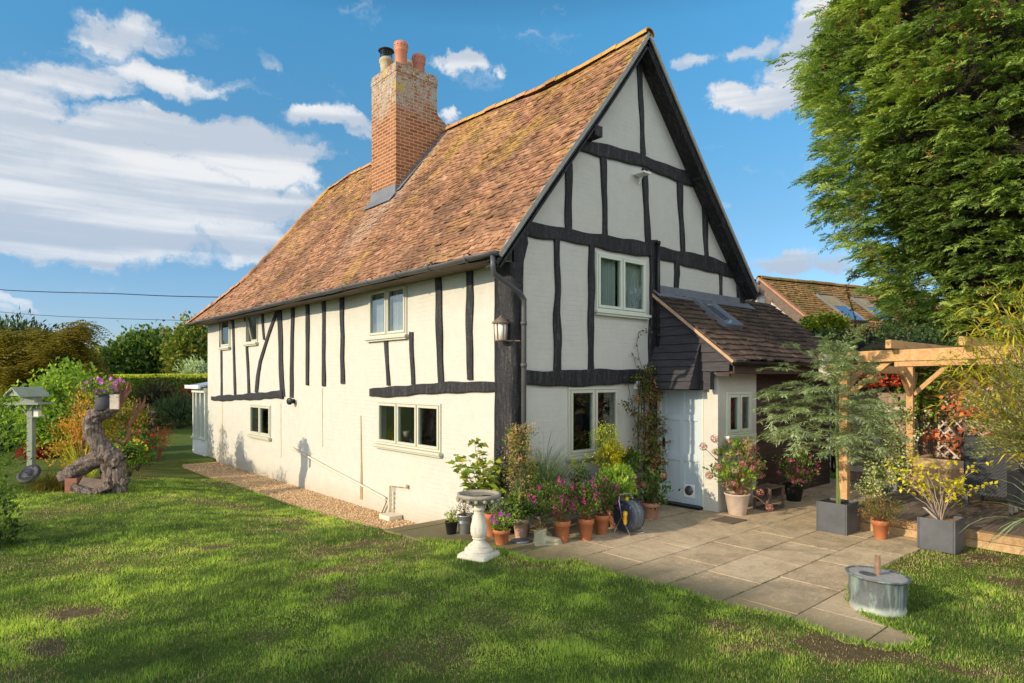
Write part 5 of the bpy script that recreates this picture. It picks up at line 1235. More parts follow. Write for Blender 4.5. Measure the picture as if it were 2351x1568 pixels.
# staging bench behind the pots
sb = thing('plant_bench', 'low dark weathered wooden plant bench hidden behind the pots below the window', 'bench', (.75, -.35, 0)); m = MB()
for y in (-.50, -.36, -.22): m.box(.0, 1.65, y - .06, y + .06, .26, .285)
m.build('slats', M_OLDWOOD, sb)
for x in (.05, 1.6):
    for y in (-.5, -.22): m = MB(); m.box(x - .025, x + .025, y - .025, y + .025, 0, .258); m.build('leg', M_OLDWOOD, sb)
BZ = .287
t, p = potted('potted_grass', 'arching green ornamental grass in a dark pot behind the boot planter', 'potted plant', 0, 0, .12, .24, M_BLKPL, GP_, BZ, False, (.27, -.33))
f = Fol(); fblades(f, (p.x, p.y, BZ + .2), 620, .66, .62, .009, .5, .9, 5, .05, root=.09); fblades(f, (p.x - .1, p.y, BZ + .2), 160, .45, .8, .006, .6, .9, 5, .1, root=.09); f.build('blades', GGR, t)
C = leafy(t, (p.x - .24, p.y + .0, .72), (.12, .1, .20), 30, 12, .045, .02, G2, p + Vector((0, 0, .2)), M_GTWIG, cs=.04, name='broad_leaves')
t, p = potted('potted_euonymus', 'upright shrub with yellow tipped shoots under the left half of the gable window', 'potted plant', 0, 0, .11, .22, M_TERRA2, GP_, BZ, True, (.86, -.34))
C = np.array([(p.x + random.uniform(-.14, .2), p.y + random.uniform(-.1, .1), random.uniform(.55, .78)) for _ in range(34)]); f = Fol(); clump_leaves(f, C, .03, 14, .04, .016, (p.x, p.y, .3), .7, .5, .4, .4); f.build('foliage', G1, t)
f = Fol(); T_ = np.array([(p.x - .10, p.y - .05, .90), (p.x - .04, p.y - .02, .87), (p.x + .16, p.y - .05, .93), (p.x + .15, p.y, .83), (p.x - .07, p.y, .82), (p.x + .05, p.y, .78)]); clump_leaves(f, T_, .025, 26, .045, .016, (p.x, p.y, .3), .8, .3, .2, .5); f.build('yellow_tips', GY, t); stems(p + Vector((0, 0, .2)), list(C) + list(T_), .005, .002, M_GTWIG, t, n=40, name='stems')
t, p = potted('potted_shrub', 'bushy bright lime green leaved plant between the salvias and the wooden trough', 'potted plant', 0, 0, .13, .24, M_TERRA2, GP_, 0, True, (1.27, -.72))
leafy(t, (p.x - .04, p.y, .58), (.31, .24, .27), 130, 22, .052, .017, G2, p + Vector((0, 0, .2)), M_GTWIG, cs=.035, tb=.78, shell=.3, nst=30, up=.5)
t, p = potted('potted_fennel', 'tall airy yellow green flowering plant in front of the right window pane', 'potted plant', 0, 0, .13, .24, M_TERRA2, GP_, BZ, True, (1.42, -.40))
leafy(t, (p.x + .10, p.y, .90), (.25, .17, .25), 105, 18, .038, .021, GYB, p + Vector((0, 0, .2)), M_GTWIG, cs=.035, tb=.35, shell=.2)
leafy(t, (p.x - .03, p.y, 1.16), (.28, .15, .26), 110, 14, .020, .012, GY, p + Vector((0, 0, .2)), M_GTWIG, cs=.03, tb=.55, shell=.2, name='airy_flower_heads', nst=50)
# wooden trough on a log stand
tr = thing('wooden_trough', 'weathered dark wooden trough of small evergreens raised on stone blocks beside the door', 'planter', (1.85, -.38, 0)); m = MB()
m.box(1.58, 2.12, -.56, -.53, .49, .64); m.box(1.58, 2.12, -.24, -.21, .49, .64); m.box(1.58, 1.61, -.53, -.24, .49, .64); m.box(2.09, 2.12, -.53, -.24, .49, .64); m.box(1.61, 2.09, -.53, -.24, .49, .52); m.build('box', M_OLDWOOD, tr, bevel=.006)
m = MB(); m.box(1.61, 2.09, -.53, -.24, .6, .615); m.build('soil', M_SOIL, tr)
for x in (1.64, 2.06): m = MB(); m.box(x - .05, x + .05, -.5, -.27, 0, .488); m.build('support', M_CONC, tr, bevel=.01)
leafy(tr, (1.96, -.38, .80), (.18, .14, .18), 60, 15, .055, .026, G1, None, M_GTWIG, cs=.03, tb=.5, name='laurel_foliage', nst=12)
leafy(tr, (1.70, -.40, .68), (.14, .10, .07), 30, 16, .018, .006, GGR, None, M_GTWIG, cs=.03, tb=.7, name='silver_foliage', nst=10)
# 11 hose reel
q = G(1443, 1224); hr = thing('hose_reel', 'grey hose wound on a dark drum reel with a yellow connector standing on the slabs', 'hose reel', tuple(q)); ax = Matrix.Rotation(R(-8), 3, 'Z') @ Matrix.Rotation(R(90), 3, 'Y'); c = q + Vector((0, 0, .235))
m = MB(); m.lathe(c, [(.02, -.10), (.19, -.10), (.20, -.095), (.20, -.088), (.11, -.08), (.11, .08), (.20, .088), (.20, .095), (.19, .10), (.02, .10)], 40, axis=ax); m.build('drum', M_NAVY, hr)
m = MB(); A1 = ax @ Vector((0, 0, 1)); Bx = ax @ Vector((1, 0, 0)); By = ax @ Vector((0, 1, 0)); pts = []
for i in range(0, 8 * 26):
    a = i * 2 * math.pi / 26; k = i / 26; off = -.075 + (k % 8) / 8 * .15; pts.append(c + A1 * off + (Bx * math.cos(a) + By * math.sin(a)) * (.182 + .006 * math.sin(a * 1.3)))
m.tube(pts, .0115, 8); m.build('hose', M_HOSE, hr)
m = MB()
for s in (-1, 1):
    o_ = A1 * (.125 * s); m.tube([c + o_ + Vector((0, .0, .0)), c + o_ + Vector((0, -.13, -.215)), c + o_ + Vector((0, -.05, -.228)), c + o_ + Vector((0, .13, -.225)), c + o_], .010, 8)
m.tube([c + A1 * -.125 + Vector((0, -.13, -.218)), c + A1 * .125 + Vector((0, -.13, -.218))], .010, 8); m.tube([c + A1 * -.125, c + A1 * -.125 + Vector((0, .05, .20)), c + A1 * -.09 + Vector((0, .07, .27)), c + A1 * .09 + Vector((0, .07, .27)), c + A1 * .125 + Vector((0, .05, .20)), c + A1 * .125], .010, 8); m.build('frame', M_STEEL, hr)
m = MB(); e = c + A1 * -.14; m.lathe(e + Vector((-.01, -.08, .0)), [(.018, -.09), (.026, -.07), (.026, .02), (.032, .03), (.032, .07), (.018, .085)], 12); m.lathe(c + A1 * -.02 + Vector((0, .01, .21)), [(.02, -.02), (.024, .0), (.015, .03)], 10); m.build('connector', M_YEL, hr)
# 13 hydrangea left of the door
def hydrangea(t, c, r, nl, nh, hs, p, tb=.4, zmin=.1, lm=None):
    C = leafy(t, c, r, nl, 12, .065, .042, lm or G1, p, M_RTWIG, cs=.05, tb=tb, nst=24, r0=.005, r1=.003, shell=.3, zmin=zmin)
    H = ell_points(nh, c, (r[0] * 1.02, r[1] * 1.02, r[2] * 1.02), .88, zmin); n = 85
    d = rdir(len(H) * n); idx = np.repeat(np.arange(len(H)), n); hs_ = hs * (1 + rng.normal(size=len(H)) * .12); P = H[idx] + d * hs_[idx][:, None] * np.array([1, 1, .75]) * .9
    tt = np.clip(.45 + rng.normal(size=len(H)) * .28, 0, 1); T = tt[idx] + rng.normal(size=len(idx)) * .10
    for h in range(len(H)): k = idx == h; f = Fol(); f.cards(P[k], unit(np.cross(d[k], rdir(n))), d[k], .022, .022, T[k]); f.build('flower_head', GH, t)
t, p = potted('potted_hydrangea', 'low faded hydrangea in a brown pot on the left side of the door', 'potted plant', 1492, 1190, .14, .24, M_TERRA2, None)
hydrangea(t, (p.x + .02, p.y - .02, .42), (.30, .24, .27), 40, 9, .05, p + Vector((0, 0, .2)))
# tall hydrangea in big crusted pot
t, p = potted('potted_hydrangea', 'large pink and green hydrangea in a lime crusted terracotta pot beside the brick pier', 'potted plant', 1692, 1181, .185, .32, M_TERRA3, None, rim=False)
hydrangea(t, (p.x + .02, p.y + .02, .72), (.36, .36, .40), 60, 46, .062, p + Vector((0, 0, .28)), .55, .36, G2)
hs2 = ell_points(1, (0, 0, 0), (0, 0, 0)); f = Fol()
m = MB()
for (u, v) in [(1614, 1025), (1640, 1007), (1628, 1091), (1766, 1165), (1745, 1130)]:
    P0 = PD(u, v, 9.25 if v < 1100 else 9.4); H = np.array([P0[:]]); d = rdir(85); f = Fol(); f.cards(H + d * .055, unit(np.cross(d, rdir(85))), d, .022, .022, .35 + rng.normal(size=85) * .15); f.build('flower_head', GH, t)
    m.tube([p + Vector((0, 0, .3)), (p + Vector((0, 0, .5))).lerp(P0, .6), P0], [.006, .005, .003], 5)
m.build('long_stems', M_RTWIG, t)
# wooden crates and the fuchsia
cr = thing('wooden_crate', 'dark slatted wooden crate shelf standing right of the large hydrangea pot', 'crate', tuple(G(1765, 1172))); q = G(1765, 1168); m = MB()
for z in (.02, .16, .34):
    for k in range(3): m.box(q.x - .22, q.x + .22, q.y - .13 + k * .10, q.y - .06 + k * .10, z, z + .018)
for sx in (-.21, .21):
    for sy in (-.12, .13): m.box(q.x + sx - .018, q.x + sx + .018, q.y + sy - .018, q.y + sy + .018, 0, .36)
m.build('slats', M_OLDWOOD, cr)
q = G(1822, 1150); t = thing('potted_fuchsia', 'pink flowered fuchsia in a black pot against the dark boarding', 'potted plant', tuple(q)); terra_pot(t, q, .16, .28, M_BLKPL, rim=False)
leafy(t, (q.x, q.y - .03, .56), (.34, .28, .30), 55, 14, .042, .024, G1, q + Vector((0, 0, .25)), M_RTWIG, cs=.05, tb=.55, nst=24)
f = Fol(); P = ell_points(26, (q.x, q.y - .05, .55), (.36, .32, .33), .9, .3); 
for q_ in P: f = Fol(); blooms(f, q_ + rng.normal(size=(3, 3)) * .014, .028, 5, .7, (-.3, -.3, -.5)); f.build('flower', F_PINK, t)
# drain cover
q = G(1672, 1196); dc = MB(); dc.obox(q + Vector((0, 0, .010)), (1, 0, 0), (0, 1, 0), ZT, .21, .17, .008); tag(dc.build('drain_cover', plain('worn_metal_cover', (.16, .12, .085), .7, .35, 25, .4, dist=.006)), 'flat square metal drain cover set in the slabs in front of the pier', 'drain cover')

# ---- square planters
def planter(t, x0, y0, s, h):
    m = MB(); w = .022
    m.box(x0, x0 + s, y0, y0 + w, 0.006, h); m.box(x0, x0 + s, y0 + s - w, y0 + s, 0.006, h); m.box(x0, x0 + w, y0 + w, y0 + s - w, 0.006, h); m.box(x0 + s - w, x0 + s, y0 + w, y0 + s - w, 0.006, h); m.build('planter_box', M_PLANTER, t, bevel=.006)
    m = MB(); m.box(x0 + w, x0 + s - w, y0 + w, y0 + s - w, h - .08, h - .03); return m
t1 = thing('weeping_tree', 'tall silver green feathery leaved tree tied to a cane in a charcoal square planter', 'tree', (3.27, -2.82, 0))
planter(t1, 3.08, -3.01, .39, .40).build('soil', M_SOIL, t1)
t2 = thing('potted_shrub', 'bare stemmed shrub with scattered yellow leaves in a charcoal square planter', 'potted plant', (3.27, -4.0, 0))
planter(t2, 3.08, -4.19, .39, .38).build('bark_mulch', M_CHIP, t2)
# yellow leaf shrub
m = MB(); f = Fol(); rr = random.Random(4); base = Vector((3.27, -3.99, .34)); LP_ = []
for i in range(17):
    az = rr.uniform(0, 6.28); sp = rr.uniform(.15, .62); H = rr.uniform(.42, .78); e = base + Vector((math.cos(az) * sp * .9 , math.sin(az) * sp * .9, H * (1 - .35 * sp)))
    pts = [base + Vector((math.cos(az) * .02, math.sin(az) * .02, 0))]
    for k in range(1, 7): tt = k / 6; q = base.lerp(e, tt); q.z += .10 * H * math.sin(tt * 3.14) ; q += Vector((rr.gauss(0, .012), rr.gauss(0, .012), rr.gauss(0, .01))); pts.append(q)
    m.tube(pts, [.008 - .0011 * k for k in range(7)], 5)
    for k in range(2, 7):
        if rr.random() < .75:
            d = Vector((math.cos(az + rr.uniform(-1.3, 1.3)), math.sin(az + rr.uniform(-1.3, 1.3)), rr.uniform(.1, .9))).normalized(); L = rr.uniform(.07, .22); q = pts[k]; m.tube([q, q + d * L * .5 + Vector((0, 0, .01)), q + d * L], [.004, .003, .0015], 4)
            LP_ += [q + d * L, q + d * L * .8, q + d * L * rr.uniform(.3, .9)]
    LP_ += [pts[-1], pts[-1], pts[-2]]
LPn = np.array([tuple(q) for q in LP_ if rr.random() < .9]); n = len(LPn)
for rep in range(2): f.cards(LPn + rng.normal(size=(n, 3)) * .008, rdir(n) + np.array([0, 0, -.1]), rdir(n) * .7 + np.array([0, 0, 1]), .058, .034, .55 + rng.normal(size=n) * .25)
m.build('bare_stems', M_TWIG, t2); f.build('yellow_leaves', GYB, t2)
m = MB(); m.obox((3.10, -3.93, .44), Vector((-.5, .5, .7)).normalized(), Vector((.7, .7, 0)), Vector((.35, -.35, .7)).normalized(), .09, .03, .002); m.build('plant_label_tag', M_WHITE, t2)
# azalea pot between the planters
t, p = potted('potted_azalea', 'bright orange terracotta pot with a small leaved bronze green shrub between the two square planters', 'potted plant', 2021, 1237, .102, .24, M_TERRA)
leafy(t, (p.x, p.y, .38), (.26, .24, .16), 90, 14, .024, .010, GB, p + Vector((0, 0, .2)), M_RTWIG, cs=.035, tb=.42, nst=40, r0=.004, zmin=.24); leafy(t, (p.x, p.y, .40), (.25, .23, .15), 50, 12, .028, .011, G1, None, None, cs=.035, name='green_leaves', zmin=.26, tb=.6)
# copper tub parasol base
q = G(2014, 1397); tb_ = thing('parasol_base', 'verdigris copper tub filled with grey concrete and a rusty upright tube', 'parasol base', tuple(q)); m = MB()
n = 40; vs = []; fs = []; pr = [(.218, .0), (.222, .02), (.214, .05), (.222, .09), (.226, .18), (.229, .27), (.238, .285), (.255, .292), (.258, .298), (.252, .304), (.232, .30), (.226, .292), (.02, .292)]
for (r, z) in pr:
    for j in range(n): a = 2 * math.pi * j / n; e = 1 + (.012 * math.sin(3 * a + z * 9) + .008 * math.sin(7 * a + 2)) * (z < .28); vs.append((q.x + r * e * math.cos(a), q.y + r * e * math.sin(a), z + .035 * (math.cos(a - 2.4)) * (z / .3) * .45 + .001))
for i in range(len(pr) - 1):
    for j in range(n): fs.append((i*n+j, i*n+(j+1) % n, (i+1)*n+(j+1) % n, (i+1)*n+j))
m.smooth = True; m.add(vs, fs); m.build('copper_tub', M_COPPER, tb_)
m = MB(); vs = [(q.x, q.y, .300)] + [(q.x + .228 * math.cos(2*math.pi*j/40), q.y + .228 * math.sin(2*math.pi*j/40), .297 + .0157 * math.cos(2*math.pi*j/40 - 2.4)) for j in range(40)]; m.add(vs, [(0, j + 1, (j + 1) % 40 + 1) for j in range(40)]); m.build('concrete_fill', M_CONC, tb_)
m = MB(); m.lathe((q.x, q.y, .29), [(.030, 0), (.026, .012), (.0225, .015), (.0225, .175), (.018, .175), (.017, .05)], 18, capt=True); m.build('tube', M_RUST, tb_)

# ================================================================ DECK, PERGOLA, FENCE
dk = thing('timber_deck', 'low grooved timber deck edged with pale sleepers on the right of the patio', 'deck', (5.7, -5.4, 0)); m = MB(); rr = random.Random(8); y = -2.68; DZ = .20
while y > -9.0:
    m.ti = rr.random(); m.box(3.74, 7.86, y - .138, y, DZ - .028, DZ + rr.uniform(-.001, .001)); y -= .144
m.build('deck_boards', M_DECK, dk)
m = MB()
for (y0, y1, z0, z1) in [(-5.2, -2.62, .004, .098), (-9, -5.21, .004, .098), (-3.9, -2.62, .102, .197), (-9, -3.91, .102, .197)]: m.ti = rr.random(); m.box(3.62, 3.735, y0, y1, z0, z1)
m.box(3.74, 7.86, -2.675, -2.63, .0, .197); m.build('sleeper_edging', M_SLEEPER, dk, bevel=.006)
pg = thing('pergola', 'new golden pine pergola with chamfered beams standing over the deck', 'pergola', (5.4, -3.9, 0)); hw = .055
for (x, y) in ((3.80, -2.70), (7.22, -2.48), (3.80, -5.7), (7.22, -5.7)):
    m = MB(); zb = .0 if x < 5 and y > -3 else DZ; m.box(x - hw, x + hw, y - hw, y + hw, zb + .002, 2.27); m.build('post', M_PINE, pg, bevel=.005)
def beam(a, b, w, h, name='beam'): m = MB(); m.bar(a, b, w, h); m.build(name, M_PINE, pg, bevel=.006)
beam((3.725, -2.50, 2.315), (3.725, -6.1, 2.36), .045, .15); beam((3.875, -2.50, 2.315), (3.875, -6.1, 2.36), .045, .15)
beam((3.55, -2.61, 2.17), (7.5, -2.40, 2.17), .045, .12); beam((7.15, -2.25, 2.315), (7.15, -6.1, 2.36), .045, .15); beam((7.29, -2.25, 2.315), (7.29, -6.1, 2.36), .045, .15)
for k, y in enumerate((-3.35, -4.15, -4.95, -5.75)): beam((3.50, y, 2.47 + k * .006), (7.55, y, 2.47 + k * .006), .07, .11, 'rafter')
for (a, b) in (((3.80, -2.76, 1.80), (3.80, -3.28, 2.27)), ((3.86, -2.68, 1.80), (4.35, -2.66, 2.12)), ((7.16, -2.48, 1.75), (6.70, -2.50, 2.13)), ((7.28, -2.48, 1.75), (7.6, -2.46, 2.12)), ((7.22, -2.54, 1.75), (7.22, -3.05, 2.26))): beam(a, b, .06, .075, 'brace')
# fence behind
fe = thing('garden_fence', 'close boarded brown fence with lattice top behind the deck and creepers', 'fence', (7.95, -5.5, 0)); m = MB(); rr = random.Random(3); y = -2.42
while y > -10.5: m.ti = rr.random(); m.obox((7.96, y - .05, .92), (0, 1, 0), (1, 0, 0), ZT, .052, .010, .90 + rr.uniform(-.01, .01)); y -= .094
m.build('fence_boards', M_FENCE, fe)
m = MB()
for z in (.35, 1.1, 1.78): m.box(7.98, 8.03, -10.5, -2.4, z - .035, z + .035)
for k in range(5): m.box(7.97, 8.05, -2.45 - k * 2, -2.37 - k * 2, 0, 2.12)
m.build('rails', M_FENCE, fe)
def lattice(mb, O, A, U, w, h, sp=.11, sw=.025, diag=False):
    O = Vector(O); A = Vector(A); U = Vector(U); N_ = A.cross(U).normalized(); k = 0
    if not diag:
        n = int(w / sp)
        for i in range(n + 1): mb.bar(O + A * (w * i / n), O + A * (w * i / n) + U * h, sw, .010, up=N_)
        n = int(h / sp)
        for i in range(n + 1): mb.bar(O + U * (h * i / n) + N_ * .011, O + U * (h * i / n) + A * w + N_ * .011, sw, .010, up=N_)
    else:
        s = -h
        while s < w:
            a0 = max(0, s); a1 = min(w, s + h)
            if a1 - a0 > .05:
                mb.bar(O + A * a0 + U * (a0 - s), O + A * a1 + U * (a1 - s), sw, .010, up=N_); mb.bar(O + A * a0 + U * (h - (a0 - s)) + N_ * .011, O + A * a1 + U * (h - (a1 - s)) + N_ * .011, sw, .010, up=N_)
            s += sp
    mb.bar(O - N_ * .0, O + A * w, .03, .02, up=N_); mb.bar(O + U * h, O + U * h + A * w, .03, .02, up=N_); mb.bar(O, O + U * h, .03, .02, up=N_); mb.bar(O + A * w, O + A * w + U * h, .03, .02, up=N_)
m = MB(); lattice(m, (7.95, -2.42, 1.84), (0, -1, 0), (0, 0, 1), 1.8, .34, .09); m.build('lattice_top', M_TRELLIS, fe)
tv = thing('trellis', 'pale wooden diamond trellis leaning on the fence behind the pergola post', 'trellis', (7.86, -3.4, .2)); m = MB(); lattice(m, (7.80, -2.75, .55), (0, -1, 0), (.08, 0, 1), 1.35, 1.35, .19, .028, True); m.build('lattice', M_TRELLIS, tv)
gt_ = thing('garden_gate', 'grey brown boarded garden gate with a diagonal brace beside the dark boarding', 'gate', (7.7, -1.7, 0)); m = MB(); y = -1.26; rr = random.Random(6)
while y > -2.3: m.ti = rr.random(); m.obox((7.70, y - .05, .90), (0, 1, 0), (1, 0, 0), ZT, .051, .010, .86); y -= .1
m.build('gate_boards', M_FENCE, gt_); m = MB(); m.box(7.66, 7.688, -2.32, -1.24, .22, .32); m.box(7.66, 7.688, -2.32, -1.24, 1.40, 1.50); m.bar((7.674, -1.26, 1.38), (7.674, -2.30, .32), .10, .028, up=(1, 0, 0)); m.build('brace', M_TRELLIS, gt_)
for y0_ in (-2.42, -1.22): m = MB(); m.box(7.66, 7.76, y0_, y0_ + .09, 0, 1.9); m.build('gate_post', M_FENCE, gt_)
# sleeper planter at the back of the deck
rp = thing('raised_bed', 'raised wooden bed of stacked golden sleepers at the back of the deck', 'planter', (6.9, -3.2, DZ)); m = MB(); rr = random.Random(2)
for k in range(3):
    z0 = DZ + .004 + k * .155; m.ti = rr.random(); m.box(6.95, 7.05, -4.5, -2.60, z0, z0 + .150); m.ti = rr.random(); m.box(7.051, 7.7, -2.70, -2.60, z0, z0 + .150)
m.build('sleepers', M_SLEEPER, rp, bevel=.006); m = MB(); m.box(7.05, 7.8, -4.5, -2.70, DZ + .3, DZ + .41); m.build('soil', M_SOIL, rp)
# garden furniture: woven armchairs and sofa
def woven(name, label, cat, c, ang, w=.62, d=.62, sh=.40, bh=.82, ah=.60, cushion=True):
    t = thing(name, label, cat, tuple(c), None); M = Matrix.Translation(c) @ Matrix.Rotation(ang, 4, 'Z')
    def bx(m, x0, x1, y0, y1, z0, z1): p = [M @ Vector(q) for q in ((x0,y0,z0),(x1,y0,z0),(x1,y1,z0),(x0,y1,z0),(x0,y0,z1),(x1,y0,z1),(x1,y1,z1),(x0,y1,z1))]; m.add(p, [(0,3,2,1),(4,5,6,7),(0,1,5,4),(1,2,6,5),(2,3,7,6),(3,0,4,7)])
    h = w / 2; k = d / 2
    m = MB(); bx(m, -h, h, -k, -k + .07, .16, bh); m.build('backrest', M_RATTAN, t, bevel=.02)
    m = MB(); bx(m, -h + .07, h - .07, -k + .07, k, .18, sh); m.build('seat', M_RATTAN, t, bevel=.01)
    for s in (-1, 1): m = MB(); bx(m, min(s * h, s * (h - .065)), max(s * h, s * (h - .065)), -k + .072, k, .16, ah); m.build('armrest', M_RATTAN, t, bevel=.02)
    for sx in (-1, 1):
        for sy in (-1, 1): m = MB(); bx(m, sx * (h - .035) - .02, sx * (h - .035) + .02, sy * (k - .035) - .02, sy * (k - .035) + .02, .0, .16); m.build('leg', M_GUTTER, t)
    if cushion: m = MB(); bx(m, -h + .075, h - .075, -k + .08, k, sh + .002, sh + .09); m.build('cushion', M_CUSH, t, bevel=.02)
q = G(2290, 1172, DZ); woven('garden_armchair', 'dark grey woven armchair seen from behind, nearest one on the deck', 'armchair', Vector((5.0, -4.72, DZ + .002)), R(-62), .70, .62)
woven('garden_armchair', 'high backed dark grey woven armchair behind the yellow leaved shrub', 'armchair', Vector((5.75, -4.05, DZ + .002)), R(-95), .66, .66, .40, 1.0)
woven('garden_armchair', 'dark grey woven armchair facing the others at the far side of the table', 'armchair', Vector((6.55, -5.15, DZ + .002)), R(110), .66, .66, .40, .86)
tbm = thing('garden_table', 'low dark woven garden table between the armchairs', 'table', (5.9, -4.9, DZ)); m = MB(); m.box(5.62, 6.12, -5.25, -4.62, DZ + .62, DZ + .65); m.build('table_top', M_RATTAN, tbm)
for sx in (5.66, 6.08):
    for sy in (-5.2, -4.67): m = MB(); m.box(sx - .02, sx + .02, sy - .02, sy + .02, DZ + .001, DZ + .618); m.build('leg', M_GUTTER, tbm)
cup = thing('cup', 'small white cup standing on the dark garden table', 'cup', (5.75, -4.8, DZ + .65)); m = MB(); m.lathe((5.75, -4.8, DZ + .651), [(.025, 0), (.035, .02), (.04, .08), (.036, .08), (.03, .02), (.005, .01)], 16); m.build('cup_body', M_WHITE, cup)
# folded dark lounger leaning against the fence
dl = thing('folded_chairs', 'black folded garden chairs leaning against the fence behind the armchair', 'folding chairs', (7.5, -4.6, DZ)); m = MB()
for k, y in enumerate((-4.30, -4.55)):
    m.bar((7.1, y, DZ + .01), (7.70, y - .25, 1.15), .045, .03); m.bar((7.1, y - .30, DZ + .01), (7.70, y - .55, 1.15), .045, .03); m.bar((7.2, y - .08, .42), (7.2, y - .32, .42), .03, .02); m.bar((7.6, y - .24, 1.0), (7.6, y - .5, 1.0), .03, .02)
m.build('chair_frames', M_BLKPL, dl)
# grey trough with variegated ivy
q = G(2040, 1131); ti = thing('ivy_trough', 'grey stone trough overflowing with cream variegated ivy at the foot of the fence', 'planter', tuple(q)); m = MB(); m.box(q.x - .16, q.x + .30, q.y - .18, q.y + .16, .006, .22); m.build('trough', M_LEAD, ti, bevel=.01)
f = Fol(); rr = random.Random(12); C = []
for i in range(210):
    tt = rr.random(); C.append((q.x + .1 + rr.gauss(0, .14) + .15 * tt, q.y + rr.gauss(0, .18) - .10 * tt, .22 + 1.25 * tt ** 1.4))
for i in range(40): C.append((q.x - .35 + rr.uniform(-.2, .25), q.y + .15 + rr.uniform(-.2, .2), .06 + rr.random() * .16))
C = np.array(C); clump_leaves(f, C, .05, 18, .042, .036, (q.x + .4, q.y, .6), .0, .6, .5, .55); f.build('ivy_leaves', GV, ti); stems((q.x, q.y, .2), C, .004, .002, M_TWIG, ti, n=40, name='stems')
# carved log or owl like face is left plain: pale birch log hanging in the tree
q = PD(1893, 842, 9.0); bl = thing('birch_log', 'short pale birch log hanging from the corner of the pergola', 'log', tuple(q)); m = MB(); m.lathe(q, [(.078, -.19), (.082, -.1), (.080, .08), (.074, .17), (.06, .18)], 16); m.build('log', plain('birch_bark', (.52, .48, .40), .85, .35, 16, .5), bl); m = MB(); m.tube([q + Vector((0, 0, .17)), q + Vector((.0, -.0, .28))], .006, 5); m.build('hook', M_BLKPL, bl)

# ================================================================ RIGHT HAND VEGETATION
# feathery tree in the square planter: layered drooping sprays
def feather(t, trunk_pts, nb, mat, smat, seed=5, span=1.0, L0=.055, W0=.009, z0=1.0, z1=2.3):
    rr = random.Random(seed); m = MB(); P = []; D = []; N = []; T = []
    base = Vector(trunk_pts[0])
    def spray(a, d, L, depth_, tb):
        k = max(6, int(L / .035)); q = Vector(a); d = Vector(d).normalized(); pts = [q.copy()]
        for i in range(k):
            d = (d + Vector((rr.gauss(0, .03), rr.gauss(0, .03), -.028 - .02 * i / k))).normalized(); q = q + d * (L / k); pts.append(q.copy())
            side = d.cross(ZT).normalized(); up = side.cross(d)
            if i > k * .12:
                for s in (-1, 1):
                    for rep in range(2):
                        dd = (d * .75 + side * s * rr.uniform(.4, .9) + up * rr.uniform(-.5, .45)).normalized(); P.append(tuple(q + d * (L / k) * rr.uniform(-.5, .5))); D.append(tuple(dd)); N.append(tuple((up + side * rr.uniform(-.6, .6)).normalized())); T.append(tb + rr.gauss(0, .13) + .15 * i / k)
            if depth_ > 0 and k * .2 < i < k * .95 and rr.random() < .42:
                s = rr.choice((-1, 1)); spray(q, d * .8 + side * s * rr.uniform(.4, .9) + ZT * rr.uniform(-.15, .35), L * rr.uniform(.25, .5), depth_ - 1, tb + rr.gauss(0, .1))
        m.tube(pts, [max(.0015, .006 * L * (1 - i / len(pts))) for i in range(len(pts))], 4, caps=False)
    for i in range(nb):
        z = z0 + (z1 - z0) * ((i + .5) / nb); az = i * 2.4 + rr.gauss(0, .3); q = Vector((base.x + rr.gauss(0, .02), base.y, z))
        f_ = (z - z0) / (z1 - z0); L = span * (.62 + .45 * math.sin(math.pi * min(1, f_ * 1.05 + .12))) * rr.uniform(.75, 1.1) * (.55 if f_ > .93 else 1)
        d = Vector((math.cos(az), math.sin(az), .45 + .9 * f_ ** 2)); L *= 1.0 - .30 * max(0, d.dot(RGT)) + .08 * max(0, -d.dot(RGT)); spray(q, d, L, 2, .5 + rr.gauss(0, .1))
    f = Fol(); n = len(P); f.cards(np.array(P), np.array(D), np.array(N), L0 * (1 + rng.normal(size=n) * .2), W0, np.array(T), droop=.1); f.build('foliage', mat, t); m.build('twigs', smat, t)
tp = [(3.27, -2.82, .33), (3.285, -2.81, 1.0), (3.26, -2.80, 1.6), (3.28, -2.80, 2.15)]
m = MB(); m.tube(tp, [.022, .018, .014, .006], 8); m.tube([(3.25, -2.86, .33), (3.30, -2.78, 1.1), (3.27, -2.80, 1.9)], [.012, .010, .006], 6); m.build('trunk', M_GTWIG, t1)
m = MB(); m.tube([(3.33, -2.79, .33), (3.335, -2.78, 2.2)], .012, 8); m.build('support_cane', plain('pale_tan_cane', (.50, .33, .16), .7, .15, 12, .2), t1)
feather(t1, tp, 60, GS, M_GTWIG, span=.80, z0=.95, z1=2.32, L0=.068, W0=.0095)

# climber on the black post by the door
cl = thing('clematis', 'bronze green climber growing up the black post left of the door', 'climbing plant', tuple(Vector((3.0, -.2, 0)))); f = Fol(); rr = random.Random(4); C = []
for i in range(190):
    v = rr.uniform(842, 1090); u = 1484 + rr.gauss(0, 17) + (12 if v > 960 else 0); p = PY(u, v, -.14 - rr.random() * .16); C.append(tuple(p))
C = np.array(C); clump_leaves(f, C, .035, 15, .048, .026, (3.0, .3, 1.2), -.1, .6, .5, .35); f.build('leaves', GB, cl)
f = Fol(); clump_leaves(f, C[::3], .04, 12, .05, .028, (3.0, .3, 1.2), -.1, .6, .5, .55); f.build('green_leaves', G1, cl)
m = MB()
for k in range(9):
    u = 1484 + rr.gauss(0, 12); m.tube([PY(u + rr.gauss(0, 4), 1150, -.12), PY(u + rr.gauss(0, 8), 1080, -.15), PY(u + rr.gauss(0, 6), 980, -.13), PY(u + rr.gauss(0, 6), 850, -.12)], .007, 5)
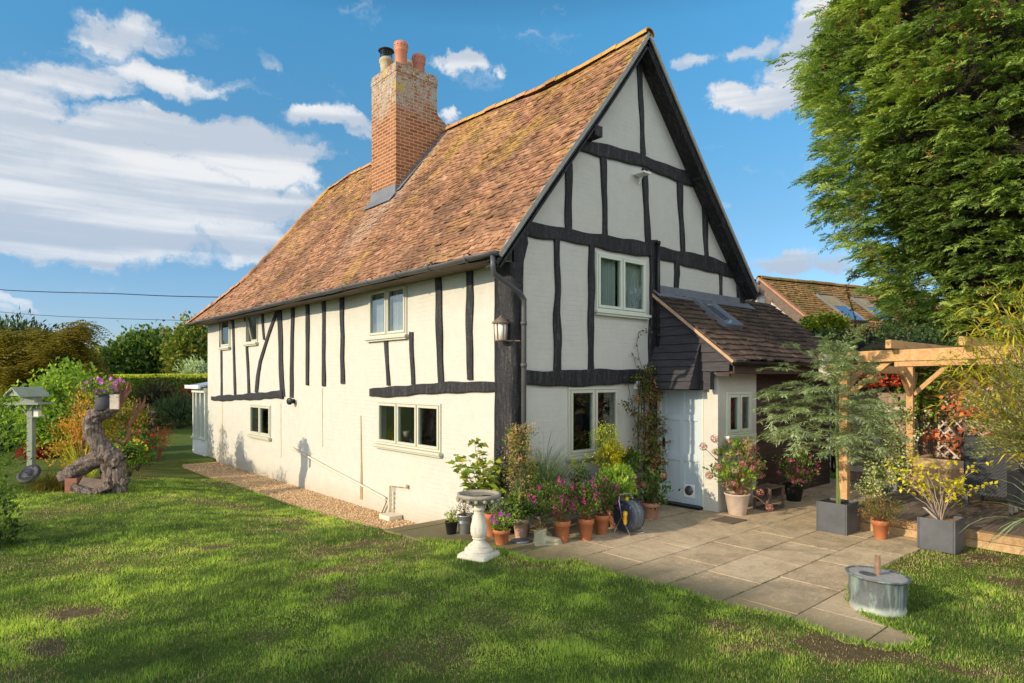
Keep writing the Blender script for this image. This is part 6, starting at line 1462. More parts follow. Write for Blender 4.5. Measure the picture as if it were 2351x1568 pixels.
def tendril(pts): m.tube([PY(u, v, -.04) for u, v in pts], .004, 5); return [PY(u + rr.gauss(0, 2.5), v, -.05) for u, v in pts for _ in range(1)]
tv_ = tendril([(1475, 850), (1466, 820), (1461, 790), (1466, 765)]) + tendril([(1480, 860), (1460, 840), (1452, 810)]) + tendril([(1470, 968), (1455, 945), (1447, 915), (1441, 880), (1433, 862)]) + tendril([(1480, 1000), (1462, 975), (1450, 950)]) + tendril([(1466, 765), (1472, 758), (1487, 760)])
m.build('stems', M_DTWIG, cl)
Q = np.repeat(np.array([tuple(q) for q in tv_]), 3, 0) + rng.normal(size=(len(tv_) * 3, 3)) * .02; f = Fol(); f.cards(Q, rdir(len(Q)) * .6 + np.array([0, -.3, -.5]), rdir(len(Q)), .045, .025, .3); f.build('tendril_leaves', GB, cl)
m = MB(); q = PY(1446, 1030, -.06); 
bp = thing('wall_pot', 'tiny terracotta face pot hung on the wall left of the climber', 'wall ornament', tuple(PY(1446, 1032, -.03))); m = MB(); m.lathe(PY(1446, 1036, -.05), [(.02, 0), (.035, .02), (.04, .07), (.03, .075), (.005, .06)], 14); m.build('pot', M_TERRA, bp)

# creepers on fence and pergola
def patch(t, name, mat, P, n_l, L, W, cs=.05, tb=.5, tsp=.4, up=-.2, out=.3, center=(12, -3, 1)):
    f = Fol(); clump_leaves(f, np.array(P), cs, n_l, L, W, center, up, -out, tsp, tb); return f.build(name, mat, t)
cp_ = thing('virginia_creeper', 'autumn coloured vine of orange and brown leaves on the fence behind the pergola', 'climbing plant', (7.85, -3.5, .2)); rr = random.Random(9)
P = [(7.80 - rr.random() * .15, -2.5 - 3.2 * rr.random() ** 1.1, 2.35 - 1.9 * rr.random() ** 1.4) for _ in range(150)]; patch(cp_, 'brown_leaves', GB, P, 10, .07, .05, .09, .72)
P = [(7.74 - rr.random() * .1, rr.uniform(-5.2, -2.6), rr.uniform(.75, 2.2)) for _ in range(52)]; patch(cp_, 'orange_leaves', GR, P, 7, .10, .09, .08, .75)
P = [(7.76 - rr.random() * .15, rr.uniform(-2.75, -2.15) , rr.uniform(1.3, 2.3)) for _ in range(60)]; patch(cp_, 'green_leaves', G2, P, 14, .075, .06, .08, .5)
P = [(7.7 - rr.random() * .2, rr.uniform(-4.4, -2.7), rr.uniform(2.05, 2.35)) for _ in range(46)]; patch(cp_, 'upper_leaves', G1, P, 12, .07, .06, .08, .5)
m = MB()
for k in range(14):
    y = rr.uniform(-4.6, -2.4); m.tube([(7.84, y, .3), (7.8, y + rr.uniform(-.4, .4), 1.0), (7.8, y + rr.uniform(-.6, .6), 1.7), (7.78, y + rr.uniform(-.8, .8), 2.2)], [.016, .012, .01, .006], 5)
m.build('stems', M_OLDWOOD, cp_)
rc = thing('red_creeper', 'bright red creeper cluster at the top of the lattice left of the pergola post', 'climbing plant', (7.7, -1.9, 2.1)); P = [(7.62 - rr.random() * .2, rr.uniform(-2.2, -1.45), 2.22 - rr.random() * .30) for _ in range(34)]; patch(rc, 'red_leaves', GR, P, 14, .075, .045, .06, .35); m = MB(); m.tube([(7.8, -2.3, .1), (7.74, -2.2, 1.4), (7.62, -1.8, 2.15), (7.6, -1.5, 2.2)], .012, 5); m.build('stem', M_RTWIG, rc)
# wicker basket on the fence
q = PD(2128, 1110, 11.2); 
wb = thing('wicker_basket', 'round wicker basket hanging on the fence beside the pergola post', 'basket', (7.1, -2.2, .8)); m = MB(); c = PD(2121, 1062, 11.2); m.lathe(c, [(.06, -.10), (.10, -.05), (.115, .06), (.10, .07), (.09, -.04), (.01, -.08)], 18); m.build('basket', plain('wicker', (.30, .20, .12), .8, .5, 40, .9), wb)

# huge conifer
cf_ = thing('leyland_cypress', 'huge dense feathery green conifer towering over the fence on the right', 'tree', (13.7, -3.3, -.3))
def conifer():
    ax = CAM + FWD * 15 + RGT * 12.5; cx, cy = ax.x, ax.y
    Rz = lambda z: np.interp(z, [1.8, 2.84, 3.75, 4.4, 5.2, 6.0, 6.8, 8.75, 9.7, 11, 13, 16], [2.1, 2.4, 2.75, 3.0, 3.45, 4.1, 4.4, 4.7, 4.8, 4.8, 4.1, 1.5])
    toward = math.atan2(CAM.y - cy, CAM.x - cx)
    NB = 2600; z = 1.9 + 11.6 * rng.random(NB); a = np.where(rng.random(NB) < .86, toward + rng.uniform(-1.6, 1.9, NB), rng.uniform(0, 2 * np.pi, NB))
    lob = np.clip((fbm(a * 3.4 + 7, z * .8, 4) - .5) * 3.0, -1, 1)
    r = Rz(z) * (.95 + .10 * lob) + .12 * rng.normal(size=NB); r -= (rng.random(NB) < .3) * rng.random(NB) * .9
    O = np.stack([cx + r * np.cos(a), cy + r * np.sin(a), z], 1); W_ = np.stack([np.cos(a), np.sin(a), 0 * a], 1); BL = rng.uniform(.6, 1.25, NB)
    ex = []
    for (u, v, L) in [(1795, 126, 1.9), (1822, 140, 1.6), (1845, 165, 1.5), (1868, 15, 1.5), (1850, 250, 1.3), (1885, 385, 1.1), (1905, 470, 1.0), (1940, 545, .9), (1990, 665, .9), (1848, 215, 1.3), (1972, 612, .9), (2020, 745, .9), (1905, 60, 1.4), (1880, 330, 1.1), (1895, 430, 1.)]:
        tip = np.array(PD(u, v, 14.6)); o = unit(np.array([[tip[0] - cx, tip[1] - cy, 0]]))[0]
        for q in range(3): ex.append((tip - o * .45 * L * (q + .6) * .8 - np.array([0, 0, .10 * q]) + rng.normal(size=3) * .06, o, L * .62))
    O = np.concatenate([O, np.array([e[0] for e in ex])]); W_ = np.concatenate([W_, np.array([e[1] for e in ex])]); BL = np.concatenate([BL, [e[2] for e in ex]]); NB = len(O)
    SX = np.cross(W_, [0, 0, 1.]); yaw_ = rng.normal(size=NB) * .38; pit = .16 + rng.normal(size=NB) * .16; rl = rng.normal(size=NB) * .28
    AX = unit(W_ * np.cos(yaw_)[:, None] + SX * np.sin(yaw_)[:, None] + np.array([0, 0, 1.]) * pit[:, None]); SD = unit(np.cross(AX, [0, 0, 1.])); UP = np.cross(SD, AX); c_, s_ = np.cos(rl)[:, None], np.sin(rl)[:, None]; SD, UP = SD * c_ + UP * s_, UP * c_ - SD * s_
    # every bough is a drooping fan of sprays
    k1 = 15; idx = np.repeat(np.arange(NB), k1); m1 = len(idx); t = rng.random(m1) ** .75; sd = rng.uniform(-1, 1, m1)
    wd = .42 * np.sin(np.pi * np.clip(t * .8 + .12, 0, 1)); C = O[idx] + AX[idx] * ((t - .55) * BL[idx])[:, None] + SD[idx] * (sd * wd * BL[idx])[:, None] - np.array([0, 0, 1.]) * (.22 * t * t * BL[idx] + .18 * np.abs(sd) * wd)[:, None] + UP[idx] * (rng.normal(size=m1) * .035)[:, None]
    D = unit(AX[idx] + SD[idx] * (sd * .95)[:, None] + UP[idx] * (rng.normal(size=m1) * .16 + .08 - .25 * t)[:, None] + rng.normal(size=(m1, 3)) * .12); N = unit(UP[idx] + rng.normal(size=(m1, 3)) * .35); S = unit(np.cross(D, N))
    outw = W_[idx]; btint = .42 + 1.0 * (fbm(O[:, 0] * .9 + O[:, 2] * .6, O[:, 1] * .9 - O[:, 2] * .5, 3) - .5) + rng.normal(size=NB) * .13; tb = btint[idx] + .12 * t
    n = len(C); k = 16; L = .27 * (1 + rng.normal(size=n) * .18); f = Fol(); j = np.arange(k); tt = (j // 2 + .2) / (k / 2); sg = np.where(j % 2, 1., -1.)
    idx = np.repeat(np.arange(n), k); T = np.tile(tt, n); SG = np.tile(sg, n); m_ = n * k
    P = C[idx] + D[idx] * (L[idx] * (T - .2))[:, None] - np.array([0, 0, 1.]) * (.07 * T * T)[:, None]
    DD = D[idx] * .9 + S[idx] * (SG * (.85 - .55 * T))[:, None] + rng.normal(size=(m_, 3)) * .16 - np.array([0, 0, 1.]) * (.10 + .25 * T)[:, None]
    f.cards(P, DD, N[idx] + rng.normal(size=(m_, 3)) * .3, (.125 * (1 - .5 * T)) * (1 + rng.normal(size=m_) * .2), .026, tb[idx] + .16 * T + rng.normal(size=m_) * .07)
    gc = leafmat('conifer_sprays', [(.05, (.02, .04, .012)), (.35, (.095, .155, .038)), (.65, (.20, .28, .058)), (1, (.37, .43, .11))], .32, .7, .15)
    f.build('sprays', gc, cf_)
    # dead brown inner twigs showing in patches
    q = np.where((fbm(C[:, 0] * 1.3, C[:, 2] * 1.6 + C[:, 1], 3) > .60))[0]; q = q[rng.random(len(q)) < .12]; P = C[q] - outw[q] * .12; f = Fol(); kk = 10; ii = np.repeat(np.arange(len(q)), kk)
    f.cards(P[ii] + rng.normal(size=(len(ii), 3)) * .09, outw[q][ii] + rng.normal(size=(len(ii), 3)) * .6 - np.array([0, 0, .3]), rdir(len(ii)), .13, .026, .5 + rng.normal(size=len(ii)) * .2)
    f.build('dead_sprays', leafmat('dead_conifer_sprays', [(0, (.10, .035, .015)), (.6, (.30, .12, .05)), (1, (.42, .20, .09))], .2), cf_)
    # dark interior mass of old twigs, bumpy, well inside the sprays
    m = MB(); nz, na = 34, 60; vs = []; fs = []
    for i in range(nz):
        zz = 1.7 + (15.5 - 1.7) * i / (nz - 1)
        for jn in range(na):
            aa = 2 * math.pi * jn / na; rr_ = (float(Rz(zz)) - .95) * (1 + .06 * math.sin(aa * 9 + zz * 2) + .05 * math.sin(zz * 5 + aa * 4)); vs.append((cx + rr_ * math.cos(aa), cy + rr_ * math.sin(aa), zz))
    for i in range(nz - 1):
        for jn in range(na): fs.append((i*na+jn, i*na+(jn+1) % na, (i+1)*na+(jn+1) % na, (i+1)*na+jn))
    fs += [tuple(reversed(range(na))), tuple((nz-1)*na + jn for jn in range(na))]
    m.add(vs, fs); m.build('inner_core', plain('old_twig_mass', (.05, .045, .022), .95, .5, 4, 1.0, dist=.2), cf_)
    m = MB(); m.tube([(cx, cy, -.4), (cx, cy, 4), (cx, cy, 14)], [.45, .35, .1], 10); m.build('trunk', M_BARK, cf_)
    m = MB(); rr = random.Random(2)
    for i in range(60):
        zz = rr.uniform(2.4, 10); aa = toward + rr.uniform(-1.3, 1.3); r1 = float(Rz(zz)) * .97; m.tube([(cx + .5 * math.cos(aa), cy + .5 * math.sin(aa), zz - .6), (cx + r1 * .6 * math.cos(aa), cy + r1 * .6 * math.sin(aa), zz - .2), (cx + r1 * math.cos(aa), cy + r1 * math.sin(aa), zz)], [.06, .04, .01], 5)
    m.build('boughs', M_RTWIG, cf_)
conifer()

# bamboo and small leaved shrub at the right edge
bm_ = thing('bamboo', 'golden leaved bamboo arching in over the pergola at the right edge', 'bamboo', tuple(PD(2470, 1200, 6.9))); f = Fol(); m = MB(); rr = random.Random(14); P = []; D = []
b0 = PD(2450, 1200, 7.3)
for i in range(46):
    v = rr.uniform(640, 980); tip = PD(2150 + 155 * rr.random() ** .8 + abs(v - 850) * .35, v, rr.uniform(6.2, 7.6)); mid = b0.lerp(tip, .55) + Vector((0, 0, .75 if v < 800 else .35)); pts = []
    for k in range(9): t_ = k / 8; pts.append(b0 * (1 - t_) ** 2 + mid * 2 * t_ * (1 - t_) + tip * t_ * t_)
    m.tube(pts, [.010 - .001 * k for k in range(9)], 5)
    for k in range(3, 9):
        d = (pts[k] - pts[k-1]).normalized()
        for j in range(9):
            q = pts[k] + Vector((rr.gauss(0, .05), rr.gauss(0, .05), rr.gauss(0, .05))); P.append(tuple(q)); D.append(tuple(d * .9 + Vector((rr.gauss(0, .35), rr.gauss(0, .35), rr.gauss(-.35, .35)))))
n = len(P); f.cards(np.array(P), np.array(D), rdir(n) * .5 + np.array([0, 0, 1]), .17 * (1 + rng.normal(size=n) * .25), .017, .55 + rng.normal(size=n) * .25, droop=.2); f.build('leaves', GBM, bm_); m.build('canes', M_TWIG, bm_)
ss = thing('cotoneaster', 'arching small leaved shrub with pale green leaves hanging in from the right edge', 'shrub', tuple(PD(2480, 1250, 6.4))); m = MB(); P = []; D = []; N = []; b0 = PD(2470, 1060, 6.3); rr = random.Random(21)
for i in range(95):
    v = rr.uniform(800, 1075); lim = np.interp(v, [800, 870, 940, 1000, 1035, 1075], [2330, 2270, 2215, 2240, 2205, 2290]); tip = PD(lim + 140 * rr.random() ** 1.3, v, rr.uniform(5.7, 6.9)); mid = b0.lerp(tip, .5) + Vector((rr.gauss(0, .06), rr.gauss(0, .06), .12)); pts = []
    for k in range(15): t_ = k / 14; pts.append(b0 * (1 - t_) ** 2 + mid * 2 * t_ * (1 - t_) + tip * t_ * t_)
    m.tube(pts, [.006 - .00035 * k for k in range(15)], 4, caps=False)
    for k in range(3, 15):
        d = (pts[k] - pts[k-1]).normalized(); sd1 = d.cross(ZT).normalized()
        for j in range(7): s = rr.choice((-1, 1)); P.append(tuple(pts[k] + d * rr.uniform(-.03, .03))); D.append(tuple(d * .6 + sd1 * s * rr.uniform(.3, 1) + ZT * rr.uniform(-.4, .8))); N.append((rr.gauss(0, .4), rr.gauss(0, .4), 1))
n = len(P); f = Fol(); f.cards(np.array(P), np.array(D), np.array(N), .042, .013, .5 + rng.normal(size=n) * .25); f.build('leaves', leafmat('small_pale_leaves', [(.1, (.06, .09, .02)), (.5, (.17, .22, .055)), (.9, (.36, .38, .13))]), ss); m.build('twigs', M_RTWIG, ss)
# strap leaved plant in a pot at the right edge of the deck
q = PD(2420, 1180, 6.6); sp_ = thing('cordyline', 'strap leaved plant arching in from the right edge above the decking', 'plant', (q.x, q.y, DZ)); f = Fol(); fblades(f, (q.x, q.y, DZ + .25), 70, .85, .9, .022, .5, 1.1, 7, .35, root=.03); f.build('leaves', GGR, sp_); m = MB(); m.lathe((q.x, q.y, DZ + .002), [(.12, 0), (.16, .24), (.15, .25), (.01, .24)], 20); m.build('pot', M_PLANTER, sp_)
# dark shrubs between neighbour's house and pergola
def bush(name, label, cat, c, r, nc, nl, L, W, mat, cs=.12, tb=.5, smat=None, base=None, shell=.6, up=.2, tsp=.45, group=None, nst=18, r0=.03, core=None, zmin=None, extra=None, flat=.8):
    base = Vector(base) if base is not None else Vector((c[0], c[1], c[2] - r[2] - .1)); t = thing(name, label, cat, tuple(base), group)
    C = ell_points(nc, c, r, shell, zmin)
    nz = fbm(C[:, 0] * 1.1 / max(.6, r[0] * .35), C[:, 2] * 1.1 / max(.6, r[0] * .35) + C[:, 1], 3); C = np.array(c) + (C - np.array(c)) * (.80 + .42 * nz)[:, None]
    f = Fol(); clump_leaves(f, C, cs, nl, L, W, (c[0], c[1], c[2] - r[2] * .5), up, .6, tsp, tb, flat); f.build('foliage', mat, t)
    if extra: f = Fol(); C2 = C[rng.random(len(C)) < extra[1]]; clump_leaves(f, C2, cs * 1.1, max(3, int(nl * .6)), L, W, (c[0], c[1], c[2] - r[2] * .5), up, .6, tsp, .55, flat); f.build('tinted_foliage', extra[0], t)
    stems(base, C, r0, r0 * .2, smat or M_DTWIG, t, n=nst, name='branches', bend=.1)
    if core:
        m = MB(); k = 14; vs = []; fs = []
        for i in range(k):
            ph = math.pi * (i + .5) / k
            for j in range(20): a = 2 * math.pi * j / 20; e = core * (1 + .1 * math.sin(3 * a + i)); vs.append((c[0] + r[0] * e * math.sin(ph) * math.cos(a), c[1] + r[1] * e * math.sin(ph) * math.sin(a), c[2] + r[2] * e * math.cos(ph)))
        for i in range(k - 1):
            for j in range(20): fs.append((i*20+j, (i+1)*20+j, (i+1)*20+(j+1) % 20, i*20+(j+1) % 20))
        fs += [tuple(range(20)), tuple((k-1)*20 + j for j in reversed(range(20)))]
        m.add(vs, fs); m.build('inner_core', M_CORE, t)
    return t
M_CORE = plain('dark_core_mass', (.018, .020, .010), .95, .5, 4, 1.0, dist=.1)
bush('evergreen_shrub', 'dark green shrub below the neighbouring skylights behind the pergola beam', 'shrub', tuple(PD(2055, 822, 13.0)), (1.5, 1.2, .60), 170, 30, .07, .04, GD, .10, .5, base=(9.6, -1.6, -.1), core=.75)
bush('evergreen_shrub', 'reddish dark shrub between the lean-to roof end and the pergola beam', 'shrub', tuple(PD(1960, 838, 13.2)), (.6, .8, .48), 90, 26, .06, .04, GD, .10, .6, base=(9.0, -.5, -.1), core=.7, extra=(GB, .5))
iv = bush('ivy', 'sunlit yellow green ivy climbing the end of the neighbouring tiled roof', 'climbing plant', tuple(PD(1888, 748, 17.2)), (.6, .6, .22), 120, 24, .08, .07, GY, .09, .35, base=tuple(PD(1890, 900, 17.2)), shell=.3)  # sunlight on this ivy is put into its yellower leaf colour
bush('ivy', 'shaded dark ivy below the yellow green ivy beside the lean-to roof', 'climbing plant', tuple(PD(1905, 800, 15.8)), (.6, .8, .38), 110, 24, .08, .07, GD, .09, .75, base=tuple(PD(1890, 920, 15.8)), core=.6)  # shade on this ivy is put into its dark leaf colour
vs_ = thing('tall_vine_shoot', 'thin bare dark vine shoot rising in front of the neighbouring skylights', 'plant', tuple(PD(1965, 800, 13.2))); m = MB(); pts = [PD(u, v, 13.2) for u, v in [(1972, 830), (1966, 780), (1962, 730), (1950, 690), (1940, 655)]]; m.tube(pts, [.014, .012, .010, .008, .004], 5); m.build('stem', M_DTWIG, vs_)
f = Fol(); Q = np.array([tuple(pts[0].lerp(pts[2], t_) if t_ < 1 else pts[2].lerp(pts[4], t_ - 1)) for t_ in rng.random(70) * 2]); f.cards(Q, rdir(70) + np.array([0, 0, .3]), rdir(70), .10, .03, .4); f.build('leaves', GB, vs_)

# ================================================================ NEIGHBOURING BUILDING
nb = thing('neighbouring_house', 'low house with mossy tiled roof and two skylights behind the lean-to', 'house', tuple(PD(1900, 900, 19)))
th_ = R(63.2); NA = (RGT * math.sin(th_) + FWD * math.cos(th_)).normalized(); ND = (RGT * math.cos(th_) - FWD * math.sin(th_)).normalized()   # along ridge, downhill
NO = PD(1745, 640, 20.0); NK = .785
def SN(s, a):     # s: 0 eave ..1 ridge
    return NO + NA * a + ND * (4.2 * (1 - s)) - ZT * (NK * 4.2 * (1 - s))
m = MB(); tiles(m, SN, lambda s: -.05, lambda s: 9.0, 40, .19, lift=.03, th=.016, seed=33); m.build('roof', M_MTILE, nb)
m = MB()
A_, B_, C_, D_ = [NO + NA * a + ND * r - ZT * (NK * r + .03) for a, r in ((-.04, 0), (9, 0), (9, 4.2), (-.04, 4.2))]; m.add([A_, B_, C_, D_] + [p - ZT * .1 for p in (A_, B_, C_, D_)], [(0,1,2,3), (7,6,5,4), (0,4,5,1), (1,5,6,2), (2,6,7,3), (3,7,4,0)])
A2 = [NO + NA * a - ND * r - ZT * (NK * r + .03) for a, r in ((-.04, 0), (9, 0), (9, 3.6), (-.04, 3.6))]; m.add(A2 + [p - ZT * .1 for p in A2], [(0,3,2,1), (7,4,5,6), (0,1,5,4), (1,2,6,5), (2,3,7,6), (3,0,4,7)]); fixn(m.build('roof_underside', M_DTILE, nb))
m = MB(); pp = [NO + NA * .08 - ZT * .12, NO + NA * .08 + ND * 4.0 - ZT * (NK * 4.0 + .1), NO + NA * .08 + ND * 4.0 - ZT * 5.8, NO + NA * .08 - ND * 3.5 - ZT * 5.8, NO + NA * .08 - ND * 3.5 - ZT * (NK * 3.5 + .1)]; m.prism(pp, NA * 8.8); fixn(m.build('wall', M_CREAM, nb))
m = MB()
m.bar(NO - NA * .03 - ZT * .22, NO - NA * .03 + ND * 4.2 - ZT * (NK * 4.2 + .22), .05, .30); m.bar(NO - NA * .03 - ZT * .22, NO - NA * .03 - ND * 3.5 - ZT * (NK * 3.5 + .22), .05, .30)
m.bar(NO + NA * .05 + ND * .25 - ZT * .4, NO + NA * .05 + ND * .25 - ZT * 2.5, .16, .06); m.bar(NO + NA * .05 - ND * .9 - ZT * 1.0, NO + NA * .05 + ND * 1.6 - ZT * 1.35, .06, .14); fixn(m.build('bargeboard', M_OLDWOOD, nb))
m = MB(); ridge_run(m, [NO + NA * a + ZT * .02 for a in (-.05, 3, 6, 9)], .11, .4); m.build('ridge_tiles', M_MTILE, nb)
m = MB(); m.bar(NO - NA * .06 + ZT * .02, NO - NA * .06 + ND * 4.2 - ZT * (NK * 4.2 - .02), .14, .05); fixn(m.build('verge_mortar', M_TERRA2, nb))
NU = (-ND + ZT * NK).normalized(); NN = (ND * NK + ZT).normalized()
def PN(u, v): d = ray(u, v); p = CAM + d * ((NO - CAM).dot(NN) / d.dot(NN)); q = p - NO; return q.dot(NA), -q.dot(NU)
for c4 in ([(1875, 681), (1911, 684), (1983, 744), (1944, 741)], [(1953, 687), (1986, 691), (2045, 742), (2018, 740)]):
    pr_ = [PN(u, v) for u, v in c4]; a0 = (pr_[0][0] + pr_[3][0]) / 2; a1 = (pr_[1][0] + pr_[2][0]) / 2; r0 = (pr_[0][1] + pr_[1][1]) / 2; r1 = (pr_[2][1] + pr_[3][1]) / 2
    skylight(nb, NO + NA * a0 - NU * r1 + NN * .03, NA, NU, NN, a1 - a0, r1 - r0, .55)
m = MB(); q = NO + NA * 6.0 + ND * 1.6 - ZT * (NK * 1.6); m.tube([q, q + ZT * .75], .05, 8); m.build('flue_pipe', M_GALV, nb)

# ================================================================ LEFT GARDEN
LZ = lambda x, y: float(lawn_z(x, y))
def GL(u, v):
    z = -.15
    for _ in range(4): p = G(u, v, z); z = LZ(p.x, p.y)
    return G(u, v, z)
# bird table
p = GL(72, 1082); dep = depth(p); px = dep / FPX; btb = thing('bird_table', 'sage green wooden bird table with a pitched roof on a square post', 'bird table', tuple(p))
A = RGT; Bk = FWD
def W(u, v, off=0.0): return PD(u, v, dep + off)
m = MB(); m.bar(W(72, 1082), W(72, 926), .12, .12, up=A); m.build('post', M_BTABLE, btb, bevel=.006)
m = MB(); c = W(69, 926); m.obox(c, A, Bk, ZT, .37, .27, .022); 
for s in (-1, 1): m.bar(c + A * .04 * s - ZT * .28, c + A * .22 * s - ZT * .02, .03, .03)
m.build('platform', M_BTABLE, btb, bevel=.004)
m = MB(); c = W(72, 915); m.obox(c, A, Bk, ZT, .155, .12, .095); m.build('hopper', M_BTABLE, btb)
m = MB(); rot = Matrix.Rotation(R(-28), 3, 'Z'); A1_ = rot @ A; B1_ = rot @ Bk; top = W(62, 888)
for s in (-1, 1):
    e = top + A1_ * .34 * s - ZT * .19; m.add([top - B1_ * .30, top + B1_ * .30, e + B1_ * .30, e - B1_ * .30] + [q - ZT * .025 for q in (top - B1_ * .30, top + B1_ * .30, e + B1_ * .30, e - B1_ * .30)], [(0,1,2,3), (7,6,5,4), (0,4,5,1), (1,5,6,2), (2,6,7,3), (3,7,4,0)])
m.prism([top - B1_ * .24 - ZT * .03, top - B1_ * .24 + A1_ * .28 - ZT * .19, top - B1_ * .24 - A1_ * .28 - ZT * .19], B1_ * .02); fixn(m.build('table_roof', M_BTABLE, btb))
hf = thing('bird_feeder', 'small glass seed feeder with a flat roof hanging below the bird table platform', 'bird feeder', tuple(W(86, 945))); m = MB(); c = W(86, 948); m.obox(c, A, Bk, ZT, .05, .05, .075); m.build('seed_case', M_FROST, hf); m = MB(); m.obox(c + ZT * .09, A, Bk, ZT, .10, .09, .010); m.obox(c - ZT * .085, A, Bk, ZT, .075, .075, .010); m.tube([c + ZT * .09, c + ZT * .16], .004, 5); m.build('feeder_roof', M_BTABLE, hf)
st_ = thing('stone_disc', 'dark round ribbed disc leaning at the foot of the bird table post', 'garden ornament', tuple(GL(64, 1112))); p = GL(66, 1108) + ZT * .17; m = MB(); axd = (Matrix.Rotation(-YAW, 3, 'Z') @ Matrix.Rotation(R(48), 3, 'X')); m.lathe(p, [(.02, -.03), (.19, -.03), (.215, -.01), (.215, .01), (.19, .03), (.15, .03), (.14, .022), (.08, .022), (.07, .03), (.01, .03)], 28, axis=axd); m.build('disc', plain('dark_blue_iron', (.04, .04, .06), .6, .3, 12, .4), st_)
# twisted trunk planter
p0 = GL(262, 1128); dep = depth(p0); s = dep / FPX
tk = thing('twisted_trunk', 'gnarled twisted dead vine trunk rising from the lawn carrying a planted tub', 'tree trunk', tuple(p0)); 
def rough_tube(mb, pts, rad, n=16, amp=.18, seed=1, sub=12):
    n = 36
    P = [Vector(q) for q in pts]; Q = []; Rr = []
    for i in range(len(P) - 1):
        for k in range(sub):
            t_ = k / sub; a = P[max(i-1, 0)]; b = P[i]; c = P[i+1]; d = P[min(i+2, len(P)-1)]
            q = .5 * ((2 * b) + (c - a) * t_ + (2 * a - 5 * b + 4 * c - d) * t_ ** 2 + (3 * b - a - 3 * c + d) * t_ ** 3); Q.append(q); Rr.append(rad[i] * (1 - t_) + rad[i+1] * t_)
    Q.append(P[-1]); Rr.append(rad[-1]); up = Vector((.3, .5, .8)).normalized(); vs = []; fs = []
    for i, q in enumerate(Q):
        t_ = (Q[min(i+1, len(Q)-1)] - Q[max(i-1, 0)]).normalized(); a = t_.cross(up).normalized(); b = a.cross(t_); up = b
        for j in range(n):
            an = 2 * math.pi * j / n + i * .10; e = 1 + amp * (abs(math.sin(3.5 * an + seed + i * .04 + .5 * math.sin(i * .21))) * .8 - .4 + math.sin(11 * an + i * .16 + seed) * .28 + math.sin(i * .55 + 2 * an) * .3 + (.35 if math.sin(i * .33 + seed) * math.sin(2 * an + seed) > .75 else 0)); vs.append(q + (a * math.cos(an) + b * math.sin(an)) * Rr[i] * e)
    for i in range(len(Q) - 1):
        for j in range(n): fs.append((i*n+j, i*n+(j+1) % n, (i+1)*n+(j+1) % n, (i+1)*n+j))
    fs += [tuple(range(n)), tuple((len(Q)-1)*n + j for j in reversed(range(n)))]; mb.smooth = True; mb.add(vs, fs); mb.smooth = False
def T_(lst, off=0): return [PD(u, v, dep + off) for (u, v, r_) in lst], [r_ * s for (_, _, r_) in lst]
m = MB()
pts, rad = T_([(262, 1132, 22), (258, 1105, 20), (262, 1080, 22), (250, 1052, 21), (236, 1030, 20), (219, 1003, 19), (212, 975, 18), (220, 955, 17), (243, 943, 17), (258, 930, 14)]); rough_tube(m, pts, rad, 18, .2, 1)
pts, rad = T_([(140, 1098, 13), (165, 1085, 17), (195, 1068, 18), (225, 1052, 19), (255, 1050, 19), (272, 1068, 17)], -.05); rough_tube(m, pts, rad, 16, .2, 2)
pts, rad = T_([(250, 1040, 18), (268, 1055, 17), (280, 1062, 12)], -.12); rough_tube(m, pts, rad, 14, .25, 3)
pts, rad = T_([(268, 1075, 12), (275, 1100, 13), (272, 1132, 14)], -.1); rough_tube(m, pts, rad, 12, .3, 4)
pts, rad = T_([(290, 1098, 8), (282, 1112, 10), (278, 1130, 11)], -.15); rough_tube(m, pts, rad, 10, .25, 5)
pts, rad = T_([(238, 1068, 8), (243, 1100, 10), (240, 1132, 12)], .12); rough_tube(m, pts, rad, 10, .25, 6)
m.build('trunk', M_BARK, tk)
m = MB()
for lst in ([(268, 940, 5), (282, 920, 4.5), (290, 900, 3.5), (296, 878, 2)], [(275, 930, 4), (287, 905, 3.5), (283, 885, 2)], [(285, 915, 3), (300, 895, 2.5), (301, 880, 1.5)], [(290, 900, 3), (292, 885, 2), (290, 877, 1)], [(272, 945, 5), (278, 918, 4), (276, 895, 3), (272, 880, 1.5)]): pts, rad = T_(lst, .1); m.tube(pts, rad, 6)
for lst in ([(296, 975, 4), (310, 955, 4), (322, 940, 3.5), (331, 922, 2.5), (333, 908, 1.5)], [(310, 955, 3), (308, 935, 2.5), (311, 918, 1.5)], [(318, 945, 3), (322, 925, 2.5), (320, 912, 1.5)], [(262, 1010, 4), (285, 1020, 4), (294, 1010, 3.5), (297, 985, 3), (296, 975, 3)]): pts, rad = T_(lst, .3); m.tube(pts, rad, 6)
m.build('antler_branches', M_RTWIG, tk)
tbb = thing('planted_tub', 'dark staved tub of bright pink petunias balanced on the twisted trunk', 'planter', tuple(PD(243, 942, dep))); c = PD(243, 942, dep); m = MB(); r_ = 21 * s; m.lathe(c, [(r_ * .93, 0), (r_, .02), (r_ * 1.04, 38 * s), (r_ * .96, 38 * s), (r_ * .9, 33 * s), (.01, 32 * s)], 26); m.build('tub', M_BIN, tbb)
m = MB(); m.obox(PD(263, 922, dep - .16), RGT, FWD, ZT, 10 * s, .015, 17 * s); m.build('tub_board', M_TRELLIS, tbb)
cc = PD(241, 893, dep); rx = 46 * s; C = ell_points(60, tuple(cc), (rx, rx * .8, 14 * s), .3); f = Fol(); clump_leaves(f, C, .045, 14, .05, .026, tuple(cc - ZT * .2), .3, .6, .5, .55); f.build('foliage', G2, tbb)
P = ell_points(95, tuple(cc + ZT * .02), (rx * .95, rx * .7, 24 * s), .6); P = P[P[:, 2] > cc.z - .05]; f = Fol(); blooms(f, P, .045); tag(f.build('flowers', F_PUR, tbb), kind='stuff')
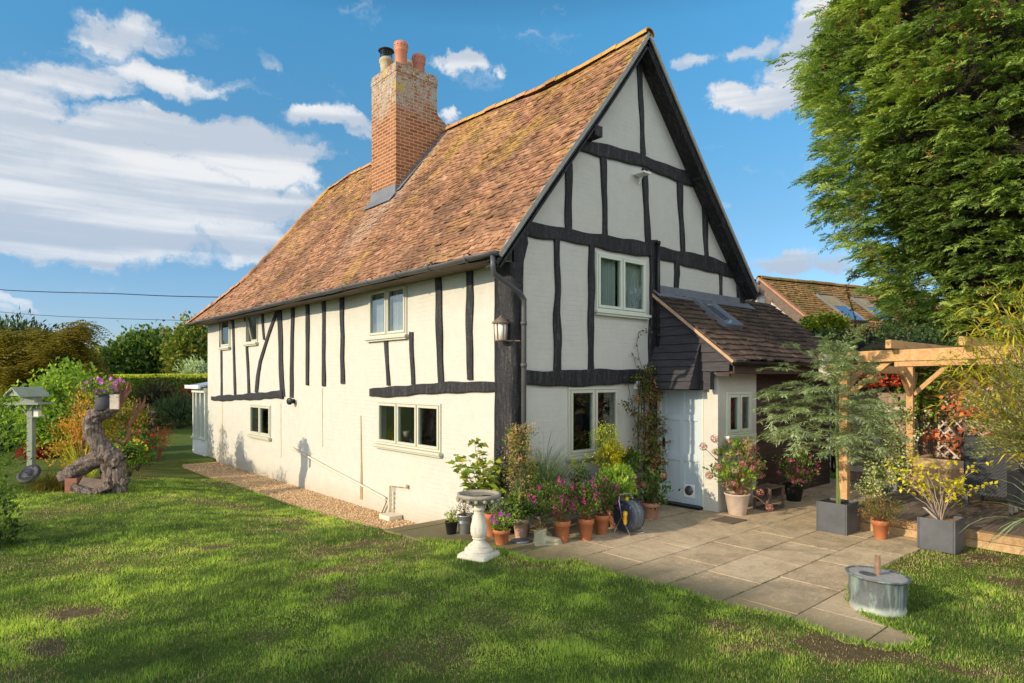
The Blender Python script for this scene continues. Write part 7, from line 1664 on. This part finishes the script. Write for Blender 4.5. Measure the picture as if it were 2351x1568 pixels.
q = GL(185, 1128); bs = thing('clay_block', 'reddish clay block lying under the horizontal limb of the trunk', 'block', tuple(q)); m = MB(); m.obox(PD(171, 1115, dep - .1), RGT, FWD, ZT, 14 * s, .10, 18 * s); m.build('block', plain('old_red_clay', (.28, .12, .08), .85, .3, 9, .4), bs, bevel=.01)
sl_ = thing('log_slab', 'pale split log slab propped up under the twisted trunk', 'log', tuple(GL(215, 1132))); m = MB(); m.obox(PD(214, 1118, dep - .15), (RGT * .95 - ZT * .12).normalized(), (FWD * .6 + ZT * .6).normalized(), (ZT * .9 - FWD * .4).normalized(), 27 * s, .10, 12 * s); m.build('slab', M_OLDWOOD, sl_, bevel=.015)
for k_, (u, v, L_, tl_, lab) in enumerate([(236, 1122, 20, .5, 'short split log leaning at the foot of the trunk, right of the pale slab'), (190, 1126, 24, -.35, 'weathered grey log lying across the front of the reddish block')]):
    lg = thing('split_log', lab, 'log', tuple(GL(u, 1130))); m = MB(); c_ = PD(u, v, dep - .30); dv = (RGT * math.cos(tl_) + ZT * math.sin(tl_)); rough_tube(m, [c_ - dv * L_ * s, c_, c_ + dv * L_ * s], [8 * s, 9 * s, 7.5 * s], 10, .3, k_ + 8, 6); m.build('log', M_BARK, lg)
sg = thing('sedge_clump', 'arching bronze green sedge clump at the left foot of the twisted trunk', 'plant', tuple(GL(118, 1128))); f = Fol(); 
for (u, v) in ((118, 1122), (100, 1125), (140, 1125), (128, 1118)): q = GL(u, v); fblades(f, (q.x, q.y, q.z), 260, .42, .8, .011, .35, 1.3, 5, .2, root=.08)
f.build('blades', GOL, sg)
q = GL(185, 1095); sg2 = thing('grass_clump', 'upright yellow green grass tuft behind the lying limb of the trunk', 'plant', tuple(q)); f = Fol(); q = GL(190, 1100); fblades(f, (q.x, q.y, q.z), 130, .75, .5, .014, .6, .5, 4, .05, root=.25); f.build('blades', GY, sg2)

def pbush(name, label, cat, u, vb, vt, hw, dep, nc, nl, L, W, mat, **kw):
    """bush whose base stands at bearing (u, vb), top at vt, half width hw (picture units) at the given distance"""
    c = PD(u, (vb + vt) / 2, dep); s = dep / FPX; rz = (vb - vt) / 2 * s; r = (hw * s, hw * s * .75, rz); b = PD(u, vb, dep); b.z = LZ(b.x, b.y) - .02
    kw.setdefault('r0', min(.03, hw * s * .016)); return bush(name, label, cat, tuple(c), r, nc, nl, L, W, mat, base=tuple(b), **kw)
# border shrubs, near to far
pbush('willow_shrub', 'long leaved pale green shrub at the left edge in front of the bird table', 'shrub', -75, 1130, 900, 100, 11.5, 120, 24, .15, .026, G2, cs=.14, tb=.55, shell=.4, smat=M_GTWIG, core=.45)
pbush('laurel_shrub', 'dark leafy shrub low at the lower left edge', 'shrub', -60, 1330, 1090, 75, 7.6, 80, 24, .08, .035, G1, cs=.09, tb=.35, core=.6)
pbush('fig_shrub', 'tall light green broad leaved shrub with pale bare stems behind the bird table', 'shrub', 152, 1065, 850, 92, 17.0, 200, 26, .13, .085, G2, cs=.17, tb=.62, shell=.5, smat=M_TWIG, r0=.045, nst=16)
pbush('laurel_shrub', 'deep green bushy shrub in the shade behind the fig stems', 'shrub', 60, 1055, 905, 95, 18.5, 170, 26, .10, .055, G1, cs=.16, tb=.3, core=.8)
pbush('maple_shrub', 'orange and yellow autumn shrub left of the twisted trunk', 'shrub', 178, 1080, 950, 54, 15.2, 95, 20, .075, .035, GO, cs=.10, tb=.55, shell=.4, smat=M_RTWIG, r0=.02, nst=26)
pbush('maple_shrub', 'golden leaved shrub just above and left of the twisted trunk', 'shrub', 205, 1040, 890, 40, 15.8, 60, 20, .08, .04, GO, cs=.11, tb=.36, shell=.4, smat=M_TWIG, r0=.02)
pbush('laurel_shrub', 'dark green border shrub under the orange shrub', 'shrub', 170, 1085, 985, 80, 17.2, 120, 26, .09, .045, G1, cs=.14, tb=.35, core=.75)
pbush('rose_shrub', 'yellow flushed rose bush right of the twisted trunk', 'shrub', 290, 1055, 925, 34, 15.0, 90, 22, .07, .04, GO, cs=.09, tb=.25, shell=.4, smat=M_RTWIG, r0=.015, extra=(G1, .5))
pbush('dahlia_clump', 'green border clump dotted with small red flowers right of the trunk', 'plant', 316, 1062, 990, 42, 14.6, 110, 24, .06, .03, G1, cs=.08, tb=.5, core=.6)
pbush('daisy_clump', 'low green clump with tiny yellow flowers at the lawn edge', 'plant', 298, 1068, 1015, 36, 13.6, 70, 24, .05, .02, G2, cs=.07, tb=.4, core=.5)
pbush('red_flower_clump', 'crimson flowering plant low behind the bird table post', 'plant', 82, 1060, 1030, 26, 16.4, 60, 26, .07, .05, F_DKR, cs=.09, tb=.6)
pbush('red_leaf_clump', 'thin red stemmed perennial glowing against the shaded far lawn', 'plant', 365, 1030, 985, 18, 17.5, 26, 16, .09, .02, GR, cs=.10, tb=.15, shell=.2, smat=M_RTWIG, r0=.008)
pbush('dark_perennials', 'dark bronze perennials in the shade near the pedestal', 'plant', 322, 1015, 935, 34, 20.5, 110, 24, .09, .03, GB, cs=.14, tb=.2, core=.7)
pbush('iris_clump', 'fine grassy clump of shaded green leaves in front of the hedge', 'plant', 410, 975, 915, 46, 29.0, 140, 22, .22, .03, GD, cs=.25, tb=.8, core=.6, up=.6)
pbush('dark_shrub', 'dark drooping purple brown shrub below the hedge beside the pedestal', 'shrub', 365, 972, 885, 45, 30.5, 170, 24, .15, .06, GB, cs=.25, tb=.05, core=.8)
pbush('red_shrub', 'dark red autumn shrub at the foot of the hedge beside the conservatory', 'shrub', 435, 970, 900, 34, 30.5, 110, 22, .14, .08, GR, cs=.22, tb=-.1, core=.7, extra=(GD, .6))
f_ = Fol(); q = GL(320, 1045)
fr_ = thing('red_flowers', 'small red flowers scattered over the border clump right of the trunk', 'flowers', tuple(q), None); P = ell_points(34, tuple(PD(316, 1020, 14.4)), (.38, .3, .34), .9); blooms(f_, P, .04); tag(f_.build('petals', F_RED, fr_), kind='stuff'); stems(tuple(GL(316, 1052)), P, .004, .003, M_GTWIG, fr_, name='stems')
f_ = Fol(); P = ell_points(60, tuple(PD(302, 1030, 13.5)), (.30, .25, .20), .9); blooms(f_, P, .028); fy_ = thing('yellow_daisies', 'tiny yellow daisies over the low clump at the lawn edge', 'flowers', tuple(GL(302, 1052))); tag(f_.build('petals', F_YEL, fy_), kind='stuff'); stems(tuple(GL(302, 1052)), P, .003, .002, M_GTWIG, fy_, name='stems')
# hedge: clipped beech, in shade, its sunlit top put into yellower leaf colour
hg = thing('hedge', 'long clipped dark green hedge with a top coloured golden as if sunlit across the end of the lawn', 'hedge', tuple(PD(360, 970, 32))); f = Fol()
ha = PD(215, 960, 35.0); hb = PD(520, 960, 31.5); ha.z = hb.z = -.25; hd_ = (hb - ha); HL = hd_.length; hd_.normalize(); hn = Vector((hd_.y, -hd_.x, 0))
if hn.dot(FWD) > 0: hn = -hn
HZ = 2.30; k = 24000; a = rng.random(k) * HL; z = rng.random(k) * HZ; bz = .10 * (fbm(a * .8, z * .9, 3) - .5)
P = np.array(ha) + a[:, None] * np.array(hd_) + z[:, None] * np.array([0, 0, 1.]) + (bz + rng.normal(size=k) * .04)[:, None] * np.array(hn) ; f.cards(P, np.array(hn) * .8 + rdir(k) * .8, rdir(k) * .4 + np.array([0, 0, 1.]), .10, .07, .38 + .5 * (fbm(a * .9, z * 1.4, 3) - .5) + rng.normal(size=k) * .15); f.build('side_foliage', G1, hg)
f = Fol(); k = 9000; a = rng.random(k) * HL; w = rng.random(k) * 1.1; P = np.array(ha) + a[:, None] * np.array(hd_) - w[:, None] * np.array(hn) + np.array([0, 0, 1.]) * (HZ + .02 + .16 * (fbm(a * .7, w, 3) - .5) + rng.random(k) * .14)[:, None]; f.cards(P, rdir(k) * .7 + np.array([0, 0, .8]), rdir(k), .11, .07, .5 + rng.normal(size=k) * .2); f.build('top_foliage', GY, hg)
m = MB(); c = (ha + hb) / 2 - hn * .60; m.obox((c.x, c.y, HZ / 2 - .25), hd_, hn, ZT, HL / 2, .52, HZ / 2); m.build('inner_core', M_CORE, hg)
# stone pedestal
q = GL(344, 988); sp2 = thing('pedestal', 'small grey stone baluster pedestal on the shaded far lawn', 'garden ornament', tuple(q)); m = MB(); s2 = depth(q) / FPX; h = 44 * s2
m.lathe(q, [(.22, 0), (.22, .06), (.15, .09), (.11, .16), (.15, .30), (.12, .45), (.09, h * .75), (.12, h * .85), (.24, h * .93), (.25, h), (.05, h)], 20); m.build('column', plain('grey_stone', (.38, .38, .38), .9, .3, 6, .4), sp2)
# trees beyond the hedge
GT_ = 'trees beyond the hedge'
def tree(name, label, u, vb, vt, hw, dep, nc, nl, L, W, mat, **kw):
    c = PD(u, (870 + vt) / 2 if vb is None else (vb + vt) / 2, dep); s = dep / FPX; vb_ = 875 if vb is None else vb; rz = (vb_ - vt) / 2 * s; b = Vector((c.x, c.y, -.5))
    t = bush(name, label, 'tree', tuple(c), (hw * s, hw * s * .8, rz), nc, nl, L, W, mat, base=tuple(b), group=GT_, r0=.12, nst=14, **kw)
    m = MB(); m.tube([(c.x, c.y, -.5), (c.x + .1, c.y, c.z - rz * .3), (c.x, c.y, c.z + rz * .4)], [.25, .18, .06], 8); m.build('trunk', M_BARK, t); return t
tree('round_tree', 'rounded mid green tree in the centre of the row behind the hedge', 345, 905, 778, 80, 46, 520, 26, .36, .22, G1, cs=.50, tb=.42, core=.82)
tree('russet_tree', 'tall brownish green tree peeping up behind the round green tree', 372, 900, 768, 52, 54, 240, 24, .32, .2, GB, cs=.5, tb=.55, core=.7, extra=(G1, .7))
tree('olive_tree', 'rounded olive green tree beside the far end of the cottage', 448, 900, 752, 44, 44, 330, 26, .26, .17, G1, cs=.40, tb=.62, core=.8, extra=(GOL, .6))
tree('silver_shrub', 'pale whitish green shrub poking above the hedge near the cottage', 450, 885, 838, 26, 37, 90, 20, .20, .08, GS, cs=.3, tb=.7, core=.5)
tree('distant_tree', 'small hazy grey green tree far away on the horizon', 233, 880, 806, 26, 75, 110, 22, .5, .35, GS, cs=.6, tb=.35, core=.8)
tree('low_trees', 'low olive bushes far away between the spreading tree and the round tree', 205, 885, 822, 45, 62, 130, 22, .42, .28, GOL, cs=.6, tb=.4, core=.8)
tree('dark_conifer', 'dark blue green conifer mass at the left edge', -20, 930, 752, 135, 40, 520, 26, .38, .12, GD, cs=.55, tb=.45, core=.85, up=.7)
tree('evergreen_tree', 'dark evergreen in shade behind the spreading tree', 70, 930, 785, 90, 36, 330, 26, .30, .16, GD, cs=.5, tb=.5, core=.85)
# spreading sumac like tree with a long arching branch
su = thing('sumac_tree', 'spreading tree with layered olive gold leaves and one long arching branch', 'tree', tuple(PD(110, 960, 26)), GT_); rr = random.Random(31); m = MB(); P = []; D = []; T = []
bs_ = PD(95, 985, 26); bs_.z = -.2
tips = [(196, 742), (170, 752), (150, 765), (120, 775), (95, 762), (60, 765), (30, 760), (8, 770), (-20, 775), (80, 790), (130, 800), (160, 790), (185, 810), (205, 825), (40, 800), (10, 810), (110, 825), (150, 830), (180, 850), (215, 850), (60, 835), (30, 845), (90, 860), (130, 870), (165, 880), (70, 815), (145, 815), (195, 840), (20, 870), (230, 862), (50, 780), (110, 795), (0, 830), (176, 745), (200, 838), (85, 775)]
for (u, v) in tips * 2:
    u += rr.gauss(0, 8); v += rr.gauss(0, 5) if (u, v) != (196, 742) else 0; dd = 26 + rr.uniform(-2.5, 2.5); tip = PD(u, v, dd); mid = bs_.lerp(tip, .6) + Vector((0, 0, 1.2 if u > 150 and v < 770 else .5)); pts = []
    for k in range(13): t_ = k / 12; pts.append(bs_ * (1 - t_) ** 2 + mid * 2 * t_ * (1 - t_) + tip * t_ * t_)
    m.tube(pts, [.06 - .0046 * k for k in range(13)], 5, caps=False)
    for k in range(6, 13):
        d = (pts[k] - pts[k-1]); d.z = 0; d.normalize(); nl_ = 3 if k < 12 else 6
        for j in range(nl_ * 2):      # pinnate leaves: leaflets along a drooping rachis
            az = rr.uniform(0, 6.28); rd = (Vector((math.cos(az), math.sin(az), rr.uniform(-.15, .3))) + d * .6).normalized(); q = Vector(pts[k]) + Vector((rr.gauss(0, .15), rr.gauss(0, .15), rr.gauss(0, .10))); sd1 = rd.cross(ZT).normalized(); L_ = rr.uniform(.45, .75)
            for i in range(7):
                q = q + rd * L_ / 7 - ZT * .018 * i
                for s_ in (-1, 1): P.append(tuple(q)); D.append(tuple(sd1 * s_ + rd * .5 - ZT * .35)); T.append(.45 + rr.gauss(0, .18))
n = len(P); f = Fol(); f.cards(np.array(P), np.array(D), rdir(n) * .3 + np.array([0, 0, 1.]), .19, .065, np.array(T)); f.build('crown', GOL, su); m.build('branches', M_DTWIG, su); print('sumac', n)
# overhead cables
for i, (v0, v1, v2, lab) in enumerate([(665, 674, 681, 'upper thick black overhead cable crossing the sky to the cottage'), (716, 731, 736, 'lower thin twisted overhead cable crossing the sky to the cottage')]):
    dep_ = 24; pts = [PD(-500, v0 - 35, dep_), PD(-150, v0 - 14, dep_), PD(0, v0, dep_), PD(120, v0 + (v1 - v0) * .62, dep_), PD(260, v1, dep_), PD(400, v2 - 1, dep_), PD(560, v2 + 1, dep_), PD(720, v2 - 6, dep_)]
    m = MB(); Q = []
    for a in range(len(pts) - 1):
        for k in range(6):
            t_ = k / 6; A_, B_, C_, D_ = pts[max(a-1, 0)], pts[a], pts[a+1], pts[min(a+2, len(pts)-1)]; Q.append(.5 * ((2 * B_) + (C_ - A_) * t_ + (2 * A_ - 5 * B_ + 4 * C_ - D_) * t_ ** 2 + (3 * B_ - A_ - 3 * C_ + D_) * t_ ** 3))
    m.tube(Q, (.017, .010)[i], 6); tag(m.build('overhead_cable', M_BLKPL), lab, 'cable')
# trees beyond the left edge of the picture: they throw the dappled shade over the lawn
def shade(label, x, y, h0, r, nc, nl=24, L=.16, W_=.11, name='garden_tree'):
    t = thing(name, label, 'tree', (x, y, -.2)); C = ell_points(nc, (x, y, h0), r, .15); m = MB()
    for _ in range(7):  # solid cores added inside the crown to sharpen its cast shadow
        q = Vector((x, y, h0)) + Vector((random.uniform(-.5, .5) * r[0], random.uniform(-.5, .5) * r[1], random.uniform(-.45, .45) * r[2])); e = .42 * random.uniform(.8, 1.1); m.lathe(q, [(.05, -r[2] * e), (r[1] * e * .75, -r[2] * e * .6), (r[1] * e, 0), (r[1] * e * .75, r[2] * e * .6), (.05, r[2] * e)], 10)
    m.build('inner_core', M_CORE, t); f = Fol(); clump_leaves(f, C, .20, nl, L, W_, (x, y, h0 - r[2]), .2, .6, .5, .45); f.build('crown', G1, t); stems((x, y, -.2), C, .08, .015, M_DTWIG, t, n=24, name='branches'); m = MB(); m.tube([(x, y, -.3), (x, y, h0)], [.2, .1], 8); m.build('trunk', M_BARK, t)
SHD = Vector((-.986, .165, 0))
def up_sun(u, v, dist): g = G(u, v, -.05); q = g + SHD * dist; return q.x, q.y, dist * math.tan(SUN_EL)
for (tx, ty, dist, r, lab, nc) in [(-3.3, -1.95, 17, (1.1, .80, .95), 'broad crowned tree standing far outside the left edge of the picture', 150), (-4.3, -3.3, 15.5, (.9, .62, .85), 'dense low tree outside the left edge nearest the viewpoint', 110), (-6.3, -1.0, 13, (.8, .42, .5), 'small tree outside the left edge closest to the border', 60),
                           (-1.9, -2.75, 20, (.8, .35, .5), 'slim tree standing farthest outside the left edge', 60), (-2.6, -.85, 19, (.8, .22, .55), 'thin crowned sapling outside the left edge between the bigger trees', 26), (-7.6, -2.6, 14, (.8, .6, .7), 'bushy tree outside the lower left corner of the lawn', 90), (-6.6, 4.6, 8, (.7, .5, .6), 'small tree just outside the left edge beside the border', 50)]:
    shade(lab, tx + SHD.x * dist, ty + SHD.y * dist, dist * math.tan(SUN_EL), r, nc)
for (x, y, h, r, lab) in [(12.5, -11.0, 5.0, (3.3, 3.2, 4.6), 'large dense tree standing behind and right of the viewpoint'), (3.5, -19, 4.0, (3.4, 3, 3.6), 'wide dark tree standing far behind the viewpoint')]:
    shade(lab, x, y, h, r, 420, 22, .34, .22)

# ================================================================ GRASS BLADES
def grass():
    n = 1700000
    # more blades where the lawn is near the camera
    r = 2.2 + 13.5 * rng.random(n) ** 1.55; a = rng.uniform(-.84, .84, n)
    x = CAM.x + r * (math.sin(YAW) * np.cos(a) + math.cos(YAW) * np.sin(a)); y = CAM.y + r * (math.cos(YAW) * np.cos(a) - math.sin(YAW) * np.sin(a))
    fw = (x - CAM.x) * FWD.x + (y - CAM.y) * FWD.y; rt = (x - CAM.x) * RGT.x + (y - CAM.y) * RGT.y
    k = (fw > 2.6) & (np.abs(rt) < fw * .95 + .4)
    k &= ~in_poly(x, y, PATIO) & ~in_poly(x, y, GRAVEL) & ~((x > -.02) & (y > .2)) & ~((x > 3.6) & (y < -2.4))
    x, y, r = x[k], y[k], r[k]
    dn = fbm(x * 1.7, y * 1.7, 4); br = brownness(x, y)
    k = rng.random(len(x)) < np.clip(1.15 - 1.15 * br, .10, 1) * np.clip(.15 + 1.2 * fbm(x * 4.2, y * 4.2, 3), .3, 1)
    x, y, r, dn, br = x[k], y[k], r[k], dn[k], br[k]; n = len(x); print('blades', n)
    z = lawn_z(x, y) - .004
    tuft = fbm(x * 5 + 9, y * 5, 3)
    H = (.013 + .034 * np.clip(tuft - .35, 0, 1) * 1.6 + .010 * dn) * (1 + .3 * rng.normal(size=n)) * (1 - .45 * br); H = np.clip(H * .88, .008, .075); H *= 1 + r * .03
    W = .0022 + .00075 * r
    az = rng.uniform(0, 2 * np.pi, n) ; lean = np.abs(rng.normal(size=n)) * .55 + .15
    d = np.stack([np.cos(az) * np.sin(lean), np.sin(az) * np.sin(lean), np.cos(lean)], 1); s = np.stack([-np.sin(az), np.cos(az), 0 * az], 1)
    P = np.stack([x, y, z], 1); V = np.stack([P - s * W[:, None] / 2, P + s * W[:, None] / 2, P + d * H[:, None]], 1).reshape(-1, 3)
    T = .44 + .85 * (fbm(x * .8 + 40, y * .8, 4) - .5) + .75 * (fbm(x * 3.1 + 11, y * 4.4, 4) - .5) + .3 * (tuft - .5) + rng.normal(size=n) * .13
    T = np.where(rng.random(n) < br * .85 + .03, .95 + rng.normal(size=n) * .03, np.clip(T, 0, .84))
    gm_ = leafmat('grass_blades', [(.0, (.030, .058, .012)), (.35, (.100, .165, .026)), (.62, (.24, .34, .045)), (.84, (.40, .48, .075)), (.90, (.26, .19, .10)), (1, (.36, .28, .16))], .38, .5, .3, .0)
    tag(mesh_np('grass', V, np.arange(n * 3).reshape(n, 3), gm_, None, np.clip(T, 0, 1)), 'short patchy green lawn grass with dry brown patches', 'grass', kind='stuff')
    # a little moss and seedlings along the slab edges
    m = 5000; ed = np.array(PATIO[:22]); i = rng.integers(0, 21, m); t = rng.random(m)[:, None]; p = ed[i] * (1 - t) + ed[i + 1] * t + rng.normal(size=(m, 2)) * .022
    f = Fol(); f.cards(np.stack([p[:, 0], p[:, 1], np.full(m, -.01)], 1), rdir(m) * .6 + np.array([0, 0, 1.]), rdir(m), .045 * (1 + .3 * rng.normal(size=m)), .006, .45 + rng.normal(size=m) * .15)
    tag(f.build('edge_grass', gm_), 'longer grass fringe along the ragged edge of the paving', 'grass', kind='stuff')
grass()
def joint_moss():
    P = []
    for k in range(1, 9):
        y = -5.055 + .605 * k; n = 900; x = rng.uniform(-1.2, 7.5, n); q = fbm(x * 1.3 + k * 3, x * 0 + k, 4) > .5; x = x[q]; P.append(np.stack([x, y + rng.normal(size=len(x)) * .006, x * 0 - .002], 1))
    P = np.concatenate(P); P = P[in_poly(P[:, 0], P[:, 1], PATIO)]; n = len(P); f = Fol(); f.cards(P, rdir(n) * .9 + np.array([0, 0, 1.]), rdir(n), .018 * (1 + .4 * rng.normal(size=n)), .007, .4 + rng.normal(size=n) * .2)
    tag(f.build('joint_moss', G1), 'moss and tiny weeds growing along the joints between the slabs', 'moss', kind='stuff')
joint_moss()
# fallen leaves and chips scattered over lawn and slabs
def litter():
    n = 420; u = rng.uniform(1000, 2350, n); v = rng.uniform(1235, 1560, n); P = np.array([tuple(G(a, b, .006)) for a, b in zip(u, v)]); ins = in_poly(P[:, 0], P[:, 1], PATIO); P[:, 2] = np.where(ins, .012, lawn_z(P[:, 0], P[:, 1]) + .015)
    k = rng.random(n) < np.where(ins, .45, .6); P = P[k]; n = len(P); f = Fol(); d = rdir(n); d[:, 2] *= .15; N = rdir(n) * .25 + np.array([0, 0, 1.]); f.cards(P, d, N, .022 * (1 + .4 * rng.normal(size=n)), .013, rng.random(n))
    n2 = 260; c = G(2290, 1290, 0); Q = np.array([c.x, c.y, -.005]) + rng.normal(size=(n2, 3)) * np.array([.35, .42, .004]); Q = Q[Q[:, 0] < 3.6]; n2 = len(Q); Q[:, 2] = .0; d = rdir(n2); d[:, 2] *= .1; f.cards(Q, d, rdir(n2) * .2 + np.array([0, 0, 1.]), .035, .014, rng.uniform(.5, 1, n2))
    tag(f.build('fallen_leaves', leafmat('leaf_litter', [(0, (.10, .05, .02)), (.5, (.36, .22, .08)), (1, (.55, .42, .22))], .1)), 'scattered fallen brown leaves and wood chips on the lawn and slabs', 'leaf litter', kind='stuff')
litter()
